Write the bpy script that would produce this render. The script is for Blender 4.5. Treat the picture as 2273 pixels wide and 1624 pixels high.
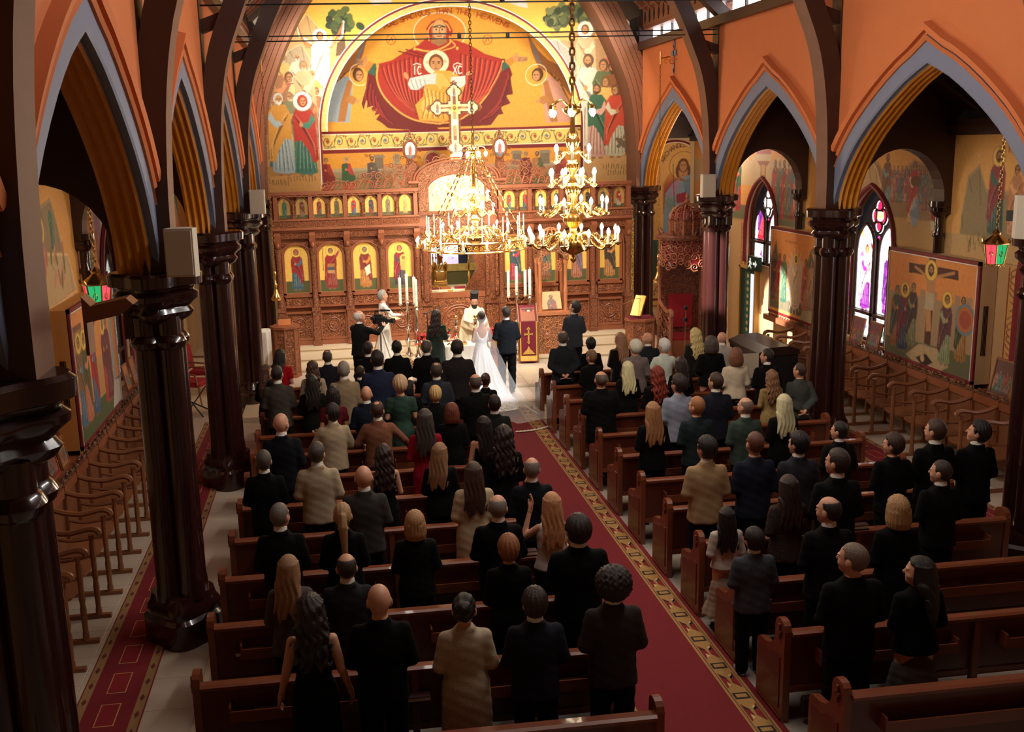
import bpy, math, random
import numpy as np
from mathutils import Vector, Matrix
PI = math.pi
sc = bpy.context.scene
for _o in list(bpy.data.objects):
 bpy.data.objects.remove(_o)
COL = sc.collection
# ---------------------------------------------------------------- camera
CX, CZ, YAW, PITCH, ROLL, FPX, PPX, PPY = -3.19827, 5.26131, 0.12292, 0.2013, 0.02891, 2225.709, 1024.315, 777.578
IMW, IMH = 2273, 1624
_f = np.array([math.sin(YAW) * math.cos(PITCH), math.cos(YAW) * math.cos(PITCH), -math.sin(PITCH)])
_r0 = np.array([math.cos(YAW), -math.sin(YAW), 0.0])
_d0 = np.cross(_f, _r0)
_r = _r0 * math.cos(ROLL) + _d0 * math.sin(ROLL)
_d = -_r0 * math.sin(ROLL) + _d0 * math.cos(ROLL)
EYE = np.array([CX, 0.0, CZ])
cam_data = bpy.data.cameras.new('camera')
cam = bpy.data.objects.new('camera', cam_data)
COL.objects.link(cam)
cam.matrix_world = Matrix(((_r[0], -_d[0], -_f[0], EYE[0]), (_r[1], -_d[1], -_f[1], EYE[1]),
      (_r[2], -_d[2], -_f[2], EYE[2]), (0, 0, 0, 1)))
cam_data.sensor_fit = 'HORIZONTAL'
cam_data.sensor_width = 36.0
cam_data.lens = FPX / IMW * 36.0
cam_data.shift_x = (IMW / 2 - PPX) / IMW
cam_data.shift_y = -(IMH / 2 - PPY) / IMW
cam_data.clip_start = 0.05
cam_data.clip_end = 200
sc.camera = cam
def sight(u, v):
 return _f + _r * (u - PPX) / FPX + _d * (v - PPY) / FPX
def at(u, v, axis, val):
 """survey helper: the point where the sight line through (u, v) of the photo meets the plane axis = val"""
 R = sight(u, v)
 t = (val - EYE[axis]) / R[axis]
 p = EYE + t * R
 return float(p[0]), float(p[1]), float(p[2])
# ---------------------------------------------------------------- world, exposure, large lights
vs = sc.view_settings
vs.view_transform = 'Standard'
vs.look = 'None'
vs.gamma = 1.0
vs.use_curve_mapping = False
vs.exposure = 0.0
sc.cycles.use_denoising = True
sc.cycles.max_bounces = 5
sc.cycles.diffuse_bounces = 3
sc.cycles.glossy_bounces = 3
sc.cycles.transmission_bounces = 4
sc.cycles.transparent_max_bounces = 10
sc.cycles.sample_clamp_indirect = 4.0
sc.cycles.caustics_reflective = False
sc.cycles.caustics_refractive = False
world = bpy.data.worlds.new('world')
sc.world = world
world.use_nodes = True
_bg = world.node_tree.nodes['Background']
_bg.inputs[0].default_value = (0.75, 0.87, 1.0, 1)
_bg.inputs[1].default_value = 1.6
def light(name, kind, loc, target, energy, color=(1, 1, 1), size=0.3, size_y=None, angle=60, blend=0.5):
 d = bpy.data.lights.new(name, kind)
 d.energy = energy
 d.color = color
 if kind == 'AREA':
  d.size = size
  if size_y:
   d.shape = 'RECTANGLE'
   d.size_y = size_y
 elif kind == 'SPOT':
  d.shadow_soft_size = size
  d.spot_size = math.radians(angle)
  d.spot_blend = blend
 else:
  d.shadow_soft_size = size
 o = bpy.data.objects.new(name, d)
 COL.objects.link(o)
 o.location = loc
 if target is not None:
  o.rotation_euler = (Vector(target) - Vector(loc)).to_track_quat('-Z', 'Y').to_euler()
 return o
WARM = (1.0, 0.80, 0.55)
CH_W = 100.0      # watts of each chandelier lamp group
CHC = (1.0, 0.86, 0.66)
NEUT = (1.0, 0.93, 0.82)
# floodlights on the roof timbers of the chancel, then added fills
light('flood_apse_left', 'AREA', (-3.4, 24.9, 8.0), (-1.0, 27.6, 5.2), 150, (1, .9, .70), .5)
light('flood_apse_right', 'AREA', (3.4, 24.9, 8.0), (1.0, 27.6, 5.2), 130, (1, .9, .70), .5)
light('flood_apse_front', 'SPOT', (0.0, 16.0, 10.6), (0, 27, 6.0), 4200, (1, .9, .74), .3, None, 40, .8)
light('flood_screen_left', 'SPOT', (-2.6, 16.2, 10.0), (-1.6, 24.5, 1.6), 4800, NEUT, .25, None, 44, .9)
light('flood_screen_right', 'SPOT', (2.6, 16.2, 10.0), (1.4, 24.5, 1.6), 4800, NEUT, .25, None, 44, .9)
light('fill_left', 'AREA', (2.2, 10, 9.6), (-5, 11, 6.4), 400, (1, .95, .86), 8.0, .4)  # added wash under the nave roof, keeps the left arcade wall bright
light('fill_right', 'AREA', (-2.2, 10, 9.6), (5, 11, 6.4), 330, (1, .95, .86), 8.0, .4)  # its added twin for the right arcade wall
light('aisle_fill', 'POINT', (6.3, 25.2, 5.0), None, 90, (1, .86, .66), .2)  # added fill without a fixture, brightens the archangel at the aisle end
# shaft of daylight from a high window on the left
light('daylight_shaft', 'SPOT', (-4.6, 16.4, 7.9), (4.95, 21.1, 2.4), 48000, (1, .98, .95), .08, None, 8, .3)
light('bride_fill', 'SPOT', (4.6, 16.0, 7.9), (0.1, 20.0, 1.0), 7000, (.95, .97, 1.0), .1, None, 14, .6)  # added spot from the upper right that brightens the bride
# ================================================================ helpers
_mats = {}
def mat(name, color, rough=0.55, metal=0.0, var=0.12, scale=6.0, bump=0.0, bscale=None, coat=0.0, emit=None, estr=0.0,
  stretch=(1, 1, 1), alpha=1.0, color2=None, spec=0.5, trans=0.0):
 if name in _mats:
  return _mats[name]
 m = bpy.data.materials.new(name)
 m.use_nodes = True
 nt = m.node_tree
 b = nt.nodes['Principled BSDF']
 tc = nt.nodes.new('ShaderNodeTexCoord')
 mp = nt.nodes.new('ShaderNodeMapping')
 mp.inputs['Scale'].default_value = stretch
 nt.links.new(tc.outputs['Object'], mp.inputs[0])
 nz = nt.nodes.new('ShaderNodeTexNoise')
 nz.inputs['Scale'].default_value = scale
 nz.inputs['Detail'].default_value = 4
 nt.links.new(mp.outputs[0], nz.inputs['Vector'])
 mx = nt.nodes.new('ShaderNodeMix')
 mx.data_type = 'RGBA'
 c1 = [max(0, c * (1 - var)) for c in color]
 c2 = [min(1, c * (1 + var)) for c in (color2 or color)]
 mx.inputs[6].default_value = (*c1, 1)
 mx.inputs[7].default_value = (*c2, 1)
 nt.links.new(nz.outputs[0], mx.inputs[0])
 nt.links.new(mx.outputs[2], b.inputs['Base Color'])
 b.inputs['Roughness'].default_value = rough
 b.inputs['Metallic'].default_value = metal
 b.inputs['Specular IOR Level'].default_value = spec
 b.inputs['Coat Weight'].default_value = coat
 b.inputs['Alpha'].default_value = alpha
 b.inputs['Transmission Weight'].default_value = trans
 if emit:
  b.inputs['Emission Color'].default_value = (*emit, 1)
  b.inputs['Emission Strength'].default_value = estr
 if bump:
  bp = nt.nodes.new('ShaderNodeBump')
  bp.inputs['Strength'].default_value = bump
  bp.inputs['Distance'].default_value = 0.02
  if bscale:
   n2 = nt.nodes.new('ShaderNodeTexNoise')
   n2.inputs['Scale'].default_value = bscale
   n2.inputs['Detail'].default_value = 3
   nt.links.new(mp.outputs[0], n2.inputs['Vector'])
   nt.links.new(n2.outputs[0], bp.inputs['Height'])
  else:
   nt.links.new(nz.outputs[0], bp.inputs['Height'])
  nt.links.new(bp.outputs[0], b.inputs['Normal'])
 _mats[name] = m
 return m
def srgb(r, g, b):
 def f(c):
  c /= 255.0
  return c / 12.92 if c <= 0.04045 else ((c + 0.055) / 1.055) ** 2.4
 return (f(r), f(g), f(b))
class MB:
 """collects primitives; build() links them as ONE mesh object"""
 def __init__(s):
  s.v = []
  s.f = []
  s.mi = []
  s.k = 0
 def mat(s, i):
  s.k = i
  return s
 def add(s, vs_, fs):
  n = len(s.v)
  s.v.extend([tuple(p) for p in vs_])
  for f in fs:
   s.f.append([i + n for i in f])
   s.mi.append(s.k)
 def box(s, x0, x1, y0, y1, z0, z1):
  s.add([(x0, y0, z0), (x1, y0, z0), (x1, y1, z0), (x0, y1, z0), (x0, y0, z1), (x1, y0, z1), (x1, y1, z1), (x0, y1, z1)],
   [(0, 3, 2, 1), (4, 5, 6, 7), (0, 1, 5, 4), (1, 2, 6, 5), (2, 3, 7, 6), (3, 0, 4, 7)])
  return s
 def bbox(s, x0, x1, y0, y1, z0, z1, b=0.01):
  """box with a bevelled top and vertical edges"""
  def ring(e, z):
   return [(x0 + e, y0 + 0, z), (x1 - e, y0, z), (x1, y0 + e, z), (x1, y1 - e, z), (x1 - e, y1, z), (x0 + e, y1, z), (x0, y1 - e, z), (x0, y0 + e, z)]
  r = ring(b, z0) + ring(b, z1 - b) + [(x0 + b, y0 + b, z1), (x1 - b, y0 + b, z1), (x1 - b, y0 + b, z1), (x1 - b, y1 - b, z1), (x1 - b, y1 - b, z1), (x0 + b, y1 - b, z1), (x0 + b, y1 - b, z1), (x0 + b, y0 + b, z1)]
  fs = [tuple(range(7, -1, -1)), tuple(range(16, 24))]
  for a in (0, 8):
   for i in range(8):
    fs.append((a + i, a + (i + 1) % 8, a + 8 + (i + 1) % 8, a + 8 + i))
  s.add(r, fs)
  return s
 def beam(s, p, q, w, h, up=(0, 0, 1)):
  p, q = Vector(p), Vector(q)
  d = (q - p).normalized()
  u = Vector(up)
  a = d.cross(u)
  if a.length < 1e-4:
   a = d.cross(Vector((1, 0, 0)))
  a.normalize()
  b = a.cross(d).normalized()
  a = a * w / 2
  b = b * h / 2
  s.add([p - a - b, p + a - b, p + a + b, p - a + b, q - a - b, q + a - b, q + a + b, q - a + b],
   [(0, 1, 2, 3), (7, 6, 5, 4), (0, 4, 5, 1), (1, 5, 6, 2), (2, 6, 7, 3), (3, 7, 4, 0)])
  return s
 def tube(s, pts, r, n=6, cap=True, closed=False):
  pts = [Vector(p) for p in pts]
  N = len(pts)
  rs = r if isinstance(r, (list, tuple)) else [r] * N
  base = len(s.v)
  prev = None
  for i, p in enumerate(pts):
   if closed:
    t = pts[(i + 1) % N] - pts[i - 1]
   else:
    t = pts[min(i + 1, N - 1)] - pts[max(i - 1, 0)]
   if t.length < 1e-9:
    t = Vector((0, 0, 1))
   t.normalize()
   if prev is None:
    a = t.cross(Vector((0, 0, 1)))
    if a.length < 1e-3:
     a = t.cross(Vector((1, 0, 0)))
   else:
    a = prev - t * prev.dot(t)
    if a.length < 1e-4:
     a = t.cross(Vector((0, 0, 1)))
   a.normalize()
   prev = a
   b = t.cross(a)
   for k in range(n):
    th = 2 * PI * k / n
    s.v.append(tuple(p + (a * math.cos(th) + b * math.sin(th)) * rs[i]))
  M = N if closed else N - 1
  for i in range(M):
   j = (i + 1) % N
   for k in range(n):
    s.f.append([base + i * n + k, base + i * n + (k + 1) % n, base + j * n + (k + 1) % n, base + j * n + k])
    s.mi.append(s.k)
  if cap and not closed:
   s.f.append([base + k for k in range(n)][::-1])
   s.mi.append(s.k)
   s.f.append([base + (N - 1) * n + k for k in range(n)])
   s.mi.append(s.k)
  return s
 def lathe(s, prof, c=(0, 0, 0), n=16, lobes=0, amp=0.0):
  """prof: (radius, z) pairs, bottom to top"""
  base = len(s.v)
  for r, z in prof:
   for k in range(n):
    th = 2 * PI * k / n
    rr = r * (1 + amp * math.cos(lobes * th)) if lobes else r
    s.v.append((c[0] + rr * math.cos(th), c[1] + rr * math.sin(th), c[2] + z))
  for i in range(len(prof) - 1):
   for k in range(n):
    s.f.append([base + i * n + k, base + i * n + (k + 1) % n, base + (i + 1) * n + (k + 1) % n, base + (i + 1) * n + k])
    s.mi.append(s.k)
  if prof[0][0] > 1e-4:
   s.f.append([base + k for k in range(n)][::-1])
   s.mi.append(s.k)
  if prof[-1][0] > 1e-4:
   s.f.append([base + (len(prof) - 1) * n + k for k in range(n)])
   s.mi.append(s.k)
  return s
 def prism(s, poly, fn, t):
  """polygon of 2D points mapped by fn(a, b, depth), extruded over depth 0..t"""
  n = len(poly)
  vs_ = [fn(a, b, 0) for a, b in poly] + [fn(a, b, t) for a, b in poly]
  fs = [tuple(range(n))[::-1], tuple(range(n, 2 * n))]
  for i in range(n):
   fs.append((i, (i + 1) % n, n + (i + 1) % n, n + i))
  s.add(vs_, fs)
  return s
 def strip(s, A, B):
  """quads between two polylines of the same length"""
  n = len(A)
  s.add(list(A) + list(B), [(i, i + 1, n + i + 1, n + i) for i in range(n - 1)])
  return s
 def sphere(s, c, r, n=10, m=6):
  rx, ry, rz = r if isinstance(r, (tuple, list)) else (r, r, r)
  base = len(s.v)
  for i in range(m + 1):
   ph = -PI / 2 + PI * i / m
   for k in range(n):
    th = 2 * PI * k / n
    s.v.append((c[0] + rx * math.cos(ph) * math.cos(th), c[1] + ry * math.cos(ph) * math.sin(th), c[2] + rz * math.sin(ph)))
  for i in range(m):
   for k in range(n):
    s.f.append([base + i * n + k, base + i * n + (k + 1) % n, base + (i + 1) * n + (k + 1) % n, base + (i + 1) * n + k])
    s.mi.append(s.k)
  return s
 def scroll(s, c, r, fn, turns=1.6, start=0.0, flip=1, w=0.12, n=16, k=5):
  """spiral volute of radius r in a plane: fn(a, b) -> point"""
  pts = []
  for i in range(n + 1):
   t = i / n
   a = start + flip * turns * 2 * PI * t
   rr = r * (1 - 0.85 * t)
   pts.append(fn(c[0] + rr * math.cos(a), c[1] + rr * math.sin(a)))
  s.tube(pts, [w * r * (1 - 0.45 * i / n) for i in range(n + 1)], k)
  return s
 def mesh(s, name, mats, smooth=False):
  me = bpy.data.meshes.new(name)
  me.from_pydata(s.v, [], s.f)
  for m in (mats if isinstance(mats, (list, tuple)) else [mats]):
   me.materials.append(m)
  if isinstance(mats, (list, tuple)) and len(mats) > 1:
   me.polygons.foreach_set('material_index', s.mi)
  if smooth:
   me.polygons.foreach_set('use_smooth', [True] * len(s.f))
   try:
    me.set_sharp_from_angle(angle=math.radians(40))
   except Exception:
    pass
  me.validate()
  me.update()
  return me
 def build(s, name, mats, parent=None, smooth=False):
  return link(name, s.mesh(name, mats, smooth), parent)
def link(name, me, parent=None, loc=None):
 o = bpy.data.objects.new(name, me)
 COL.objects.link(o)
 if parent is not None:
  o.parent = parent
 if loc is not None:
  o.location = loc
 return o
def tag(o, label=None, cat=None, group=None, kind=None):
 if label:
  o['label'] = label
 if cat:
  o['category'] = cat
 if group:
  o['group'] = group
 if kind:
  o['kind'] = kind
 return o
def thing(name, label, cat, loc=(0, 0, 0), rz=0.0, group=None, scale=1.0):
 o = bpy.data.objects.new(name, None)
 COL.objects.link(o)
 o.empty_display_size = 0.1
 o.location = loc
 o.rotation_euler = (0, 0, rz)
 o.scale = (scale,) * 3
 return tag(o, label, cat, group)
def struct(o):
 o['kind'] = 'structure'
 return o
def dup(root, loc=None, rz=None, label=None, group=None):
 r = root.copy()
 COL.objects.link(r)
 if loc is not None:
  r.location = loc
 if rz is not None:
  r.rotation_euler = (0, 0, rz)
 if label:
  r['label'] = label
 if group:
  r['group'] = group
 for ch in list(root.children):
  cc = ch.copy()
  COL.objects.link(cc)
  cc.parent = r
  for g in list(ch.children):
   d2 = g.copy()
   COL.objects.link(d2)
   d2.parent = cc
 return r
def interp(tab, t):
 for (a, va), (b, vb) in zip(tab, tab[1:]):
  if t <= b:
   k = (t - a) / (b - a) if b > a else 0
   return va + (vb - va) * k
 return tab[-1][1]
def smooth_curve(pts, n):
 """Catmull-Rom resampling of a polyline"""
 P = [np.array(p, float) for p in pts]
 P = [2 * P[0] - P[1]] + P + [2 * P[-1] - P[-2]]
 out = []
 m = len(P) - 3
 for i in range(n + 1):
  t = i / n * m
  k = min(int(t), m - 1)
  u = t - k
  a, b, c_, d = P[k:k + 4]
  out.append(0.5 * (2 * b + (c_ - a) * u + (2 * a - 5 * b + 4 * c_ - d) * u * u + (3 * b - a - 3 * c_ + d) * u ** 3))
 return [tuple(float(x) for x in p) for p in out]
# ---------------------------------------------------------------- materials
M_ORANGE = mat('orange_plaster', srgb(206, 116, 66), 0.8, var=0.06, scale=3, bump=0.05, bscale=60)
M_BLUE = mat('slate_blue_paint', srgb(112, 121, 148), 0.6, var=0.04)
M_DKBLUE = mat('dark_blue_paint', srgb(70, 82, 105), 0.6, var=0.04)
M_GOLD = mat('gold_painted_plaster', srgb(206, 134, 38), 0.45, var=0.15, scale=10)
M_CREAM = mat('cream_plaster', srgb(205, 175, 135), 0.8, var=0.05)
M_DARKWOOD = mat('dark_stained_wood', srgb(58, 34, 26), 0.42, var=0.35, scale=5, stretch=(1, 1, 0.2))
M_ROOF = mat('roof_timber', srgb(136, 84, 60), 0.5, var=0.3, scale=4, stretch=(1, 0.3, 0.3))
M_MAHOG = mat('polished_mahogany', srgb(44, 18, 16), 0.20, var=0.35, scale=3, stretch=(1, 1, 0.1), coat=0.5)
M_CARVE_D = mat('dark_recess_wood', srgb(70, 36, 22), 0.6)
M_WALNUT = mat('walnut_wood', srgb(146, 84, 54), 0.45, var=0.25, scale=5, stretch=(1, 1, 0.3))
M_PEW = mat('pew_oak', srgb(120, 62, 38), 0.35, var=0.25, scale=6, stretch=(0.2, 1, 1), coat=0.2)
M_PEWD = mat('pew_oak_panel', srgb(92, 42, 28), 0.35, var=0.25, scale=6, stretch=(0.2, 1, 1), coat=0.2)
M_STALL = mat('stall_oak', srgb(140, 88, 56), 0.4, var=0.2, scale=8, stretch=(1, 1, 0.3))
M_MARBLE = mat('pale_marble', srgb(196, 178, 160), 0.3, var=0.12, scale=2.2, color2=srgb(200, 184, 168))
M_STONE = mat('cream_stone_step', srgb(215, 195, 165), 0.4, var=0.08, scale=3)
M_BRASS = mat('polished_brass', srgb(240, 200, 120), 0.22, 1.0, var=0.08)
M_SILVER = mat('polished_silver', srgb(225, 215, 200), 0.15, 1.0, var=0.05)
M_IRON = mat('black_iron', (0.012, 0.012, 0.013), 0.5, 0.3)
M_WHITE = mat('white_paint', srgb(235, 230, 222), 0.5, var=0.03)
M_BEIGE = mat('beige_cabinet', srgb(205, 195, 180), 0.6, var=0.03)
M_MAROON = mat('maroon_trim_paint', srgb(120, 28, 34), 0.6, var=0.08)
M_REDVEL = mat('red_velvet', srgb(150, 16, 30), 0.8, var=0.15)
M_BULB = mat('lit_bulb', (1, 0.9, 0.7), 0.3, emit=(1.0, 0.82, 0.55), estr=110)
M_WAX = mat('white_wax', srgb(240, 232, 215), 0.5, var=0.04)
def vcol_mat(name, rough=0.7, gain=1.0, metal=0.0):
 m = bpy.data.materials.new(name)
 m.use_nodes = True
 nt = m.node_tree
 b = nt.nodes['Principled BSDF']
 a = nt.nodes.new('ShaderNodeAttribute')
 a.attribute_name = 'Col'
 nz = nt.nodes.new('ShaderNodeTexNoise')
 nz.inputs['Scale'].default_value = 14
 nz.inputs['Detail'].default_value = 5
 tc = nt.nodes.new('ShaderNodeTexCoord')
 nt.links.new(tc.outputs['Object'], nz.inputs['Vector'])
 mr = nt.nodes.new('ShaderNodeMapRange')
 mr.inputs[3].default_value = 0.85 * gain
 mr.inputs[4].default_value = 1.12 * gain
 nt.links.new(nz.outputs[0], mr.inputs[0])
 vm = nt.nodes.new('ShaderNodeVectorMath')
 vm.operation = 'SCALE'
 nt.links.new(a.outputs['Color'], vm.inputs[0])
 nt.links.new(mr.outputs[0], vm.inputs['Scale'])
 nt.links.new(vm.outputs[0], b.inputs['Base Color'])
 b.inputs['Roughness'].default_value = rough
 b.inputs['Metallic'].default_value = metal
 return m
M_PAINT = vcol_mat('mural_paint', 0.65)
M_ICON = vcol_mat('icon_paint', 0.5)
M_RUG = vcol_mat('carpet_wool', 0.95)
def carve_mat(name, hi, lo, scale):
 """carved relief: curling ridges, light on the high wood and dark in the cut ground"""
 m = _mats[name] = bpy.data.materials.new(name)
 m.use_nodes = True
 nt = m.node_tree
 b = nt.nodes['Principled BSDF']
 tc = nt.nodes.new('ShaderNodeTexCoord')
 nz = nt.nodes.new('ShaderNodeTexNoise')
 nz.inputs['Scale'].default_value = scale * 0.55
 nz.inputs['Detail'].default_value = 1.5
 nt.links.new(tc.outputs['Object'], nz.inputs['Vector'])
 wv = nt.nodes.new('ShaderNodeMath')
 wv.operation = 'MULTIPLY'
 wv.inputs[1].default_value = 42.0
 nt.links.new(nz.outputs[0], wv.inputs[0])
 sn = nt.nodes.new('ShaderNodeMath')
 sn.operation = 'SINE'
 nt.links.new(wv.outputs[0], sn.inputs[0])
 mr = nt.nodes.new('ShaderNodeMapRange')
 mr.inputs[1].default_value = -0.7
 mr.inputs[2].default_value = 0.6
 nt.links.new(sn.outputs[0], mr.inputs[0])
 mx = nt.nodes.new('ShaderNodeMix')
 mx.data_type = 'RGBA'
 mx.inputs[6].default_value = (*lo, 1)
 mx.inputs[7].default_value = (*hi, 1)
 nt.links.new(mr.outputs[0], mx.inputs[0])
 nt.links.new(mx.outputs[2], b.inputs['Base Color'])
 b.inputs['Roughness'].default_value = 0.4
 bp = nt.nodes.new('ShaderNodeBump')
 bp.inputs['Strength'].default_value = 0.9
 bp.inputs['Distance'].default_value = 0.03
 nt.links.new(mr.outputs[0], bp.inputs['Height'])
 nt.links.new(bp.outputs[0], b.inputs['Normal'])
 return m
M_CARVE = carve_mat('carved_walnut', srgb(196, 124, 84), srgb(92, 48, 32), 30)
M_CARVE2 = carve_mat('carved_walnut_fine', srgb(186, 114, 76), srgb(88, 44, 30), 44)
# ================================================================ shell
XL, XR = -5.0, 5.0
COLY = [26.35, 21.1, 15.9, 10.7, 5.75]
CAPZ = 4.08
PLATE = 7.65
ARCH = [(0.0, 6.19), (0.54, 5.97), (1.11, 5.64), (1.61, 5.28), (1.96, 4.95), (2.21, 4.62), (2.36, 4.33), (2.42, CAPZ)]
# --- floor
fm = MB()
fm.box(-7.4, 7.4, -4, 30, -0.25, -0.012)
floor = struct(fm.build('floor', M_STONE))
tile_mesh = MB().bbox(-0.303, 0.303, -0.303, 0.303, -0.012, 0.0, 0.003).mesh('tile', M_MARBLE)
for i in range(4):
 for j in range(22):
  x = (-6.9 + i * 0.61)
  link('tile', tile_mesh, floor, (x, 7.6 + j * 0.61, 0))
for i in range(3):
 for j in range(18):
  link('tile', tile_mesh, floor, (5.5 + i * 0.61, 10.4 + j * 0.61, 0))
for i in range(8):
 for j in range(3):
  link('tile', tile_mesh, floor, (2.9 + i * 0.3 * 0 + (i % 4) * 0.61, 7.6 + (j + (i // 4) * 3) * 0.61, 0))
nf = MB()
nf.box(-4.7, 5.2, -3, 19.6, -0.011, -0.001)
nf.build('slab', mat('aisle_marble_slab', srgb(172, 162, 150), 0.35, var=0.12, scale=1.8), floor)
# --- solea: two low marble levels with tiles, then the stepped platform of the screen
so = MB()
so.box(-5.2, 5.2, 19.62, 30, -0.01, 0.10)
sol = struct(so.build('floor_solea', M_STONE))
so2 = MB()
so2.box(-5.2, 5.2, 20.75, 30, 0.10, 0.155)
so2.build('upper_level', M_STONE, sol)
big = MB().bbox(-0.397, 0.397, -0.397, 0.397, -0.01, 0.012, 0.003).mesh('tile', mat('cream_marble_tile', srgb(214, 200, 182), 0.16, var=0.1, scale=2.5))
for i in range(12):
 for j in range(4):
  link('tile', big, sol, (-4.4 + i * 0.8, 21.16 + j * 0.8, 0.157))
nar = MB().bbox(-0.397, 0.397, -0.27, 0.27, -0.01, 0.012, 0.003).mesh('tile', mat('cream_marble_tile', (1, 1, 1)))
for i in range(12):
 for j in range(2):
  link('tile', nar, sol, (-4.4 + i * 0.8, 19.93 + j * 0.545, 0.10))
def platform(z0, z1, yf, xa, xb, r, name):
 """a step slab with rounded front corners and a nosing"""
 def outline(e):
  pts = [(xa - e, 30)]
  for k in range(9):
   a = PI + k / 8 * PI / 2
   pts.append((xa + r + (r + e) * math.cos(a), yf + r + (r + e) * math.sin(a)))
  for k in range(9):
   a = 1.5 * PI + k / 8 * PI / 2
   pts.append((xb - r + (r + e) * math.cos(a), yf + r + (r + e) * math.sin(a)))
  pts.append((xb + e, 30))
  return pts
 m = MB()
 m.prism(outline(0.0), lambda a, b, d: (a, b, z0 + d), z1 - z0 - 0.03)
 m.prism(outline(0.03), lambda a, b, d: (a, b, z1 - 0.03 + d), 0.03)
 return m.build(name, M_STONE, sol)
platform(0.15, 0.25, 23.15, -4.75, 4.75, 0.5, 'step')
platform(0.25, 0.34, 23.95, -4.7, 4.62, 0.5, 'step')
platform(0.34, 0.43, 24.7, -4.65, 4.5, 0.4, 'platform')
# --- clustered columns
def make_column():
 o = thing('column', '', 'column')
 b = MB()
 b.lathe([(0.40, 0), (0.40, 0.28), (0.36, 0.32), (0.37, 0.40), (0.33, 0.46), (0.31, 0.55)], n=32, lobes=4, amp=0.10)
 b.build('base', M_MAHOG, o, True)
 for k in range(4):
  a = PI / 4 + k * PI / 2
  s = MB()
  c = (0.165 * math.cos(a), 0.165 * math.sin(a), 0)
  s.lathe([(0.155, 0.5), (0.15, 0.6), (0.138, 0.7), (0.13, 3.1), (0.13, 3.28), (0.16, 3.31), (0.175, 3.36), (0.15, 3.41), (0.128, 3.43), (0.128, 3.62)], c, 16)
  s.build('shaft', M_MAHOG, o, True)
 core = MB()
 core.lathe([(0.17, 0.5), (0.17, 3.65)], n=12)
 core.build('core', M_MAHOG, o, True)
 cp = MB()
 cp.lathe([(0.22, 3.55), (0.30, 3.60), (0.335, 3.66), (0.30, 3.71), (0.33, 3.75), (0.385, 3.80), (0.39, 3.85), (0.345, 3.89), (0.36, 3.92), (0.425, 3.94), (0.43, 4.05), (0.40, CAPZ)], n=48, lobes=4, amp=0.13)
 cp.build('capital', M_MAHOG, o, True)
 return o
col0 = make_column()
_cl = {('L', 0): 'dark clustered column at the left end of the carved icon screen', ('L', 1): 'dark clustered column on the left behind the loudspeaker next to the icon screen',
 ('L', 2): 'dark clustered column on the left, the one behind the red upholstered armchair', ('L', 3): 'tall dark clustered column on the left with a big beige loudspeaker at its capital',
 ('L', 4): 'nearest dark clustered column on the left, its capital below the camera', ('R', 0): 'dark clustered column at the right end of the carved icon screen',
 ('R', 1): 'clustered column on the right striped by a bright beam beside the canopied throne', ('R', 2): 'dark clustered column on the right between the two big pointed arches',
 ('R', 3): 'dark clustered column at the right edge of the picture, cut by the frame'}
first = True
for sd, x in (('L', -5.07), ('R', 5.09)):
 for k, y in enumerate(COLY):
  if sd == 'L' and k == 4:
   x = -5.17
  lab = _cl.get((sd, k))
  if lab is None:
   continue
  if first:
   o = col0
   o.location = (x, y, 0)
   o['label'] = lab
   first = False
  else:
   o = dup(col0, (x, y, 0), 0, lab)
  o['group'] = 'clustered columns of the arcade'
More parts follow.
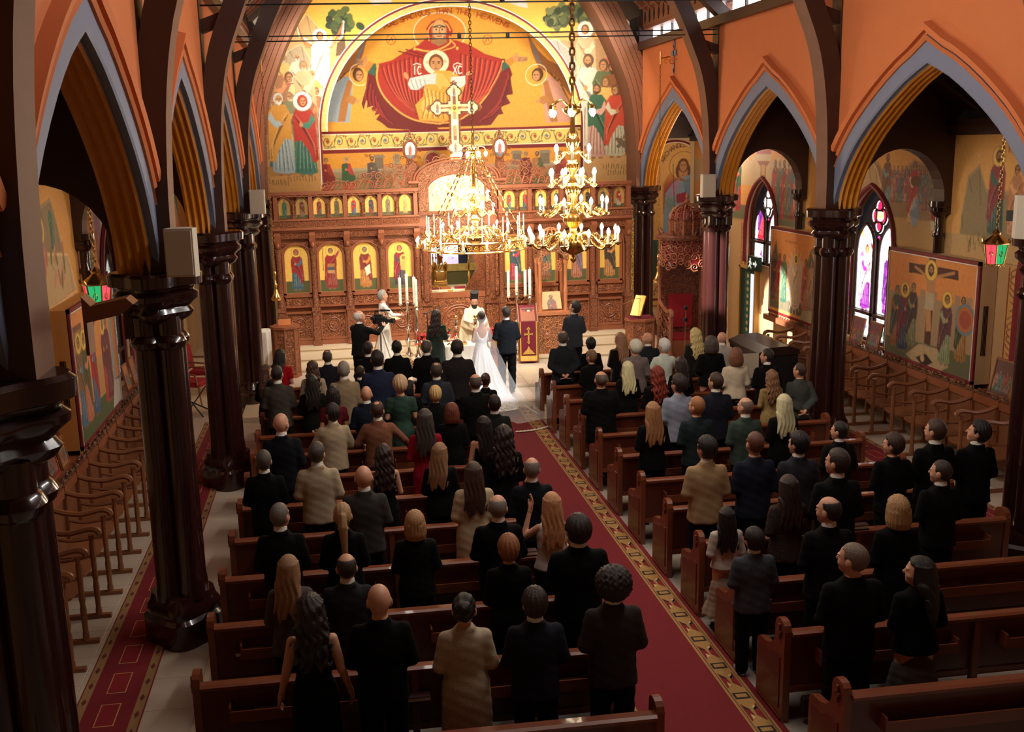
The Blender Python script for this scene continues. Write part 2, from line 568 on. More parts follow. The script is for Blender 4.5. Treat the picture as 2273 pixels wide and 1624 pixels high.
# --- arcade walls with pointed arches
def arch_z(t, tab):
 return interp(tab, abs(t))
def arcade(side, x, name):
 sgn = 1 if side == 'R' else -1
 w = MB()
 ys = COLY + [0.6, -4.0]
 brk = []
 for a, b in zip(ys, ys[1:]):
  c = (a + b) / 2
  hw = (a - b) / 2
  k = hw / 2.6
  for t, z in [(-t_, z_) for t_, z_ in ARCH[::-1]] + ARCH[1:]:
   if abs(t) > 2.4:
    t = math.copysign(hw, t) * 0.999 / k
   brk.append((c - t * k, z + 0.05))
 brk = sorted(brk)
 brk = [(-4.2, CAPZ)] + brk + [(27.1, CAPZ)]
 T = 0.39
 for f in (0, T):
  A = [(x + sgn * f, y, z) for y, z in brk]
  B = [(x + sgn * f, y, PLATE) for y, z in brk]
  w.strip(A, B)
 W = w.build(name, M_ORANGE)
 struct(W)
 for a, b in zip(ys, ys[1:]):
  c = (a + b) / 2
  k = (a - b) / 2 / 2.6
  base = smooth_curve([(-t, z) for t, z in ARCH[::-1]], 14) + smooth_curve(ARCH, 14)[1:]
  n = len(base)
  nrm = []
  for i in range(n):
   p, q = base[max(0, i - 1)], base[min(n - 1, i + 1)]
   dx, dz = q[0] - p[0], q[1] - p[1]
   L = math.hypot(dx, dz)
   nrm.append((-dz / L, dx / L))
  nrm[n // 2] = (0, 1.25)
  def ring(o, d):
   pts = []
   for (t, z), (nx, nz) in zip(base, nrm):
    pts.append((x - sgn * d, c + (t + nx * o) * k, z + nz * o))
   return pts
  m = MB()
  prof = [(0.0, -0.40, 0), (-0.03, -0.36, 0), (0.0, -0.32, 0), (0.01, -0.305, 0), (-0.03, -0.265, 0), (0.0, -0.225, 0), (0.01, -0.21, 0), (-0.03, -0.17, 0), (0.0, -0.13, 0),
    (0.01, -0.115, 0), (-0.025, -0.085, 0), (0.0, -0.06, 0), (0.015, -0.05, 1), (0.0, 0.02, 1), (0.03, 0.035, 1), (0.235, 0.035, 1), (0.24, 0.06, 2), (0.275, 0.085, 2), (0.30, 0.06, 2),
    (0.305, 0.04, 3), (0.345, 0.04, 2), (0.35, 0.10, 2), (0.43, 0.12, 2), (0.45, 0.0, 2)]
  hood = [i for i in range(n) if base[i][1] > 4.62]
  last = ring(*prof[0][:2])
  for (o, d, _), (o2, d2, kk) in zip(prof, prof[1:]):
   nxt = ring(o2, d2)
   m.mat(kk)
   if o2 > 0.24:
    m.strip([last[i] for i in hood], [nxt[i] for i in hood])
   else:
    m.strip(last, nxt)
   last = nxt
  for i in (hood[0], hood[-1]):
   P = [ring(o, d)[i] for o, d, kk in prof if o > 0.24]
   m.mat(2)
   m.add(P, [tuple(range(len(P)))])
  m.build('arch_moulding', [M_GOLD, M_BLUE, M_ORANGE, M_DKBLUE], W, True)
 return W
WR = arcade('R', XR, 'wall_right')
WL = arcade('L', XL, 'wall_left')
# slate blue cross painted over the first arch on the right, with a collar strip of ornament
cr = MB()
def _cw(a, b, d):
 return (4.985 - d, 23.72 + a, 6.82 + b)
for poly in ([(-0.03, 0), (0.03, 0), (0.03, 0.62), (-0.03, 0.62)], [(-0.15, 0.38), (0.15, 0.38), (0.18, 0.44), (0.15, 0.50), (-0.15, 0.50), (-0.18, 0.44)], [(-0.07, 0.60), (0, 0.55), (0.07, 0.60), (0.05, 0.68), (0, 0.74), (-0.05, 0.68)], [(-0.06, 0.04), (0, -0.04), (0.06, 0.04), (0, 0.1)]):
 cr.prism(poly, _cw, 0.01)
cr.build('painted_cross', M_BLUE, WR)
# --- wall plates, clerestory strip, frieze boards, roof
RIB = [(4.84, CAPZ), (4.83, 4.9), (4.77, 5.8), (4.64, 6.55), (4.42, 7.15), (4.08, 7.9), (3.52, 8.85), (2.6, 9.95), (1.4, 10.9), (0.0, 11.6)]
def rib(y0, y1, depth, name, m, lab=None):
 pts = smooth_curve(RIB, 30)
 full = [(-a, z) for a, z in pts] + [(a, z) for a, z in pts[::-1]][1:]
 n = len(full)
 inner, outer = [], []
 for i in range(n):
  p, q = full[max(0, i - 1)], full[min(n - 1, i + 1)]
  dx, dz = q[0] - p[0], q[1] - p[1]
  L = math.hypot(dx, dz)
  inner.append(full[i])
  outer.append((full[i][0] - dz / L * depth, full[i][1] + dx / L * depth))
 r = MB()
 F = lambda P, y: [(a, y, z) for a, z in P]
 r.strip(F(inner, y0), F(outer, y0))
 r.strip(F(inner, y1), F(outer, y1))
 r.mat(1)
 r.strip(F(inner, y0), F(inner, y1))
 r.mat(0)
 r.strip(F(outer, y0), F(outer, y1))
 return r.build(name, m)
M_RIBF = mat('rib_dark_shaded_timber', srgb(62, 36, 28), 0.5, var=0.25, scale=4)  # dark timber with the shade of the rib fronts put into its colour
M_RIBS = mat('rib_lit_soffit_timber', srgb(112, 70, 50), 0.65, var=0.2, scale=5, stretch=(1, 0.4, 1))  # same timber lightened: the light on the soffit is painted in
trim_n = 1
for k, y in enumerate(COLY[1:4] + [5.75]):
 R_ = rib(y - 0.19, y + 0.19, 0.30, 'trim_%d' % trim_n, [M_RIBF, M_RIBS])
 trim_n += 1
 struct(R_)
 p = MB()
 for s in (-1, 1):
  p.box(min(s * 4.98, s * 5.18), max(s * 4.98, s * 5.18), y - 0.16, y + 0.16, CAPZ, PLATE + 0.1)
  p.beam((s * 4.55, y, 7.25), (s * 5.1, y, 7.05), 0.2, 0.18)
  # hammer beam and brace up to the rafters
  p.beam((s * 5.2, y, 7.75), (s * 3.6, y, 9.2), 0.26, 0.24)
  p.beam((s * 5.2, y, 8.2), (0, y, 12.6), 0.3, 0.34)
 p.build('wall_post', M_RIBF, R_)
# chancel arch: broad planked soffit
M_PLANK = mat('chancel_arch_planks', srgb(150, 100, 76), 0.5, var=0.18, scale=6, stretch=(1, 1, .3))
R_ = rib(26.2, 27.06, 0.62, 'trim_%d' % trim_n, [M_RIBF, M_RIBS])
struct(R_)
trim_n += 1
pts = smooth_curve(RIB, 30)
for j in range(5):
 for s in (-1, 1):
  A, B = [], []
  for i, (a, z) in enumerate(pts):
   p, q = pts[max(0, i - 1)], pts[min(len(pts) - 1, i + 1)]
   dx, dz = q[0] - p[0], q[1] - p[1]
   L = math.hypot(dx, dz)
   for P_, o in ((A, .006 + j * .124), (B, .118 + j * .124)):
    P_.append((a + dz / L * o, z - dx / L * o))
  pl = MB()
  F3 = lambda P_, y: [(s * a, y, z) for a, z in P_]
  pl.strip(F3(A, 26.18), F3(B, 26.18))
  pl.strip(F3(A, 26.2), F3(A, 26.18))
  pl.strip(F3(B, 26.18), F3(B, 26.2))
  pl.build('plank', M_PLANK, R_)
ps = MB()
for s in (-1, 1):
 ps.box(min(s * 4.9, s * 5.3), max(s * 4.9, s * 5.3), 26.2, 27.06, CAPZ, 8.4)
ps.build('wall_post', M_RIBF, R_)
for sd, s in (('left', -1), ('right', 1)):
 b = MB()
 b.box(min(s * 4.86, s * 5.5), max(s * 4.86, s * 5.5), -4, 26.2, 7.55, 7.74)
 wp = struct(b.build('trim_%d' % trim_n, M_DARKWOOD))
 trim_n += 1
 fr = MB()
 fr.box(min(s * 5.02, s * 5.3), max(s * 5.02, s * 5.3), -4, 26.2, 8.05, 8.12)
 fr.box(min(s * 5.0, s * 5.1), max(s * 5.0, s * 5.1), -4, 26.2, 8.12, 8.56)
 fr.box(min(s * 4.9, s * 5.1), max(s * 4.9, s * 5.1), -4, 26.2, 8.56, 8.63)
 fr.build('frieze_board', M_ROOF, wp)
 cut = MB()
 for i in range(78):
  y = 26.0 - i * 0.36
  cut.prism([(-0.0, -0.16), (0.055, -0.03), (0.045, 0.04), (0.0, 0.17), (-0.045, 0.04), (-0.055, -0.03)], lambda a, b_, d: (s * (4.985 + 0.02 * d), y + a, 8.34 + b_), 1)
 o = cut.build('diamond_cutout_darks', M_IRON, wp)  # black plates on the board paint the darkness of the openings
 o['kind'] = 'stuff'
 for k in range(5):
  ya = (COLY + [0.6])[k] - 0.25
  yb = (COLY + [0.6])[k + 1] + 0.25
  g = MB()
  g.box(min(s * 5.24, s * 5.28), max(s * 5.24, s * 5.28), yb, ya, 7.76, 8.04)
  wn = g.build('window_%d' % (k + 1 + (5 if s > 0 else 0)), mat('daylit_clerestory_glass', (0.9, 0.95, 1.0), 0.2, emit=(0.92, 0.96, 1.0), estr=5.0))
  struct(wn)
  bars = MB()
  for j in range(1, 6):
   y = yb + (ya - yb) * j / 6
   bars.box(min(s * 5.18, s * 5.25), max(s * 5.18, s * 5.25), y - 0.02, y + 0.02, 7.76, 8.04)
  bars.build('mullion', M_DARKWOOD, wn)
rf = MB()
for s in (-1, 1):
 rf.strip([(s * 5.6, -4.2, 8.1), (s * 5.6, 28, 8.1)], [(0, -4.2, 12.95), (0, 28, 12.95)])
 rf.strip([(s * 5.6, -4.2, 7.6), (s * 5.6, 28, 7.6)], [(s * 5.6, -4.2, 8.1), (s * 5.6, 28, 8.1)])
ceil = struct(rf.build('ceiling', M_ROOF))
pb = MB()
for i in range(60):
 y = 25.9 - i * 0.5
 for s in (-1, 1):
  pb.beam((s * 5.5, y, 8.1), (0, y, 12.85), 0.10, 0.12)
o = pb.build('rafter', M_ROOF, ceil)
o['kind'] = 'stuff'
pu = MB()
for s in (-1, 1):
 for q in (0.28, 0.55, 0.8):
  pu.beam((s * 5.5 * (1 - q), -4, 8.0 + 4.75 * q), (s * 5.5 * (1 - q), 26.2, 8.0 + 4.75 * q), 0.18, 0.2)
pu.build('purlin', M_DARKWOOD, ceil)
# double iron tie rods across the nave
for y, lab in ((21.1, 'pair of thin iron tie rods crossing in front of the painted angels'), (15.9, 'pair of thin iron tie rods crossing at the top edge of the picture')):
 t = MB()
 for dz in (0, 0.10):
  t.tube([(x, y + dz * 0.3, 7.40 + dz) for x in (-5.0, 0, 5.0)], 0.013, 6)
 for x in (-0.45, 0.55, 3.3):
  t.lathe([(0.02, 0), (0.04, 0.03), (0.04, 0.09), (0.02, 0.12)], (x, y, 7.39), 8)
 tag(t.build('tie_rod', M_IRON), lab, 'tie rod')
# --- aisles: outer walls with window openings, lean-to roofs, cross arches
def wf(t):
 return math.sqrt(max(0, 1 - ((abs(t) + 0.45) / 1.45) ** 2)) / math.sqrt(1 - (0.45 / 1.45) ** 2)
def pierced(x, y0, y1, z0, z1, ops, depth, sgn):
 m = MB()
 ops = sorted(ops)
 cuts = []
 yc = y0
 T = [-1, -0.9, -0.75, -0.55, -0.3, -0.12, 0, 0.12, 0.3, 0.55, 0.75, 0.9, 1]
 for (c, hw, za, zs, zt) in ops:
  m.add([(x, yc, z0), (x, c - hw, z0), (x, c - hw, z1), (x, yc, z1)], [(0, 1, 2, 3)])
  P = [(c + t * hw, zs + (zt - zs) * wf(t)) for t in T]
  m.strip([(x, a, b) for a, b in P], [(x, a, z1) for a, b in P])
  m.add([(x, c - hw, z0), (x, c + hw, z0), (x, c + hw, za), (x, c - hw, za)], [(0, 1, 2, 3)])
  ring = [(c - hw, za)] + P + [(c + hw, za), (c - hw, za)]
  m.strip([(x, a, b) for a, b in ring], [(x + sgn * depth, a, b) for a, b in ring])
  yc = c + hw
 m.add([(x, yc, z0), (x, y1, z0), (x, y1, z1), (x, yc, z1)], [(0, 1, 2, 3)])
 return m
WINS = {1: [(23.28, 0.88, 2.2, 3.1, 4.3), (18.27, 0.88, 1.25, 3.1, 4.3), (13.0, 0.88, 1.25, 3.1, 4.3), (7.8, 0.88, 1.25, 3.1, 4.3)],
  -1: [(23.3, 0.88, 1.25, 3.1, 4.3), (18.15, 0.88, 1.25, 3.1, 4.3), (12.75, 0.88, 1.25, 3.1, 4.3), (7.6, 0.88, 1.25, 3.1, 4.3)]}
for sd, s in (('left', -1), ('right', 1)):
 x = 7.1 * s
 m = pierced(x, -4, 28.2, 0, 5.4, WINS[s], 0.3, s)
 wo = struct(m.build('wall_aisle_%s' % sd, mat('ochre_cream_plaster', srgb(196, 154, 108), 0.8, var=0.06)))
 bk = MB()
 bk.box(min(s * 7.45, s * 7.5), max(s * 7.45, s * 7.5), -4, 28.2, -0.2, 5.6)
 struct(bk.build('wall_outer_%s' % sd, M_DARKWOOD))
 lr = MB()
 lr.strip([(s * 5.45, -4, 6.75), (s * 5.45, 28.2, 6.75)], [(s * 7.5, -4, 5.3), (s * 7.5, 28.2, 5.3)])
 cl = struct(lr.build('ceiling_aisle_%s' % sd, M_DARKWOOD))
 rr = MB()
 for i in range(30):
  y = 27 - i * 0.75
  rr.beam((s * 5.5, y, 6.66), (s * 7.1, y, 5.53), 0.1, 0.12)
 o = rr.build('rafter', M_DARKWOOD, cl)
 o['kind'] = 'stuff'
 cn = MB()
 cn.box(min(s * 6.95, s * 7.1), max(s * 6.95, s * 7.1), -4, 28, 5.2, 5.45)
 cn.box(min(s * 6.88, s * 7.1), max(s * 6.88, s * 7.1), -4, 28, 5.3, 5.36)
 cn.build('cornice', M_DARKWOOD, cl)
 # dado ledge and painted dado line
 ld = MB()
 ld.box(min(s * 6.72, s * 7.12), max(s * 6.72, s * 7.12), 3, 22.2, 1.08, 1.2)
 struct(ld.build('trim_%d' % trim_n, M_WALNUT))
 trim_n += 1
 # cross arches of dark wood from the arcade to a wall colonnette
 for k, y in enumerate(COLY[1:] if s < 0 else COLY[1:4]):
  a = MB()
  c, r_ = 6.17, 0.78
  P = [(c - r_, 3.4)] + [(c + r_ * math.cos(PI - t * PI / 16), 4.15 + r_ * 1.1 * math.sin(t * PI / 16)) for t in range(17)] + [(c + r_, 3.9)]
  top = [(5.2, 3.4)] + [(5.2 + 1.95 * i / 16, 6.9 - 1.5 * i / 16) for i in range(17)] + [(7.15, 3.9)]
  for yy in (y - 0.15, y + 0.15):
   a.strip([(s * p, yy, z) for p, z in P], [(s * p, yy, z) for p, z in top])
  a.strip([(s * p, y - 0.15, z) for p, z in P], [(s * p, y + 0.15, z) for p, z in P])
  ca = struct(a.build('trim_%d' % trim_n, M_RIBF))
  trim_n += 1
  cb = MB()
  cb.lathe([(0.075, 3.23), (0.075, 3.5), (0.10, 3.53), (0.10, 3.57), (0.075, 3.6), (0.075, 3.85), (0.13, 3.9), (0.16, 3.95), (0.13, 3.98), (0.18, 4.03), (0.18, 4.12)], (s * 6.98, y, 0), 14)
  cb.build('colonnette', M_MAHOG, ca, True)
# end walls
for sd, s in (('left', -1), ('right', 1)):
 e = MB()
 e.box(min(s * 4.9, s * 7.5), max(s * 4.9, s * 7.5), 28.0, 28.2, -0.2, 7)
 struct(e.build('wall_aisle_end_%s' % sd, M_CREAM))
e = MB()
e.box(-7.5, 7.5, -4.3, -4.1, -0.2, 13.2)
e.box(-7.5, -5.4, -4.2, 28, 6.9, 7.6)
struct(e.build('wall_back', M_CREAM))
e = MB()
e.box(-6, 6, 29.6, 29.8, -0.2, 13.2)
struct(e.build('wall_sanctuary_back', M_CREAM))
# ================================================================ wall painting: colours rasterised onto fine vertex grids
rng = np.random.RandomState(7)
class Canvas:
 """a painted field, a0..a1 wide and b0..b1 high in metres, drawn at twice the grid resolution"""
 def __init__(s, a0, a1, b0, b1, cell, bg):
  s.a0, s.b0, s.cell = a0, b0, cell
  s.nx = max(2, int(round((a1 - a0) / cell)))
  s.ny = max(2, int(round((b1 - b0) / cell)))
  s.a1, s.b1 = a1, b1
  s.sx = (a1 - a0) / s.nx
  s.sy = (b1 - b0) / s.ny
  s.W, s.H = 2 * (s.nx + 1), 2 * (s.ny + 1)
  s.im = np.empty((s.H, s.W, 3))
  s.im[:] = srgb(*bg)
  s.xs = a0 + (np.arange(s.W) - 0.5) * s.sx / 2
  s.ys = b0 + (np.arange(s.H) - 0.5) * s.sy / 2
 def _box(s, x0, x1, y0, y1):
  i0 = max(0, int(math.floor((x0 - s.a0) / s.sx * 2)) - 1)
  i1 = min(s.W, int(math.ceil((x1 - s.a0) / s.sx * 2)) + 3)
  j0 = max(0, int(math.floor((y0 - s.b0) / s.sy * 2)) - 1)
  j1 = min(s.H, int(math.ceil((y1 - s.b0) / s.sy * 2)) + 3)
  return i0, i1, j0, j1
 def _put(s, m, c, i0, i1, j0, j1, op=1.0):
  v = s.im[j0:j1, i0:i1]
  v[m] = v[m] * (1 - op) + np.array(srgb(*c)) * op
 def poly(s, c, pts, op=1.0):
  P = np.array(pts, float)
  i0, i1, j0, j1 = s._box(P[:, 0].min(), P[:, 0].max(), P[:, 1].min(), P[:, 1].max())
  if i1 <= i0 or j1 <= j0:
   return
  X, Y = np.meshgrid(s.xs[i0:i1], s.ys[j0:j1])
  m = np.zeros(X.shape, bool)
  n = len(P)
  for k in range(n):
   x1, y1 = P[k]
   x2, y2 = P[(k + 1) % n]
   if y1 == y2:
    continue
   t = (Y - y1) / (y2 - y1)
   m ^= ((y1 > Y) != (y2 > Y)) & (X < x1 + t * (x2 - x1))
  s._put(m, c, i0, i1, j0, j1, op)
 def ell(s, c, x, y, rx, ry=None, rot=0.0, op=1.0):
  ry = ry or rx
  R = max(rx, ry)
  i0, i1, j0, j1 = s._box(x - R, x + R, y - R, y + R)
  if i1 <= i0 or j1 <= j0:
   return
  X, Y = np.meshgrid(s.xs[i0:i1] - x, s.ys[j0:j1] - y)
  ca, sa = math.cos(rot), math.sin(rot)
  m = ((X * ca + Y * sa) / rx) ** 2 + ((-X * sa + Y * ca) / ry) ** 2 < 1
  s._put(m, c, i0, i1, j0, j1, op)
 def ring(s, c, x, y, r, w):
  n = 40
  s.line(c, w, [(x + r * math.cos(2 * PI * k / n), y + r * math.sin(2 * PI * k / n)) for k in range(n + 1)])
 def line(s, c, w, pts, op=1.0):
  h = max(w, s.sx * 0.75) / 2
  for (x1, y1), (x2, y2) in zip(pts, pts[1:]):
   i0, i1, j0, j1 = s._box(min(x1, x2) - h, max(x1, x2) + h, min(y1, y2) - h, max(y1, y2) + h)
   if i1 <= i0 or j1 <= j0:
    continue
   X, Y = np.meshgrid(s.xs[i0:i1], s.ys[j0:j1])
   dx, dy = x2 - x1, y2 - y1
   L = dx * dx + dy * dy or 1e-9
   t = np.clip(((X - x1) * dx + (Y - y1) * dy) / L, 0, 1)
   m = (X - x1 - t * dx) ** 2 + (Y - y1 - t * dy) ** 2 < h * h
   s._put(m, c, i0, i1, j0, j1, op)
 def rect(s, c, x0, x1, y0, y1, op=1.0):
  s.poly(c, [(x0, y0), (x1, y0), (x1, y1), (x0, y1)], op)
 def noise(s, amt):
  g = rng.rand(s.H // 6 + 2, s.W // 6 + 2)
  g = np.kron(g, np.ones((6, 6)))[:s.H, :s.W]
  s.im *= (1 + amt * (g - 0.5))[:, :, None]
 def mesh(s, name, fn, m, mask=None, parent=None):
  nx, ny = s.nx + 1, s.ny + 1
  im = s.im[:2 * ny, :2 * nx].reshape(ny, 2, nx, 2, 3).mean((1, 3))
  A, B = np.meshgrid(np.linspace(s.a0, s.a1, nx), np.linspace(s.b0, s.b1, ny))
  x, y, z = fn(A, B)
  co = np.stack([np.broadcast_to(q, A.shape) for q in (x, y, z)], -1).reshape(-1, 3)
  idx = np.arange(nx * ny).reshape(ny, nx)
  q = np.stack([idx[:-1, :-1], idx[:-1, 1:], idx[1:, 1:], idx[1:, :-1]], -1).reshape(-1, 4)
  if mask is not None:
   cx = (A[:-1, :-1] + A[1:, 1:]) / 2
   cy = (B[:-1, :-1] + B[1:, 1:]) / 2
   q = q[mask(cx, cy).ravel()]
  used = np.zeros(nx * ny, bool)
  used[q.ravel()] = True
  remap = np.cumsum(used) - 1
  q = remap[q]
  co = co[used]
  col = np.ones((len(co), 4), np.float32)
  col[:, :3] = np.clip(im.reshape(-1, 3)[used], 0, 1)
  me = bpy.data.meshes.new(name)
  me.vertices.add(len(co))
  me.vertices.foreach_set('co', co.astype(np.float32).ravel())
  me.loops.add(q.size)
  me.loops.foreach_set('vertex_index', q.astype(np.int32).ravel())
  me.polygons.add(len(q))
  me.polygons.foreach_set('loop_start', np.arange(0, q.size, 4, dtype=np.int32))
  me.polygons.foreach_set('loop_total', np.full(len(q), 4, np.int32))
  me.update()
  at_ = me.color_attributes.new('Col', 'FLOAT_COLOR', 'POINT')
  at_.data.foreach_set('color', col.ravel())
  me.materials.append(m)
  me.polygons.foreach_set('use_smooth', np.ones(len(q), bool))
  return link(name, me, parent)
def shade(c, k):
 return tuple(max(0, min(255, v * k)) for v in c)
def blend(c, d, t):
 return tuple(a * (1 - t) + b * t for a, b in zip(c, d))
SKIN = (196, 140, 92)
GOLDH = (240, 196, 92)
def head(cv, x, y, r, hair=(70, 45, 30), beard=None, halo=None, veil=None, turn=0.0):
 if halo:
  cv.ell(shade(halo, 0.6), x, y, r * 2.05)
  cv.ell(halo, x, y, r * 1.9)
 if veil:
  cv.ell(shade(veil, 0.75), x, y + r * 0.05, r * 1.12, r * 1.32)
  cv.ell(veil, x, y + r * 0.12, r * 1.02, r * 1.2)
 else:
  cv.ell(hair, x, y + r * 0.1, r * 1.0, r * 1.18)
 cv.ell(shade(SKIN, 0.82), x + turn * r * 0.25, y - r * 0.08, r * 0.66, r * 0.92)
 cv.ell(SKIN, x + turn * r * 0.3, y - r * 0.05, r * 0.54, r * 0.8)
 if beard:
  cv.poly(beard, [(x - r * 0.58 + turn * r * .25, y - r * 0.25), (x + r * 0.58 + turn * r * .25, y - r * 0.25), (x + r * 0.42 + turn * r * .3, y - r * 0.95), (x + turn * r * .35, y - r * 1.3), (x - r * 0.42 + turn * r * .25, y - r * 0.95)])
  cv.ell(SKIN, x + turn * r * 0.3, y - r * 0.12, r * 0.34, r * 0.42)
 if r > 2.2 * cv.sx:
  d = (60, 35, 22)
  for e in (-1, 1):
   cv.line(d, r * 0.1, [(x + turn * r * .3 + e * r * 0.12, y + r * 0.16), (x + turn * r * .3 + e * r * 0.42, y + r * 0.18)])
   cv.ell(d, x + turn * r * .3 + e * r * 0.26, y + r * 0.03, r * 0.10, r * 0.06)
  cv.line(shade(SKIN, 0.6), r * 0.07, [(x + turn * r * .4, y + r * 0.1), (x + turn * r * .45, y - r * 0.22)])
  cv.line((140, 60, 45), r * 0.08, [(x + turn * r * .3 - r * 0.15, y - r * 0.42), (x + turn * r * .3 + r * 0.15, y - r * 0.42)])
def saint(cv, x, y0, h, robe, cloak, hair=(70, 45, 30), beard=None, halo=None, veil=None, turn=0.0, arm=1, lean=0.0, seated=False, wings=None, feet=True):
 """a standing painted figure, feet at y0, height h; arm: -1 / 0 / 1 / 2 gestures"""
 def p(a, b):
  return (x + (a + lean * b) * h, y0 + b * h)
 if wings:
  for e in (-1, 1):
   cv.poly(wings, [p(e * .06, .82), p(e * .2, .93), p(e * .25, .7), p(e * .24, .35), p(e * .16, .18), p(e * .12, .5)])
   for q in range(4):
    cv.line(shade(wings, 0.65), h * .008, [p(e * .1, .8 - .1 * q), p(e * (.24 - .02 * q), .6 - .12 * q)])
 dk, lt = shade(robe, 0.6), blend(robe, (255, 240, 215), 0.35)
 if feet:
  for e in (-.05, .05):
   cv.ell(shade(SKIN, 0.75), *p(e, .015), h * .03, h * .018)
 if seated:
  cv.poly(robe, [p(-.12, .78), p(.10, .8), p(.2, .5), p(.24, .38), p(.17, .03), p(-.1, .04), p(-.16, .4)])
  cv.poly(cloak, [p(-.14, .78), p(.02, .82), p(.06, .5), p(.24, .44), p(.22, .3), p(-.16, .22)])
 else:
  cv.poly(robe, [p(-.075, .83), p(.075, .83), p(.125, .74), p(.12, .45), p(.14, .04), p(.05, .02), p(-.06, .03), p(-.135, .05), p(-.12, .45), p(-.125, .74)])
  for q in range(5):
   a = -.09 + .045 * q
   cv.line(dk, h * .010, [p(a * .7, .5), p(a, .28), p(a * 1.15, .06)])
   cv.line(lt, h * .008, [p(a * .7 + .018, .46), p(a + .02, .1)])
  s = -1 if arm in (-1, 2) else 1
  cdk, clt = shade(cloak, 0.6), blend(cloak, (255, 240, 215), 0.3)
  cv.poly(cloak, [p(-s * .08, .84), p(s * .07, .835), p(s * .135, .75), p(s * .15, .5), p(s * .165, .2), p(s * .10, .16), p(s * .05, .3), p(-s * .04, .44), p(-s * .125, .42), p(-s * .135, .72)])
  for q in range(4):
   cv.line(cdk, h * .010, [p(-s * .1 + s * q * .03, .72 - q * .03), p(s * .03 + s * q * .02, .5 - q * .03), p(s * (.14), .3 - q * .03)])
   cv.line(clt, h * .007, [p(-s * .09 + s * q * .03, .75 - q * .04), p(s * .04 + s * q * .02, .54 - q * .04), p(s * (.13), .36 - q * .04)])
 if arm:
  e = 1 if arm > 0 else -1
  if arm == 2:
   cv.poly(shade(robe, 1.15), [p(.09, .79), p(.135, .74), p(.2, .86), p(.17, .9)])
   cv.ell(SKIN, *p(.2, .9), h * .025, h * .03)
  else:
   cv.poly(shade(robe, 1.1), [p(e * .1, .76), p(e * .14, .68), p(e * .06, .57), p(-e * .02, .6), p(-e * .01, .64), p(e * .06, .66)])
   cv.ell(SKIN, *p(-e * .03, .63), h * .022, h * .03)
 head(cv, x + lean * .9 * h, y0 + .905 * h, h * .058, hair, beard, halo, veil, turn)
GLYPH = {'A': [[(0, 0), (.5, 1), (1, 0)], [(.2, .4), (.8, .4)]], 'B': [[(0, 0), (0, 1), (.8, .9), (.8, .6), (0, .5), (1, .4), (.9, 0), (0, 0)]], 'C': [[(1, .9), (.3, 1), (0, .5), (.3, 0), (1, .1)]],
  'E': [[(1, 1), (0, 1), (0, 0), (1, 0)], [(0, .5), (.8, .5)]], 'G': [[(1, .9), (.3, 1), (0, .5), (.3, 0), (1, .1), (1, .45), (.6, .45)]], 'H': [[(0, 0), (0, 1)], [(1, 0), (1, 1)], [(0, .5), (1, .5)]],
  'I': [[(.5, 0), (.5, 1)]], 'L': [[(0, 1), (0, 0), (1, 0)]], 'M': [[(0, 0), (.1, 1), (.5, .3), (.9, 1), (1, 0)]], 'N': [[(0, 0), (0, 1), (1, 0), (1, 1)]], 'O': [[(.5, 1), (0, .5), (.5, 0), (1, .5), (.5, 1)]],
  'P': [[(0, 0), (0, 1), (.9, .9), (.9, .55), (0, .45)]], 'R': [[(0, 0), (0, 1), (.9, .9), (.9, .55), (0, .48), (1, 0)]], 'S': [[(1, .85), (.4, 1), (0, .75), (1, .3), (.6, 0), (0, .15)]], 'T': [[(0, 1), (1, 1)], [(.5, 1), (.5, 0)]],
  'U': [[(0, 1), (0, .2), (.5, 0), (1, .2), (1, 1)]], 'V': [[(0, 1), (.5, 0), (1, 1)]], 'X': [[(0, 0), (1, 1)], [(0, 1), (1, 0)]], 'Y': [[(0, 1), (.5, .5), (1, 1)], [(.5, .5), (.5, 0)]], ' ': [], '-': [[(0, 1), (.5, 1.15), (1, 1)]]}
def letter(cv, ch, c, x, y, w, h, rot=0.0, t=0.014):
 ca, sa = math.cos(rot), math.sin(rot)
 for st in GLYPH[ch]:
  cv.line(c, t, [(x + (a - .5) * w * ca - b * h * sa, y + (a - .5) * w * sa + b * h * ca) for a, b in st])
def text_arc(cv, s, c, cx, cy, rx, ry, a0, a1, w, h, t=0.014):
 for i, ch in enumerate(s):
  a = a0 + (a1 - a0) * i / (len(s) - 1)
  letter(cv, ch, c, cx + rx * math.cos(a), cy + ry * math.sin(a), w, h, a - PI / 2, t)
def text_line(cv, s, c, x, y, w, h, t=0.012):
 for i, ch in enumerate(s):
  letter(cv, ch, c, x + i * w * 1.45, y, w, h, 0, t)
def vine(cv, a0, a1, y, h, n, c, gem=((190, 60, 50), (90, 120, 150))):
 """scrolling vine band"""
 w = (a1 - a0) / n
 for i in range(n):
  x = a0 + (i + .5) * w
  s = 1 if i % 2 else -1
  pts = [(x + .42 * w * (1 - t * .72) * math.cos(s * (t * 7) + (PI if i % 2 else 0)), y + .42 * h * (1 - t * .7) * math.sin(s * t * 7)) for t in np.linspace(0, 1, 16)]
  cv.line(c, h * .06, pts)
  cv.line(c, h * .05, [(x - .5 * w, y - s * .4 * h), (x - .2 * w, y + s * .46 * h), (x + .5 * w, y + s * .4 * h)])
  for q in (-1, 1):
   cv.ell(c, x + q * .38 * w, y + s * q * .36 * h, w * .07, h * .05, q)
  g = gem[i % len(gem)]
  cv.poly(g, [(x - .13 * w, y + .08 * h), (x, y + .17 * h), (x + .15 * w, y + .03 * h), (x + .02 * w, y - .16 * h)])
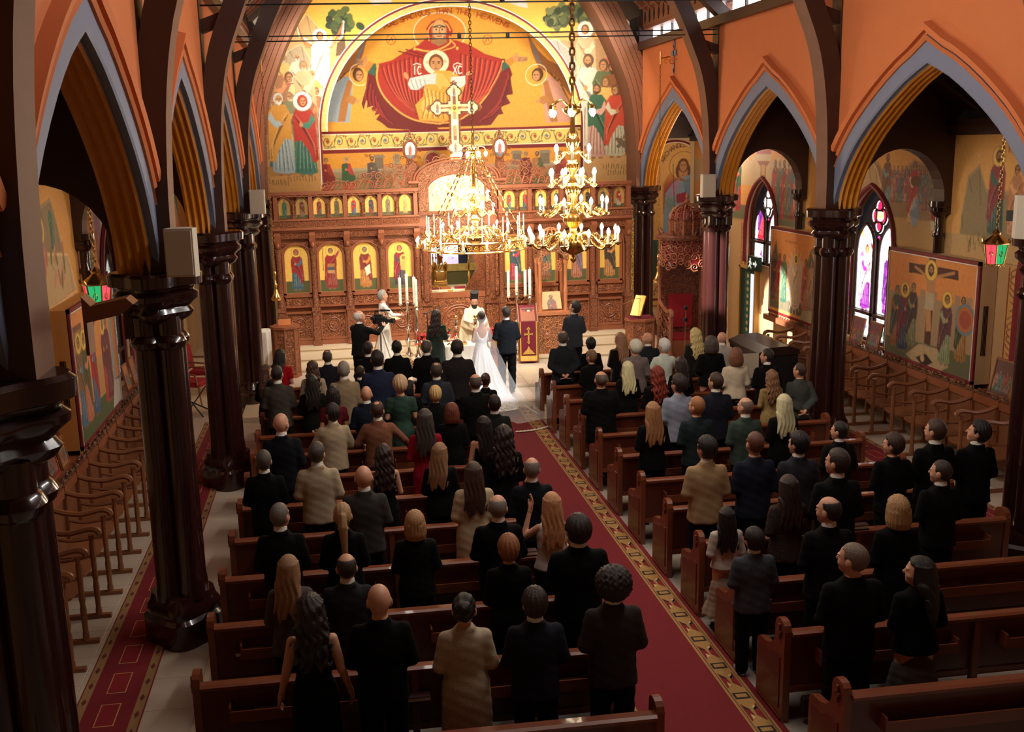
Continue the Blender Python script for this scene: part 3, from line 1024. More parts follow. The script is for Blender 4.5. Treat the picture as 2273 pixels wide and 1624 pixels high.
def mountain(cv, pts, c):
 cv.poly(c, pts)
 for (x1, y1), (x2, y2) in zip(pts, pts[1:]):
  cv.line(shade(c, 0.72), 0.02, [(x1, y1), (x1 * .6 + x2 * .4, min(y1, y2) - .25)])
 cv.line(shade(c, 1.18), 0.03, [(a, b - .03) for a, b in pts])
# ================================================================ murals of the sanctuary wall
AC, AR, AZ, AD, WY = 0.10, 3.50, 5.72, 1.35, 27.05     # apse centre, radius, springing, depth, wall plane
def apse_y(a, b):
 q = ((a - AC) / AR) ** 2 + np.where(b > AZ, (b - AZ) / (AR * 0.93), 0) ** 2
 return WY + AD * np.sqrt(np.clip(1 - q, 0, 1))
def on_apse(u, v):
 lo, hi = WY, WY + AD + .1
 for _ in range(30):
  y = (lo + hi) / 2
  x, _, z = at(u, v, 1, y)
  if float(apse_y(np.float64(x), np.float64(z))) > y:
   lo = y
  else:
   hi = y
 return x, z
def z1(*pts):   # measured on an enlargement of the photograph, left half
 return [on_apse(560 + a / 3.69, b / 3.69) for a, b in pts]
def z2(*pts):   # right half
 return [on_apse(960 + a / 3.69, b / 3.69) for a, b in pts]
def pell(c, u, v, ru, rv):
 """an ellipse measured on the photograph, painted on the curved surface"""
 cv.poly(c, [on_apse(u + ru * math.cos(k * PI / 16), v + rv * math.sin(k * PI / 16)) for k in range(32)])
def pring(c, u, v, ru, rv, w_):
 cv.line(c, w_, [on_apse(u + ru * math.cos(k * PI / 20), v + rv * math.sin(k * PI / 20)) for k in range(41)])
def pletter(ch, c, u, v, w_, h_, rot, t):
 ca, sa = math.cos(rot), math.sin(rot)
 for st in GLYPH[ch]:
  cv.line(c, t, [on_apse(u + (a - .5) * w_ * ca + b * h_ * sa, v + (a - .5) * w_ * sa - b * h_ * ca) for a, b in st])
def sm(pts, k=3):
 return smooth_curve(pts, (len(pts) - 1) * k)
cv = Canvas(AC - AR, AC + AR, 4.05, AZ + AR * 0.93, 0.0165, (226, 160, 62))
DKR, RED, LRED, EDGE = (112, 28, 26), (168, 46, 34), (206, 84, 56), (232, 168, 80)
# upper field slightly deeper, halo, lettering
H0 = on_apse(974, 66)
pell((214, 138, 50), 976, 72, 58, 44)
pring((245, 225, 190), 976, 72, 58, 44, .024)
tx = "MORE SPACIOUS THAN THE HEAVENS"
Tp = smooth_curve([(858, 62), (893, 49), (930, 37), (975, 30), (1020, 31), (1075, 42), (1124, 60)], len(tx) - 1)
for i, ch in enumerate(tx):
 a, b = Tp[max(0, i - 1)], Tp[min(len(Tp) - 1, i + 1)]
 pletter(ch, (176, 62, 34), Tp[i][0], Tp[i][1], 9, 11, math.atan2(b[1] - a[1], b[0] - a[0]), 0.022)
for mx_ in (868, 1082):
 c = on_apse(mx_, 88)
 cv.ring((176, 62, 34), *c, 0.12, 0.02)
 cv.line((176, 62, 34), 0.02, [(c[0] - .06, c[1] - .05), (c[0] + .02, c[1] + .06), (c[0] + .05, c[1] - .05)])
# bowing angels at both sides
for e in (-1, 1):
 def w(u, v):
  return on_apse(975 + e * (u - 975) if e < 0 else u, v)
 P = lambda *q: [on_apse(a if e > 0 else 1992 - a + (v_off(a)), b) for a, b in q]
 v_off = lambda a: -4
 cv.poly((150, 95, 50), P((1170, 72), (1182, 120), (1195, 150), (1235, 170), (1268, 215), (1255, 150), (1215, 132), (1195, 112)))
 cv.poly((95, 118, 140), P((1178, 85), (1192, 118), (1202, 142), (1196, 138), (1184, 112)))
 for q in range(5):
  cv.line((110, 66, 34), .02, P((1205 + q * 9, 150 + q * 6), (1240 + q * 6, 178 + q * 12)))
 cv.poly((205, 150, 130) if e > 0 else (150, 165, 175), P((1205, 178), (1222, 168), (1242, 185), (1262, 225), (1268, 270), (1212, 272), (1206, 220)))
 cv.poly((170, 110, 60), P((1205, 180), (1216, 178), (1232, 230), (1238, 270), (1222, 270)))
 cv.poly((176, 120, 66), P((1212, 210), (1200, 215), (1192, 225), (1206, 232), (1222, 224)))
 cv.ell(SKIN, *P((1194, 224))[0], .07, .04, .5)
 cv.ring((244, 222, 180), *P((1190, 166))[0], 0.27, 0.02)
 head(cv, *P((1193, 167))[0], 0.15, (84, 50, 30), None, None, None, -0.8 * e)
# the wide cloak: dark lining, red outside, gold hem
L = z1((1030, 520), (945, 600), (930, 720), (888, 850), (912, 918), (935, 830), (945, 855), (932, 890), (985, 872), (978, 900), (1022, 892), (1000, 945), (1048, 930), (1014, 978), (1065, 1010), (1112, 1050), (1250, 1062), (1540, 1068))
R = z2((40, 1045), (240, 1035), (390, 1030), (478, 1024), (540, 940), (582, 932), (556, 870), (560, 876), (640, 845), (600, 780), (660, 772), (640, 640), (655, 610), (636, 555), (590, 480))
body = L + R + z2((560, 480), (430, 440), (300, 365), (190, 330), (100, 330)) + z1((1480, 340), (1400, 350), (1250, 425), (1150, 490), (1060, 522))
cv.poly(DKR, body)
inn = z1((1450, 345), (1380, 365), (1250, 430), (1140, 495), (1040, 520), (1012, 540), (1022, 640), (1060, 760), (1140, 860), (1240, 940), (1360, 990), (1540, 1012)) + z2((40, 1008), (200, 985), (330, 905), (430, 800), (500, 690), (555, 580), (580, 500), (540, 482), (430, 440), (300, 365), (190, 335), (90, 335))
cv.poly(RED, inn)
for pts in (z1((1030, 530), (1020, 640), (1060, 760), (1140, 860), (1240, 940), (1360, 990), (1540, 1014)), z2((40, 1012), (200, 988), (330, 908), (430, 800), (500, 690), (555, 580), (578, 500))):
 cv.line(EDGE, 0.045, sm(pts))
for k in range(9):   # folds falling from both arms
 t = k / 8
 a = z1((1060 + 300 * t, 540 - 90 * t), (1090 + 270 * t, 640 + 20 * t), (1180 + 180 * t, 790 + 60 * t), (1340 + 60 * t, 930 + 30 * t))
 b = z2((560 - 330 * t, 510 - 70 * t), (520 - 290 * t, 620 + 20 * t), (430 - 210 * t, 760 + 60 * t), (260 - 90 * t, 900 + 50 * t))
 for f in (a, b):
  cv.line(DKR, 0.035, sm(f))
  cv.line(LRED, 0.03, sm([(x + .05, y - .04) for x, y in f]))
for k in range(6):
 a = z1((950 + 20 * k, 640 + 50 * k), (925 + 34 * k, 780 + 38 * k), (950 + 40 * k, 880 + 26 * k))
 b = z2((620 - 14 * k, 600 + 55 * k), (610 - 26 * k, 720 + 45 * k), (560 - 34 * k, 860 + 26 * k))
 for f in (a, b):
  cv.line((150, 44, 40), 0.04, sm(f))
  cv.line((84, 20, 22), 0.03, sm([(x + .05, y) for x, y in f]))
cv.line(EDGE, .03, z1((1020, 540), (935, 600), (925, 720), (890, 850), (912, 915), (936, 828), (935, 890), (985, 872)))
# sleeves and hands
cv.poly((52, 92, 76), z1((935, 590), (985, 515), (1014, 520), (1012, 625)))
cv.poly((196, 128, 52), z1((915, 560), (950, 498), (995, 520), (940, 600)))
cv.poly(SKIN, z1((945, 498), (930, 448), (918, 478), (858, 486), (850, 515), (870, 535), (915, 560)))
for q in range(3):
 cv.line(shade(SKIN, .6), .014, z1((855, 500 + 12 * q), (905, 505 + 12 * q)))
cv.poly((52, 92, 76), z2((566, 590), (570, 520), (600, 490), (640, 540)))
cv.poly((196, 128, 52), z2((590, 500), (655, 462), (680, 500), (632, 545)))
cv.poly(SKIN, z2((655, 470), (690, 428), (700, 455), (780, 465), (785, 490), (740, 512), (680, 508)))
for q in range(3):
 cv.line(shade(SKIN, .6), .014, z2((700, 474 + 11 * q), (775, 474 + 11 * q)))
# shoulders, neck and head
for k in range(5):
 cv.line(DKR, .035, sm(z1((1440 - 60 * k, 360 + 15 * k), (1500, 420 + 18 * k), (1590, 410 + 14 * k))))
cv.poly(RED, z1((1330, 395), (1440, 300), (1424, 230), (1470, 175), (1532, 152), (1600, 175), (1640, 240)) + z2((165, 260), (150, 310), (250, 385), (120, 440)) + z1((1540, 450)))
cv.line(EDGE, .035, sm(z1((1448, 330), (1440, 250), (1480, 195), (1532, 180), (1590, 195), (1622, 250))))
cv.line(EDGE, .045, sm(z1((1340, 400), (1440, 420), (1540, 400), (1620, 350)) + z2((140, 300))))
cv.line(EDGE, .03, sm(z1((1540, 420), (1660, 380)) + z2((150, 330))))
pell(shade(SKIN, .9), 975, 68, 17, 26)
cv.poly(shade(SKIN, .8), z1((1480, 300), (1580, 300), (1600, 345), (1530, 380), (1460, 345)))
pell((216, 162, 112), 975, 66, 14, 22)
cv.poly((58, 92, 78), z1((1478, 218), (1532, 200), (1590, 218), (1591, 226), (1532, 209), (1477, 227)))
d = (58, 30, 20)
for e in (-1, 1):
 u = 975 + e * 6.8
 cv.line(d, .024, [on_apse(u - 5, 60.5), on_apse(u, 59), on_apse(u + 5, 60.5)])
 pell((232, 200, 160), u, 65, 3.6, 1.6)
 pell(d, u, 65, 2, 2)
cv.line(shade(SKIN, .55), .02, [on_apse(976, 62), on_apse(974.5, 73), on_apse(977.5, 73.5)])
cv.line((150, 60, 46), .026, [on_apse(970.5, 80), on_apse(979.5, 80)])
for q in ((1545, 178), (1330, 400)):
 cv.ell(EDGE, *z1(q)[0], .04, .04)
cv.ell(EDGE, *z2((203, 395))[0], .04, .04)
# the child on her knees
pell((250, 232, 190), 968, 138, 29, 28)
pring((176, 84, 40), 968, 138, 29, 28, .02)
for (q, w_) in (((967, 118), .03), ((948, 138), .03), ((988, 136), .03)):
 cv.ring((176, 84, 40), *on_apse(*q), .03, .012)
cv.poly((226, 166, 66), z1((1410, 690), (1500, 575), (1624, 580), (1720, 640), (1740, 700), (1700, 830), (1690, 960), (1560, 1000), (1370, 985), (1335, 860), (1400, 790)))
cv.poly((206, 212, 206), z1((1420, 690), (1360, 735), (1300, 735), (1275, 690), (1290, 640), (1430, 610), (1510, 600), (1512, 690)))
cv.poly((206, 212, 206), z2((150, 630), (270, 620), (270, 690), (230, 720), (150, 700)))
cv.poly((236, 186, 92), z1((1510, 600), (1560, 600), (1640, 720), (1560, 700), (1540, 740), (1500, 680)))
cv.ell((238, 190, 96), *z1((1460, 860))[0], .27, .22, .4)
for k in range(7):
 cv.line((176, 106, 38), .025, sm(z1((1400 + 34 * k, 720 + 8 * k), (1420 + 30 * k, 850), (1390 + 45 * k, 970))))
 cv.line((250, 214, 130), .02, sm(z1((1412 + 34 * k, 730 + 8 * k), (1434 + 30 * k, 850), (1404 + 45 * k, 960))))
for k in range(4):
 cv.line((130, 150, 150), .02, sm(z1((1300 + 36 * k, 650), (1310 + 36 * k, 690), (1330 + 30 * k, 725))))
cv.ell(SKIN, *z1((1260, 620))[0], .06, .1, .5)
cv.ell(SKIN, *z2((300, 600))[0], .1, .05, .3)
pell((120, 72, 36), 968, 138, 16.5, 18)
pell(SKIN, 968, 142, 12.5, 16)
for e in (-1, 1):
 cv.line((60, 35, 22), .02, [on_apse(968 + e * 3, 137), on_apse(968 + e * 9, 137)])
 pell((60, 35, 22), 968 + e * 6, 140, 1.8, 1.5)
cv.line((140, 60, 45), .02, [on_apse(965, 152), on_apse(971, 152)])
cv.line(shade(SKIN, .6), .016, [on_apse(968, 140), on_apse(967, 147)])
for s_, u, v in (('IC', 925, 156), ('XC', 1015, 155)):
 q = on_apse(u, v)
 for i, ch in enumerate(s_):
  letter(cv, ch, (245, 232, 215), q[0] + i * .13 - .06, q[1] - .1, .1, .2, 0, .028)
 cv.line((245, 232, 215), .022, [(q[0] - .1, q[1] + .14), (q[0], q[1] + .18), (q[0] + .12, q[1] + .14)])
# ornament band and lower frieze of the twelve at table
cv.rect((120, 24, 28), AC - AR, AC + AR, 5.66, 5.73)
cv.rect((236, 200, 110), AC - AR, AC + AR, 5.26, 5.66)
cv.rect((245, 230, 200), AC - AR, AC + AR, 5.64, 5.665)
vine(cv, AC - AR, AC + AR, 5.46, 0.38, 22, (112, 100, 60))
cv.rect((245, 230, 200), AC - AR, AC + AR, 5.25, 5.275)
cv.rect((120, 24, 28), AC - AR, AC + AR, 5.15, 5.25)
cv.rect((214, 146, 52), AC - AR, AC + AR, 4.05, 5.15)
cv.rect((146, 128, 96), AC - AR, AC + AR, 4.05, 4.74)
cv.rect((170, 150, 116), AC - AR, AC + AR, 4.66, 4.74)
cv.rect((122, 112, 72), AC - AR, AC + AR, 4.05, 4.5)
text_line(cv, "THE HOLY", (120, 40, 30), -2.22, 5.03, .045, .06, .012)
for x in (-1.85, 2.0, 2.75):
 cv.rect((120, 104, 84), x - .12, x + .12, 4.7, 5.0)
 cv.poly((140, 124, 100), [(x - .18, 5.0), (x + .18, 5.0), (x + .12, 5.08), (x - .12, 5.08)])
frz = [(-3.3, (150, 50, 40), (120, 36, 36), (90, 70, 50), None), (-2.75, (170, 60, 50), (58, 84, 52), (150, 140, 120), (170, 160, 140)), (-2.05, (96, 84, 74), (90, 76, 66), (60, 40, 26), (60, 40, 26)), (-1.35, (168, 152, 118), (160, 146, 110), (120, 96, 60), None),
 (-.9, (150, 98, 54), (130, 84, 46), (90, 70, 50), None), (-.4, (52, 84, 62), (150, 60, 46), (70, 50, 30), None), (.95, (60, 84, 70), (160, 70, 50), (60, 40, 30), None), (2.25, (110, 48, 40), (100, 44, 38), (130, 110, 90), (150, 140, 120)), (2.55, (84, 92, 58), (170, 110, 66), (60, 40, 26), (60, 40, 26)), (3.15, (160, 70, 58), (140, 58, 50), (110, 80, 50), None)]
for x, a, b_, hr, bd in frz:
 saint(cv, x, 4.12, .95, a, b_, hr, bd, (150, 136, 110) if x in (-1.35,) else None, seated=True, turn=.4 if x < 0 else -.4)
for x in (-.35, .55):
 cv.ell((120, 40, 36), x, 4.9, .2, .2)
 cv.ring((160, 130, 90), x, 4.9, .24, .05)
cv.noise(0.05)
mur = thing('painted_apse', 'curved apse painted with the veiled mother in a red cloak above a gold band', 'mural', (0, WY, 4.05))
def _apse_pt(a, b):
 return a, apse_y(a, b) - WY, b - 4.05
cv.mesh('apse_painting', _apse_pt, M_PAINT, lambda a, b: (np.abs(a - AC) < AR - 0.01) & ((b < AZ) | (((a - AC) / AR) ** 2 + ((b - AZ) / (AR * .93)) ** 2 < 0.995)), mur)
# the rim of the apse: maroon line, ornament and white line, slightly proud
rimb = MB()
def arcp(r, y):
 return [(AC + r * math.cos(PI - PI * k / 60), y, (r * .93 if r else 0) * math.sin(PI * k / 60) + AZ - 4.05) for k in range(61)]
for r0, r1, y, k in ((AR - .19, AR - .16, -.012, 1), (AR - .16, AR - .03, -.008, 2), (AR - .03, AR + .02, -.016, 0), (AR + .02, AR + .045, -.012, 1)):
 rimb.mat(k)
 A, B = arcp(r0, y), arcp(r1, y)
 if r1 > AR - .02:
  A = [(AC - r0, y, 0)] + A + [(AC + r0, y, 0)]
  B = [(AC - r1, y, 0)] + B + [(AC + r1, y, 0)]
 rimb.strip(A, B)
rimb.build('painted_rim', [M_MAROON, M_WHITE, mat('ornament_gold', srgb(228, 190, 110), .6, var=.5, scale=9)], mur)
# --- flat spandrels of the same wall with the two crowds
def wp(u, v):
 x, _, z = at(u, v, 1, WY)
 return x, z
def inside_arch(a, b):
 tab = np.array([(z, x) for x, z in smooth_curve(RIB, 40)])
 lim = np.interp(b, tab[:, 0], tab[:, 1]) + 0.12
 ap = ((a - AC) / (AR + .02)) ** 2 + (np.maximum(b - AZ, 0) / ((AR + .02) * .93)) ** 2
 return (np.abs(a) < lim) & (ap > 1)
cv = Canvas(-5.05, 5.05, 4.0, 11.6, 0.019, (238, 178, 70))
G = (178, 148, 96)
# left: rocks, tree, winged figure in white, the crowd, the woman in red and the elder
mountain(cv, [wp(*p) for p in ((585, 430), (585, 300), (600, 200), (630, 120), (655, 60), (680, 28), (700, 50), (720, 75), (745, 100), (790, 80), (800, 120), (720, 300), (712, 430))], (196, 158, 104))
mountain(cv, [wp(*p) for p in ((600, 190), (640, 110), (668, 95), (690, 130), (680, 180), (640, 240))], (170, 150, 120))
cv.poly((96, 66, 40), [wp(*p) for p in ((745, 125), (752, 60), (764, 60), (768, 120))])
for k in range(46):
 a, b = wp(757 + rng.normal(0, 15), 52 + rng.normal(0, 9))
 cv.ell([(40, 58, 26), (58, 76, 32), (84, 96, 44), (30, 44, 22)][k % 4], a, b, .12, .09, rng.rand() * 3)
cv.poly((190, 140, 80), [wp(*p) for p in ((585, 430), (585, 350), (640, 345), (712, 350), (712, 430))])
cv.poly((168, 122, 66), [wp(*p) for p in ((590, 372), (640, 360), (700, 368), (712, 380), (660, 388), (600, 392))])
for e, pts in ((-1, ((659, 50), (665, 80), (690, 95), (700, 105), (684, 112), (664, 95))), (1, ((762, 48), (760, 80), (735, 100), (712, 106), (730, 112), (758, 88)))):
 cv.poly((228, 160, 96), [wp(*p) for p in pts])
 cv.line((250, 244, 226), .05, [wp(*p) for p in pts[:3]])
 for k in range(4):
  q = [wp(*p) for p in pts]
  cv.line((170, 100, 50), .02, [q[0], blend(q[1], q[4], .2 + .2 * k), q[3]])
def fig(u, vt, vb, *a, **k):
 """figure whose head top and feet are at photo heights vt, vb"""
 x, zt = wp(u, vt)
 x2, zb = wp(u, vb)
 saint(cv, x, zb, zt - zb, *a, **k)
fig(709, 66, 215, (232, 226, 214), (240, 236, 226), (120, 76, 40), None, (250, 240, 215), arm=2, turn=.3)
for u, vt, vb, r, c, hr, bd in ((628, 118, 250, (214, 160, 96), (222, 176, 104), (150, 120, 90), (190, 170, 140)), (658, 114, 260, (206, 196, 168), (216, 206, 180), (170, 150, 130), (210, 200, 190)), (640, 155, 330, (180, 120, 96), (170, 104, 80), (110, 66, 40), None),
      (690, 148, 330, (236, 214, 160), (226, 170, 90), (190, 180, 160), (225, 215, 200)), (655, 165, 300, (196, 190, 120), (210, 200, 140), (200, 190, 170), (230, 220, 205)), (700, 190, 330, (214, 130, 90), (206, 110, 76), (120, 80, 50), None), (622, 190, 330, (150, 96, 70), (170, 110, 80), (90, 60, 40), None)):
 fig(u, vt, vb, r, c, hr, bd, None, turn=.4)
fig(621, 202, 390, (150, 168, 176), (206, 146, 62), (205, 200, 190), (225, 220, 210), None, turn=.5, arm=-1, lean=-.03)
cv.poly((72, 96, 112), [wp(*p) for p in ((600, 358), (640, 362), (638, 374), (598, 370))])
fig(670, 207, 392, (62, 112, 96), (170, 48, 36), veil=(176, 50, 38), halo=(252, 246, 228), turn=.4)
for u, vt, vb, c in ((600, 170, 330, (200, 150, 100)), (612, 140, 300, (190, 130, 90)), (672, 130, 300, (226, 200, 150)), (684, 205, 330, (190, 120, 80)), (640, 200, 350, (150, 150, 110)), (604, 215, 360, (160, 110, 80))):
 fig(u, vt, vb, c, shade(c, .85), (150, 120, 90), (190, 170, 140), None, turn=.4)
fig(621, 202, 390, (150, 168, 176), (206, 146, 62), (205, 200, 190), (225, 220, 210), None, turn=.5, arm=-1, lean=-.03)
fig(670, 207, 392, (62, 112, 96), (170, 48, 36), veil=(176, 50, 38), halo=(252, 246, 228), turn=.4)
# right: trees, winged figure in pink, the apostles looking up
mountain(cv, [wp(*p) for p in ((1225, 110), (1250, 80), (1300, 60), (1345, 40), (1370, 60), (1400, 200), (1410, 400), (1290, 400), (1295, 250), (1262, 170))], (176, 134, 92))
mountain(cv, [wp(*p) for p in ((1215, 90), (1235, 85), (1265, 110), (1285, 150), (1270, 170))], (160, 150, 140))
for cx_, cy_, n, sx_, sy_ in ((1240, 36, 40, 11, 10), (1292, 32, 44, 14, 10), (1225, 48, 12, 8, 4)):
 for k in range(n):
  a, b = wp(cx_ + rng.normal(0, sx_), cy_ + rng.normal(0, sy_))
  cv.ell([(58, 70, 36), (84, 92, 50), (118, 120, 66), (44, 54, 30)][k % 4], a, b, .12, .09, rng.rand() * 3)
cv.poly((206, 160, 104), [wp(*p) for p in ((1292, 400), (1294, 310), (1340, 300), (1390, 280), (1410, 300), (1410, 400))])
for pts in (((1222, 74), (1262, 70), (1290, 82), (1262, 92), (1228, 82)), ((1345, 62), (1322, 72), (1312, 88), (1330, 84), (1346, 70))):
 cv.poly((216, 160, 84), [wp(*p) for p in pts])
 cv.line((160, 100, 46), .025, [wp(*p) for p in pts[:3]])
fig(1299, 50, 215, (226, 186, 150), (236, 170, 130), (130, 84, 44), None, (252, 244, 222), arm=1, turn=-.3)
for u, vt, vb, r, c, hr, bd in ((1355, 104, 250, (196, 112, 96), (200, 104, 90), (90, 60, 40), (84, 56, 38)), (1306, 114, 330, (206, 196, 176), (214, 204, 186), (96, 64, 42), (90, 60, 40)), (1340, 126, 320, (226, 176, 96), (96, 104, 66), (100, 66, 40), None), (1361, 132, 330, (130, 80, 44), (140, 88, 48), (84, 54, 34), (76, 50, 32)), (1345, 165, 340, (222, 170, 90), (230, 180, 100), (120, 80, 44), None),
      (1378, 170, 345, (120, 76, 54), (110, 70, 50), (90, 60, 40), None)):
 fig(u, vt, vb, r, c, hr, bd, None, turn=-.4)
fig(1325, 182, 352, (196, 150, 136), (60, 100, 74), (96, 62, 40), (88, 58, 38), None, arm=1, turn=-.3)
fig(1366, 184, 350, (196, 188, 160), (200, 76, 52), (110, 72, 44), None, None, arm=-1, turn=-.3)
for k in range(18):
 a, b = wp(1370 + rng.rand() * 30, 300 + rng.rand() * 30)
 cv.ell((120, 100, 76), a, b, .06, .05)
for u0, u1, v in ((640, 700, 400), (600, 640, 408), (1340, 1390, 372), (1350, 1400, 385)):
 for k in range(10):
  a, b = wp(u0 + (u1 - u0) * k / 9, v + rng.rand() * 4)
  cv.line((110, 82, 44), .018, [(a, b), (a + .05 * (rng.rand() - .5), b + .12)])
# a pale winged hem at the crown of the arch
cv.poly((232, 206, 200), [wp(*p) for p in ((818, 0), (840, -20), (880, -20), (868, 6), (830, 12))])
cv.poly((232, 206, 200), [wp(*p) for p in ((1118, 0), (1130, -20), (1165, -10), (1172, 18), (1150, 14))])
cv.noise(0.05)
wm = struct(link('wall_chancel', MB().box(-5.3, 5.3, 28.6, 28.7, -0.1, 12).mesh('wall_chancel', M_CREAM)))
sp = thing('painted_spandrels', 'painted wall around the apse with crowds, angels and trees on gold ground', 'mural', (0, WY, 4.0))
cv.mesh('spandrel_painting', lambda a, b: (a, 0 * a, b - 4.0), M_PAINT, inside_arch, sp)
# ================================================================ carved icon screen
SY, S0 = 25.2, 0.43
scr = thing('iconostasis', 'carved walnut icon screen with two rows of gold ground icons and a crowning cross', 'icon screen', (0, SY, 0))
WINGS = [([-4.58, -3.73, -2.88, -2.03, -1.13], -4.70, -1.06), ([0.98, 1.75, 2.57, 3.39, 4.32], 0.92, 4.42)]
GOLDBG = (238, 190, 88)
def painted(cv, name, parent, y, mask=None, m=None, loc=None):
 return cv.mesh(name, lambda a, b: (a, 0 * a + y, b), m or M_ICON, mask, parent)
def archmask(c, hw, zs, rise):
 return lambda a, b: (np.abs(a - c) < hw) & (b < zs + rise * np.sqrt(np.clip(1 - ((a - c) / hw) ** 2, 0, 1)))
def archline(c, hw, z0, zs, rise, n=14, e=0.0):
 return [(c - hw - e, z0)] + [(c + (hw + e) * math.cos(PI - PI * k / n), zs + (rise + e) * math.sin(PI * k / n)) for k in range(n + 1)] + [(c + hw + e, z0)]
def arch_frame(mb, c, hw, z0, zs, rise, w, y0, y1):
 A, B = archline(c, hw, z0, zs, rise), archline(c, hw, z0, zs, rise, 14, w)
 F = lambda P, y: [(a, y, z) for a, z in P]
 mb.strip(F(A, y1), F(A, y0))
 mb.strip(F(A, y0), F(B, y0))
 mb.strip(F(B, y0), F(B, y1))
body = MB()
# carcass: plinth, boards behind, cornices
for cs, xa, xb in WINGS:
 body.box(xa, xb, 0.0, 0.25, S0, S0 + 0.12)
 body.box(xa, xb, 0.10, 0.25, S0, 4.2)
body.box(-1.06, -0.80, 0.0, 0.25, S0, 4.45)
body.box(0.60, 0.92, 0.0, 0.25, S0, 4.45)
body.box(-0.82, 0.62, 0.06, 0.25, 2.86, 4.7)
body.build('carcass', M_WALNUT, scr)
for cs, xa, xb in WINGS:
 c = MB()
 c.box(xa - .03, xb + .0, -0.06, 0.1, 4.19, 4.27)
 c.box(xa - .02, xb, -0.02, 0.1, 4.14, 4.19)
 c.box(xa, xb, -0.05, 0.1, 3.28, 3.34)
 c.box(xa, xb, -0.16, 0.1, 3.34, 3.40)
 c.box(xa, xb, -0.19, 0.1, 3.57, 3.61)
 c.build('cornice', M_WALNUT, scr)
 f = MB()
 f.box(xa, xb, -0.15, 0.1, 3.40, 3.57)
 f.box(xa, xb, -0.03, 0.1, 3.12, 3.28)
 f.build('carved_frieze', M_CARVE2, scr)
 n = int((xb - xa) / 0.17)
 sc_ = MB()
 for i in range(n):
  x = xa + (i + .5) * (xb - xa) / n
  sc_.scroll((x, 3.485), 0.075, lambda a, b: (a, -0.155, b), 1.5, 0, 1 if i % 2 else -1, .16, 12, 4)
  sc_.scroll((x, 3.20), 0.07, lambda a, b: (a, -0.04, b), 1.5, PI, 1 if i % 2 else -1, .16, 12, 4)
  sc_.sphere((x, -0.07, 4.165), 0.02, 6, 4)
 o = sc_.build('scrollwork', M_WALNUT, scr, True)
 o['kind'] = 'stuff'
 for i, x in enumerate(cs):
  k = MB()
  x = min(max(x, xa + .08), xb - .08)
  k.box(x - .09, x + .09, -0.14, 0.1, S0, 1.30)
  k.box(x - .105, x + .105, -0.16, 0.1, S0, S0 + .12)
  k.box(x - .105, x + .105, -0.16, 0.1, 1.30, 1.40)
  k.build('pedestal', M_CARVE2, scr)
  p = MB()
  p.lathe([(0.085, 1.40), (0.085, 1.46), (0.065, 1.50), (0.07, 1.9), (0.06, 2.0), (0.068, 2.05), (0.06, 2.6), (0.075, 2.65), (0.06, 2.70), (0.09, 2.82), (0.10, 2.88)], (x, -0.06, 0), 14)
  p.build('colonnette', M_CARVE2, scr, True)
  b = MB()
  b.prism([(-.06, 2.88), (-.16, 3.10), (-.20, 3.20), (-.20, 3.28), (.08, 3.28), (.08, 2.88)], lambda a, z, d: (x - .07 + d, a, z), 0.14)
  b.scroll((-.11, 3.1), .06, lambda a, z: (x - .075, a, z), 1.5, 0, 1, .2, 12, 5)
  b.sphere((x, -.13, 2.97), (.05, .06, .08), 8, 6)
  b.build('bracket', M_WALNUT, scr)
  MB().box(x - .05, x + .05, -0.10, 0.1, 3.61, 4.14).build('upper_post', M_WALNUT, scr)
LOW = [(((70, 100, 112), (150, 40, 42)), dict(veil=(160, 46, 44), halo=GOLDH, arm=1)), (((150, 60, 50), (150, 40, 44)), dict(hair=(80, 50, 30), halo=GOLDH, arm=2)),
 (((190, 120, 56), (130, 50, 42)), dict(hair=(74, 78, 84), beard=(120, 110, 96), halo=GOLDH, arm=1)), (((70, 60, 70), (140, 36, 50)), dict(veil=(150, 40, 54), halo=GOLDH, arm=-1)),
 (((170, 50, 70), (62, 76, 84)), dict(hair=(90, 56, 34), beard=(80, 50, 30), halo=GOLDH, arm=1)), (((130, 80, 54), (96, 100, 84)), dict(hair=(70, 46, 30), beard=(84, 60, 40), halo=GOLDH)),
 (((176, 110, 84), (120, 96, 110)), dict(hair=(120, 110, 96), beard=(150, 140, 124), halo=GOLDH)), (((186, 124, 66), (74, 58, 46)), dict(hair=(96, 70, 50), beard=(120, 96, 70), halo=GOLDH))]
n = 0
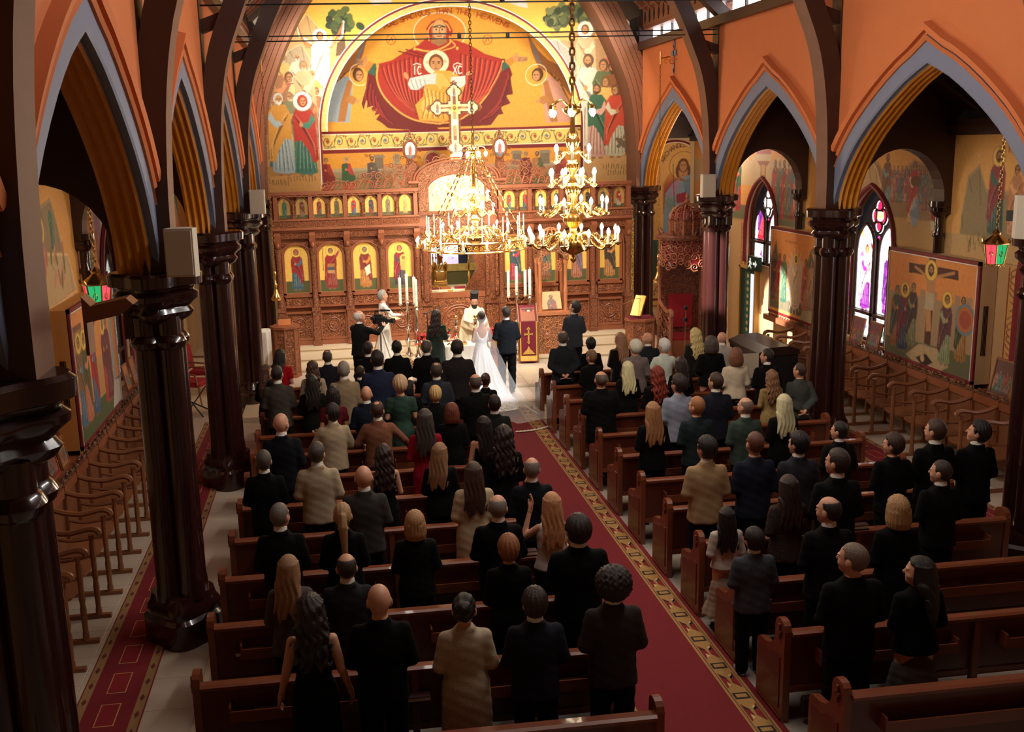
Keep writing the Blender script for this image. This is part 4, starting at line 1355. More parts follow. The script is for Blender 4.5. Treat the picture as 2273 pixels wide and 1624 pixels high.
for (cs, xa, xb) in WINGS:
 for i in range(4):
  c = (cs[i] + cs[i + 1]) / 2
  hw = 0.265 if n >= 4 else 0.29
  cv = Canvas(c - hw, c + hw, 1.76, 2.98, 0.0155, GOLDBG)
  cv.rect((86, 88, 52), c - hw, c + hw, 1.76, 2.06)
  (rb, ck), kw = LOW[n]
  saint(cv, c, 1.82, 1.06, rb, ck, **kw)
  if n == 1:
   for zz, col in ((2.42, (176, 120, 60)), (2.34, (70, 84, 90)), (2.26, (196, 150, 96))):
    cv.rect(col, c - .085, c + .085, zz - .04, zz + .04)
   cv.line((60, 40, 30), .016, [(c - .2, 2.3), (c - .19, 2.86)])
  if n == 2:
   cv.poly((236, 220, 190), [(c - .02, 2.32), (c + .12, 2.42), (c + .13, 2.2), (c + .03, 2.12)])
  if n == 3:
   cv.poly((226, 170, 96), [(c + .0, 2.46), (c + .14, 2.44), (c + .13, 2.22), (c + .02, 2.24)])
   head(cv, c + .09, 2.53, .045, (110, 70, 40), None, GOLDH)
  o = painted(cv, 'icon', scr, 0.055, archmask(c, hw, 2.70, .27))
  fr = MB()
  arch_frame(fr, c, hw, 1.72, 2.70, .27, 0.06, 0.0, 0.06)
  fr.box(c - hw - .06, c + hw + .06, 0.0, 0.06, 1.70, 1.76)
  arch_frame(fr, c, hw + .075, 1.72, 2.70, .275, 0.03, -0.03, 0.06)
  fr.build('icon_frame', M_WALNUT, scr)
  dp = MB()
  dp.box(c - .31, c + .31, 0.03, 0.1, 1.43, 1.68)
  dp.box(c - .29, c + .29, 0.05, 0.1, 0.62, 1.25)
  dp.mat(1)
  for (z0, z1_, yy) in ((1.40, 1.44, -.03), (1.66, 1.70, -.02), (1.24, 1.29, -.02), (.56, .62, -.01)):
   dp.box(c - .33, c + .33, yy, 0.1, z0, z1_)
  for sx in (-1, 1):
   dp.box(c + sx * .31 - .02, c + sx * .31 + .02, 0.0, 0.1, .56, 1.28)
  dp.tube([(c + .15 * math.cos(t * PI / 10), 0.03, .94 + .17 * math.sin(t * PI / 10)) for t in range(20)], .018, 6, closed=True)
  dp.tube([(c + .11 * math.cos(t * PI / 10), 0.04, .94 + .12 * math.sin(t * PI / 10)) for t in range(20)], .01, 6, closed=True)
  for sx in (-1, 1):
   for sz in (-1, 1):
    dp.scroll((c + sx * .21, .94 + sz * .2), .07, lambda a, b: (a, .04, b), 1.4, 0, sx * sz, .15, 10, 4)
   dp.scroll((c + sx * .15, 1.55), .085, lambda a, b: (a, .02, b), 1.5, 0, sx, .15, 12, 4)
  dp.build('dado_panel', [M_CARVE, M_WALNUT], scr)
  sp_ = MB()
  for sx in (-1, 1):
   sp_.scroll((c + sx * .29, 2.98), .06, lambda a, b: (a, .06, b), 1.4, 0, sx, .18, 10, 4)
  sp_.build('spandrel_scroll', M_WALNUT, scr, True)
  n += 1
UPC = [((58, 96, 70), (62, 100, 74)), ((150, 110, 80), (120, 50, 44)), ((74, 60, 52), (140, 44, 40)), ((120, 96, 60), (110, 96, 62)), ((60, 90, 110), (176, 44, 44)), ((150, 44, 46), (60, 74, 84)), ((110, 90, 70), (120, 100, 76)), ((206, 150, 80), (200, 146, 78)),
 ((70, 84, 92), (150, 44, 40)), ((50, 70, 84), (180, 44, 44)), ((110, 96, 84), (90, 84, 78)), ((120, 74, 44), (60, 80, 92)), ((176, 120, 60), (140, 90, 50)), ((90, 60, 50), (52, 50, 48)), ((110, 96, 76), (96, 84, 66)), ((190, 180, 150), (170, 44, 40))]
n = 0
for (cs, xa, xb) in WINGS:
 for i in range(8):
  c = xa + .12 + (i + .5) * (xb - xa - .24) / 8
  hw = 0.145
  cv = Canvas(c - hw, c + hw, 3.62, 4.13, 0.0125, GOLDBG if 1 < n < 14 else (190, 150, 76))
  cv.rect((84, 86, 54), c - hw, c + hw, 3.62, 3.70)
  saint(cv, c, 3.645, .44, *UPC[n], hair=[(70, 50, 34), (120, 110, 96), (90, 60, 40)][n % 3], beard=[(80, 60, 40), (150, 140, 120), None][n % 3], turn=.4 if n < 8 else -.4, arm=1 if n % 2 else -1)
  painted(cv, 'icon', scr, 0.06, archmask(c, hw, 3.96, .16))
  fr = MB()
  arch_frame(fr, c, hw, 3.61, 3.96, .16, 0.028, 0.01, 0.07)
  fr.lathe([(.04, 3.61), (.045, 3.66), (.03, 3.7), (.032, 3.92), (.045, 3.96)], (c - (xb - xa - .24) / 16, 0.0, 0), 8)
  for sx in (-1, 1):
   fr.scroll((c + sx * .135, 4.09), .045, lambda a, b: (a, .05, b), 1.3, 0, sx, .2, 8, 4)
  fr.build('icon_frame', M_CARVE2, scr)
  n += 1
# central bay: jambs, supper icon, pediment arch, low doors
ct = MB()
for x0, x1 in ((-1.06, -.80), (.60, .92)):
 ct.box(x0, x1, -.05, 0.0, 1.5, 2.75)
 ct.box(x0, x1, -.05, 0.0, 3.66, 4.42)
 ct.box(x0, x1, -.05, 0.0, S0 + .15, 1.3)
ct.box(-.82, .62, -.02, .06, 3.30, 3.60)
ct.box(-1.06, .92, -.04, .06, 2.88, 3.14)
ct.build('carved_panel', M_CARVE, scr)
cm = MB()
for z0, z1_, e in ((3.60, 3.68, .06), (3.14, 3.30, .03), (1.30, 1.42, .05), (S0, S0 + .14, .05), (2.76, 2.88, .03)):
 for x0, x1 in ((-1.06, -.78), (.58, .92)) if z0 < 2.8 else ((-1.06, .92),):
  cm.box(x0 - .02, x1 + .02, -.06 - e, .05, z0, z1_)
cm.build('central_moulding', M_CARVE2, scr)
for x in (-.93, .76):
 cm = MB()
 cm.lathe([(.10, 1.42), (.10, 1.5), (.08, 1.55), (.085, 2.55), (.10, 2.62), (.12, 2.76)], (x, -.06, 0), 16)
 cm.build('colonnette', M_CARVE2, scr, True)
pd = MB()
P0 = [(-1.08, 4.42)] + [(-.07 + 1.01 * math.cos(PI - PI * k / 18), 4.44 + .46 * math.sin(PI * k / 18)) for k in range(19)] + [(.94, 4.42)]
pd.prism(P0, lambda a, b, d: (a, -.04 + d, b), .16)
pd.build('pediment', M_CARVE, scr)
pm = MB()
for e, r in ((0.0, .03), (.07, .022)):
 pm.tube([(-.07 + (1.02 + e) * math.cos(PI - PI * k / 24), -.06, 4.44 + (.47 + e) * math.sin(PI * k / 24)) for k in range(25)], r, 6)
for sx in (-1, 1):
 pm.box(-.07 + sx * 1.1 - .13, -.07 + sx * 1.1 + .13, -.09, .1, 4.38, 4.44)
pm.tube([(-.10 + .76 * math.cos(PI - PI * k / 20), -.05, 4.18 + .42 * math.sin(PI * k / 20)) for k in range(21)], .022, 6)
pm.build('pediment_moulding', M_WALNUT, scr, True)
cv = Canvas(-.82, .62, 3.66, 4.58, .0165, (246, 222, 150))
for i, x in enumerate(np.linspace(-.68, .48, 7)):
 saint(cv, x, 3.98 if i % 2 else 4.02, .46 if i != 3 else .52, *[((206, 150, 120), (214, 180, 130)), ((190, 180, 150), (220, 190, 130)), ((214, 170, 110), (200, 140, 90))][i % 3], hair=(150, 110, 70), halo=(255, 246, 214), feet=False, turn=.3 if x < -.1 else -.3)
cv.poly((250, 226, 150), [(-.82, 3.66), (.62, 3.66), (.62, 3.95), (.3, 4.05), (-.5, 4.05), (-.82, 3.95)])
for i, x in enumerate(np.linspace(-.6, .4, 5)):
 cv.ring((255, 246, 220), x, 4.16, .075, .025)
 saint(cv, x, 3.70, .5, (226, 180, 110), (230, 190, 130), hair=(170, 130, 80), feet=False, seated=True)
painted(cv, 'supper_icon', scr, -.045, archmask(-.10, .72, 4.18, .38))
dr = MB()
for x0, x1 in ((-.79, -.10), (-.10, .58)):
 dr.box(x0 + .01, x1 - .01, .06, .12, S0, 1.58)
dr.mat(1)
dr.box(-.79, .58, .04, .13, 1.46, 1.60)
dr.box(-.79, .58, .04, .13, S0, S0 + .10)
for r in (.5, .44):
 dr.tube([(-.10 + r * math.cos(PI - PI * k / 18), .05, .72 + r * 1.1 * math.sin(PI * k / 18)) for k in range(19)], .02, 6)
for i in range(5):
 dr.scroll((-.5 + i * .2, .95), .085, lambda a, b: (a, .05, b), 1.5, 0, 1 if i % 2 else -1, .14, 12, 4)
dr.build('royal_door', [M_CARVE, M_WALNUT], scr)
lf = MB()
lf.prism([(.62, 1.58), (.62, 2.80), (.36, 2.80), (.30, 2.5), (.42, 2.2), (.30, 1.95), (.12, 1.58)], lambda a, b, d: (a, .08 + d + (.62 - a) * .9, b), .04)
lf.build('open_door_leaf', M_CARVE2, scr)
# openwork cresting on the wings, growing towards the middle
for sgn, xa, xb in ((-1, -3.45, -1.05), (1, .95, 3.2)):
 cr = MB()
 N_ = 11
 for i in range(N_):
  t = (i + .5) / N_
  x = xa + (xb - xa) * t
  g = t if sgn < 0 else 1 - t
  hh = .10 + .34 * g ** 1.4
  for q in range(1 + int(g * 3)):
   z = 4.29 + .10 + q * .19
   r = .105
   cr.scroll((x, z), r, lambda a, b: (a, .0, b), 1.7, i, 1 if (i + q) % 2 else -1, .17, 14, 5)
   cr.scroll((x + .1, z + .05), r * .7, lambda a, b: (a, .02, b), 1.4, i + 2, -1 if (i + q) % 2 else 1, .2, 10, 4)
  cr.tube([(x - .1, 0, 4.28), (x, .01, 4.28 + hh), (x + .12 * -sgn, .02, 4.30 + hh * .7)], [.03, .022, .012], 5)
 o = cr.build('cresting', M_WALNUT, scr, True)
 for x in ((-1.22,) if sgn < 0 else (1.02,)):
  cv = Canvas(x - .15, x + .15, 4.98, 5.40, .013, (250, 240, 214))
  cv.rect((70, 110, 120), x - .15, x + .15, 4.98, 5.08)
  saint(cv, x, 5.03, .30, (190, 70, 70), (200, 90, 80), hair=(90, 60, 40))
  painted(cv, 'oval_icon', scr, -.03, lambda a, b: ((a - x) / .13) ** 2 + ((b - 5.19) / .20) ** 2 < 1)
  ov = MB()
  ov.tube([(x + .16 * math.cos(k * PI / 12), -.02, 5.19 + .23 * math.sin(k * PI / 12)) for k in range(24)], .035, 6, closed=True)
  for k in range(10):
   a = k * 2 * PI / 10
   ov.scroll((x + .24 * math.cos(a), 5.19 + .31 * math.sin(a)), .055, lambda p, q: (p, 0, q), 1.3, a, 1 if k % 2 else -1, .2, 8, 4)
  ov.prism([(-.05, 5.48), (.05, 5.48), (.02, 5.62), (0, 5.66), (-.02, 5.62)], lambda a, b, d: (x + a, -.02 + d, b), .04)
  ov.prism([(-.16, 4.35), (.16, 4.35), (.10, 4.97), (-.10, 4.97)], lambda a, b, d: (x + a, 0 + d, b), .05)
  ov.build('oval_frame', M_CARVE2, scr, True)
# crowning cross
CXX = -.09
def cross_in(a, b):
 u = np.abs(a - CXX)
 m = (u < .085) & (b > 5.3) & (b < 6.5)
 m |= (np.abs(b - 6.18) < .085) & (u < .36)
 m |= (u < .15) & (np.abs(b - 6.18) < .15)
 for (x, z) in ((CXX, 6.56), (CXX - .42, 6.18), (CXX + .42, 6.18), (CXX, 5.22)):
  for dx, dz in ((-.075, 0), (.075, 0), (0, .075), (0, -.075)):
   m |= (a - x - dx) ** 2 + (b - z - dz) ** 2 < .085 ** 2
 return m
cv = Canvas(-.78, .60, 4.98, 6.85, .014, (246, 226, 160))
for x, z in ((CXX, 6.56), (CXX - .42, 6.18), (CXX + .42, 6.18), (CXX, 5.22)):
 cv.ell((230, 214, 190), x, z - .05, .07, .09)
 saint(cv, x, z - .12, .24, (110, 116, 140), (150, 90, 70), hair=(90, 60, 40), feet=False)
cv.rect((130, 70, 50), CXX - .04, CXX + .04, 5.4, 6.45)
cv.rect((130, 70, 50), CXX - .34, CXX + .34, 6.15, 6.21)
cv.poly(SKIN, [(CXX - .05, 6.12), (CXX + .05, 6.12), (CXX + .045, 5.86), (CXX + .03, 5.5), (CXX - .02, 5.5), (CXX - .04, 5.86)])
cv.poly((240, 236, 226), [(CXX - .055, 5.9), (CXX + .055, 5.9), (CXX + .06, 5.76), (CXX - .05, 5.76)])
cv.line(SKIN, .03, [(CXX - .3, 6.2), (CXX, 6.12), (CXX + .3, 6.2)])
head(cv, CXX, 6.17, .045, (90, 56, 34), (90, 60, 40), GOLDH)
cf = MB()
ring_ = []
painted(cv, 'crowning_cross', scr, -.03, cross_in)
bk = Canvas(-.86, .68, 4.90, 6.92, .022, (120, 70, 40))
def fat(a, b):
 m = np.zeros(a.shape, bool)
 for da, db in ((.05, 0), (-.05, 0), (0, .05), (0, -.05)):
  m |= cross_in(a + da, b + db)
 return m
bk.mesh('cross_border', lambda a, b: (a, 0 * a, b), M_CARVE2, fat, scr)
cf.box(CXX - .07, CXX + .07, .005, .05, 4.85, 6.6)
cf.box(CXX - .46, CXX + .46, .005, .05, 6.12, 6.24)
for (x, z) in ((CXX, 6.76), (CXX - .62, 6.18), (CXX + .62, 6.18)):
 dx, dz = (0, 1) if x == CXX else (math.copysign(1, x - CXX), 0)
 for k in (-1, 0, 1):
  cf.tube([(x - dz * k * .08, 0, z - dx * k * .08), (x + dx * .07 + dz * k * .03, 0, z + dz * .07 + dx * k * .03)], [.025, .008], 5)
for k in range(14):
 for e in (-1, 1):
  cf.scroll((CXX + e * .13, 5.4 + k * .05 + .0), .03, lambda p, q: (p, 0, q), 1.2, 0, e, .25, 6, 4)
for e in (-1, 1):
 cf.scroll((CXX + e * .3, 4.98), .13, lambda p, q: (p, 0, q), 1.6, 0, e, .16, 14, 5)
 cf.scroll((CXX + e * .5, 4.92), .11, lambda p, q: (p, 0, q), 1.6, 0, -e, .16, 14, 5)
 cf.scroll((CXX + e * .72, 4.88), .09, lambda p, q: (p, 0, q), 1.6, 0, e, .18, 14, 5)
cf.build('cross_mount', M_WALNUT, scr, True)
cv = Canvas(CXX - .16, CXX + .16, 4.86, 5.12, .014, (252, 226, 150))
cv.ell((255, 240, 190), CXX, 4.98, .12, .09)
cv.poly((200, 150, 80), [(CXX - .1, 4.9), (CXX + .1, 4.9), (CXX + .05, 5.0), (CXX, 4.95), (CXX - .05, 5.0)])
painted(cv, 'oval_icon', scr, -.07, lambda a, b: ((a - CXX) / .145) ** 2 + ((b - 4.99) / .115) ** 2 < 1)
# edge strip of gilt carving where the screen meets the wall column
ed = MB()
ed.box(4.42, 4.50, .02, .12, S0, 3.3)
ed.build('gilt_edge', carve_mat('gilt_carving', srgb(226, 180, 90), srgb(120, 74, 36), 20), scr)
# --- sanctuary seen through the doorway
ht = thing('holy_table', 'altar table with a gold brocade cover behind the low carved doors', 'altar', (0.02, 27.1, .43))
b_ = MB()
b_.box(-.75, .75, -.45, .45, 0, .98)
b_.build('brocade_cover', mat('gold_brocade', srgb(196, 150, 70), .5, var=.4, scale=30), ht)
b_ = MB()
b_.bbox(-.78, .78, -.48, .48, .98, 1.05, .02)
b_.build('top_cloth', mat('cream_cloth', srgb(226, 210, 170), .8), ht)
fl = MB()
for x in (-.18, .28):
 fl.box(x - .07, x + .07, -.495, -.48, .72, 1.04)
fl.build('hanging_ribbon', mat('gold_brocade', (1, 1, 1)), ht)
BOOKS = [(-.62, (120, 40, 40), 'brown'), (-.30, (150, 80, 40), 'tan'), (.10, (140, 30, 40), 'red')]
for x, c, nm in BOOKS:
 bk_ = MB()
 bk_.bbox(-.14, .14, -.10, .10, 0, .05, .006)
 tag(link('prayer_book', bk_.mesh('prayer_book', mat('%s_book_cover' % nm, srgb(*c), .6)), None, (x + .02, 26.78, 1.48)), '%s prayer book lying on the altar table behind the doors' % nm, 'book')
ta = thing('tabernacle', 'gilt tabernacle with small domes standing on the altar', 'tabernacle', (-.36, 27.25, 1.48))
m = MB()
m.box(-.18, .18, -.12, .12, 0, .16)
m.box(-.12, .12, -.09, .09, .16, .42)
for x in (-.15, .15, 0):
 m.lathe([(.05, .42), (.06, .5), (.07, .56), (.045, .64), (.01, .70)], (x, 0, .0 if x else .22), 12)
m.build('shrine', M_BRASS, ta)
m = MB()
for x in (-.15, .15):
 m.lathe([(.035, .16), (.03, .2), (.03, .4), (.04, .44)], (x, -.06, 0), 10)
m.build('pillar', M_BRASS, ta)
g = thing('altar_candelabrum', 'gilt seven branched candelabrum on the altar left of the stained glass', 'candelabrum', (-.56, 27.15, 1.48))
m = MB()
m.lathe([(.09, 0), (.08, .03), (.03, .06), (.02, .5), (.03, .55), (.02, .6), (.02, .8)], n=12)
for k in (-3, -2, -1, 1, 2, 3):
 m.tube([(0, 0, .45), (k * .06, 0, .47 + .0 * abs(k)), (k * .085, 0, .60), (k * .085, 0, .78)], .012, 6)
m.build('branches', M_BRASS, g, True)
m = MB()
for k in range(-3, 4):
 m.lathe([(.012, .78), (.03, .8), (.02, .83), (.012, .84), (.012, .92)], (k * .085, 0, 0), 8)
m.build('lamp_cups', M_REDVEL, g)
gl = thing('altar_cross', 'slender gilt cross on a knobbed stem at the right of the altar', 'cross', (.43, 27.2, 1.48))
m = MB()
m.lathe([(.09, 0), (.08, .05), (.03, .09), (.03, .25), (.05, .3), (.03, .35), (.025, .6), (.045, .65), (.02, .7), (.02, .95)], n=12)
m.build('stem', M_BRASS, gl, True)
m = MB()
m.box(-.02, .02, -.01, .01, .95, 1.25)
m.box(-.09, .09, -.01, .01, 1.08, 1.12)
m.build('cross_head', M_BRASS, gl)
cv = Canvas(-.62, .62, 1.2, 3.0, .014, (20, 24, 34))
for x0, x1 in ((-.42, -.26), (-.16, .36)):
 cv.rect((232, 236, 246), x0, x1, 1.3, 2.9)
cv.poly((190, 180, 225), [(-.16, 1.4), (.34, 1.4), (.36, 2.1), (.1, 2.2), (-.1, 1.9)])
cv.poly((120, 124, 200), [(-.16, 1.4), (.3, 1.35), (.2, 1.6), (-.1, 1.55)])
cv.poly((246, 250, 255), [(-.1, 2.0), (.3, 2.3), (.25, 2.6), (0, 2.7), (-.12, 2.4)])
cv.rect((110, 170, 190), -.40, -.28, 1.5, 1.8)
for k in range(26):
 a, b = rng.rand() * .9 - .5, 1.3 + rng.rand() * 1.6
 cv.line((20, 22, 40), .014, [(a, b), (a + .2 * (rng.rand() - .5), b - .2 * rng.rand())])
sw = thing('window_11', '', None, (-.05, 28.55, 0))
sw['kind'] = 'structure'
M_GLASS_LIT = vcol_mat('lit_stained_glass', 0.3)
_nt = M_GLASS_LIT.node_tree
_b = _nt.nodes['Principled BSDF']
_a = [q for q in _nt.nodes if q.bl_idname == 'ShaderNodeAttribute'][0]
_nt.links.new(_a.outputs['Color'], _b.inputs['Emission Color'])
_b.inputs['Emission Strength'].default_value = 1.3
painted(cv, 'stained_glass', sw, 0, None, M_GLASS_LIT)
f = MB()
f.box(-.66, -.60, -.05, .03, 1.15, 3.05)
f.box(.60, .66, -.05, .03, 1.15, 3.05)
f.box(-.66, .66, -.05, .03, 3.0, 3.06)
f.box(-.66, .66, -.05, .03, 1.15, 1.21)
f.build('frame', M_DARKWOOD, sw)
dd = MB()
dd.box(-4.8, 4.8, 28.45, 28.52, .4, 1.75)
dd.build('green_dado', mat('olive_dado_paint', srgb(110, 108, 66), .7), wm)
dd = MB()
dd.box(-4.8, 4.8, 28.43, 28.52, 1.75, 1.95)
dd.build('ornament_band', mat('ornament_gold', (1, 1, 1)), wm)
# ================================================================ aisle murals, stained glass, panels
def side(x):
 def f(u, v):
  _, y, z = at(u, v, 0, x)
  return y, z
 return f
def figs(cv, W_, rows, **kw):
 for u, vt, vb, r, c, hr, bd, hal in rows:
  y, zt = W_(u, vt)
  _, zb = W_(u, vb)
  saint(cv, y, zb, zt - zb, r, c, hr, bd, hal, **kw)
def wall_paint(cv, name, x, parent, mask=None):
 return cv.mesh(name, lambda a, b: (x + 0 * a, a, b), M_PAINT, mask, parent)
def not_windows(s, e=0.02):
 ops = WINS[s]
 def f(a, b):
  m = np.ones(a.shape, bool)
  for (c, hw, za, zs, zt) in ops:
   t = np.clip(np.abs(a - c) / hw, 0, 1)
   lim = zs + (zt - zs) * np.sqrt(np.clip(1 - ((t + .45) / 1.45) ** 2, 0, 1)) / math.sqrt(1 - (.45 / 1.45) ** 2)
   m &= ~((np.abs(a - c) < hw + e) & (b < lim + e) & (b > za - e))
  return m
 return f
OCH = (228, 146, 78)
PINKS = [(176, 70, 66), (96, 110, 84), (150, 60, 60), (120, 96, 70), (84, 110, 120), (190, 120, 90), (130, 84, 110), (70, 96, 80)]
# --- right aisle, bay of the long crowd around baskets
W_ = side(7.08)
MR = 'mural'
cv = Canvas(15.95, 21.0, 3.24, 5.22, .021, (218, 158, 84))
mountain(cv, [W_(*p) for p in ((1895, 480), (1905, 420), (1925, 345), (1950, 360), (1975, 400), (2030, 355), (2060, 365), (2100, 345), (2130, 560), (1960, 560))], (150, 116, 80))
mountain(cv, [W_(*p) for p in ((1895, 470), (1900, 410), (1928, 342), (1945, 370), (1965, 440), (1960, 480))], (186, 150, 106))
cv.rect((190, 152, 96), 15.95, 18.0, 3.24, 3.75)
for k in range(26):
 u, v = 1985 + (k % 9) * 9, 372 + (k // 9) * 9
 y, z = W_(u, v)
 saint(cv, y, z - .5, .55, PINKS[k % 8], PINKS[(k + 3) % 8], feet=False)
figs(cv, W_, [(1972, 338, 470, (110, 140, 150), (120, 76, 50), (70, 46, 30), (70, 46, 30), None), (2032, 356, 498, (220, 180, 130), (176, 50, 56), (90, 56, 36), None, None), (2083, 335, 480, (200, 120, 100), (130, 100, 120), (80, 50, 34), None, None),
   (2055, 396, 470, (150, 70, 70), (120, 96, 100), (90, 60, 40), None, None), (2070, 380, 470, (120, 110, 80), (110, 96, 84), (150, 140, 120), (160, 150, 130), None)])
figs(cv, W_, [(2035, 425, 505, (150, 160, 170), (120, 140, 160), (80, 50, 34), None, None), (2080, 430, 515, (200, 190, 150), (150, 40, 44), (60, 40, 30), None, None)], seated=True)
cv.ell((110, 66, 40), *W_(2033, 402), .17, .10)
text_line(cv, "OI AYTOI", (110, 50, 40), 17.9, 5.02, -.03, .05, .01)
p1 = thing('crowd_mural', 'wall painting of a crowd around bread baskets, on the right wall', 'mural')
wall_paint(cv, 'painting', 7.08, p1, not_windows(1))
# --- bay towards the right edge: standing teacher healing
cv = Canvas(12.6, 15.95, 3.24, 5.22, .021, (224, 166, 92))
mountain(cv, [W_(*p) for p in ((2135, 470), (2150, 390), (2175, 365), (2190, 420), (2273, 430), (2273, 560), (2125, 570))], (150, 130, 96))
cv.rect((196, 160, 108), 12.6, 15.95, 3.24, 3.6)
figs(cv, W_, [(2222, 328, 528, (60, 92, 88), (140, 60, 66), (70, 44, 30), (70, 46, 32), (240, 190, 100)), (2262, 362, 528, (206, 150, 110), (190, 130, 90), (60, 40, 30), None, None), (2290, 368, 530, (206, 140, 100), (190, 110, 80), (80, 50, 30), None, None)], lean=.02)
text_line(cv, "IC XC", (150, 70, 50), 14.6, 4.93, -.05, .08, .014)
for k in range(60):
 y, z = W_(2140 + rng.rand() * 80, 530 + rng.rand() * 30)
 cv.line((120, 110, 70), .014, [(y, z), (y + .06 * (rng.rand() - .5), z + .12)])
p2 = thing('healing_mural', 'wall painting of a haloed teacher in green and red, behind the hanging lantern', 'mural')
wall_paint(cv, 'painting', 7.08, p2, not_windows(1))
# --- far right bay: round tower and a group
cv = Canvas(21.0, 27.9, 3.24, 5.22, .024, (222, 156, 86))
cv.rect((200, 170, 130), 21.0, 27.9, 4.1, 4.7)
for k in range(16):
 cv.rect((206, 178, 138), 21.0 + k * .45, 21.2 + k * .45, 4.7, 4.8)
cv.rect((110, 112, 84), 21.0, 27.9, 3.24, 3.6)
ty, tz = W_(1694, 380)
cv.rect((206, 178, 140), ty - .42, ty + .42, 3.6, 4.85)
cv.ell((176, 84, 80), ty, 4.85, .42, .3)
cv.rect((206, 178, 140), ty - .42, ty + .42, 4.7, 4.86)
cv.rect((150, 100, 60), ty - .15, ty + .15, 3.6, 4.7)
for q in range(3):
 cv.rect((206, 160, 100), ty - .1, ty + .1, 3.7 + q * .33, 3.95 + q * .33)
figs(cv, W_, [(1640, 335, 470, (176, 60, 60), (60, 90, 66), (120, 90, 60), None, (230, 190, 120)), (1630, 380, 470, (190, 120, 96), (180, 60, 60), (90, 60, 40), None, None)])
for k in range(12):
 u = 1722 + (k % 6) * 10
 y, zt = W_(u, 352 + (k // 6) * 14)
 saint(cv, y, zt - 1.25, 1.25, PINKS[k % 8], PINKS[(k + 2) % 8], [(80, 50, 30), (150, 140, 120)][k % 2], (90, 66, 44))
p3 = thing('tower_mural', 'wall painting of a domed tower and a waiting group, high on the far right wall', 'mural')
wall_paint(cv, 'painting', 7.08, p3, not_windows(1))
# --- left aisle upper paintings
W_ = side(-7.08)
cv = Canvas(12.2, 15.75, 3.24, 5.2, .021, (226, 158, 76))
mountain(cv, [W_(*p) for p in ((40, 480), (60, 480), (85, 460), (110, 440), (120, 470), (160, 640), (105, 690), (50, 500))], (150, 124, 90))
mountain(cv, [W_(*p) for p in ((90, 600), (100, 560), (150, 560), (170, 640), (110, 685))], (200, 166, 118))
figs(cv, W_, [(108, 450, 560, (60, 96, 76), (60, 110, 80), (70, 46, 30), None, None)], lean=-.05)
cv.ring((240, 190, 90), *W_(88, 512), .17, .05)
for k in range(14):
 y, z = W_(95 + rng.rand() * 50, 555 + rng.rand() * 70)
 cv.ell([(190, 110, 80), (206, 140, 110), (120, 110, 70)][k % 3], y, z, .14, .05, 1.0 + rng.rand())
q1 = thing('descent_mural', 'wall painting of an ochre sky and tumbling figures, on the left wall', 'mural')
wall_paint(cv, 'painting', -7.08, q1, not_windows(-1))
cv = Canvas(15.75, 21.0, 3.24, 5.2, .024, (210, 140, 72))
cv.rect((176, 140, 120), 15.75, 21.0, 3.9, 4.8)
cv.rect((150, 140, 130), 17.2, 17.5, 3.3, 5.0)
for k in range(7):
 saint(cv, 16.1 + k * .62, 3.45, 1.5, PINKS[k % 8], PINKS[(k + 4) % 8], (90, 60, 40), None, (226, 176, 90) if k == 2 else None)
q2 = thing('gathering_mural', 'wall painting of tall robed figures, framed by the dark cross arch on the left', 'mural')
wall_paint(cv, 'painting', -7.08, q2, not_windows(-1))
cv = Canvas(21.0, 27.9, 3.24, 5.2, .03, (206, 130, 62))
for k in range(6):
 saint(cv, 21.6 + k * .9, 3.4, 1.5, PINKS[k % 8], PINKS[(k + 4) % 8], (90, 60, 40), None, None)
q3 = thing('far_left_mural', 'wall painting of red and green robed figures at the far end of the left aisle', 'mural')
wall_paint(cv, 'painting', -7.08, q3, not_windows(-1))
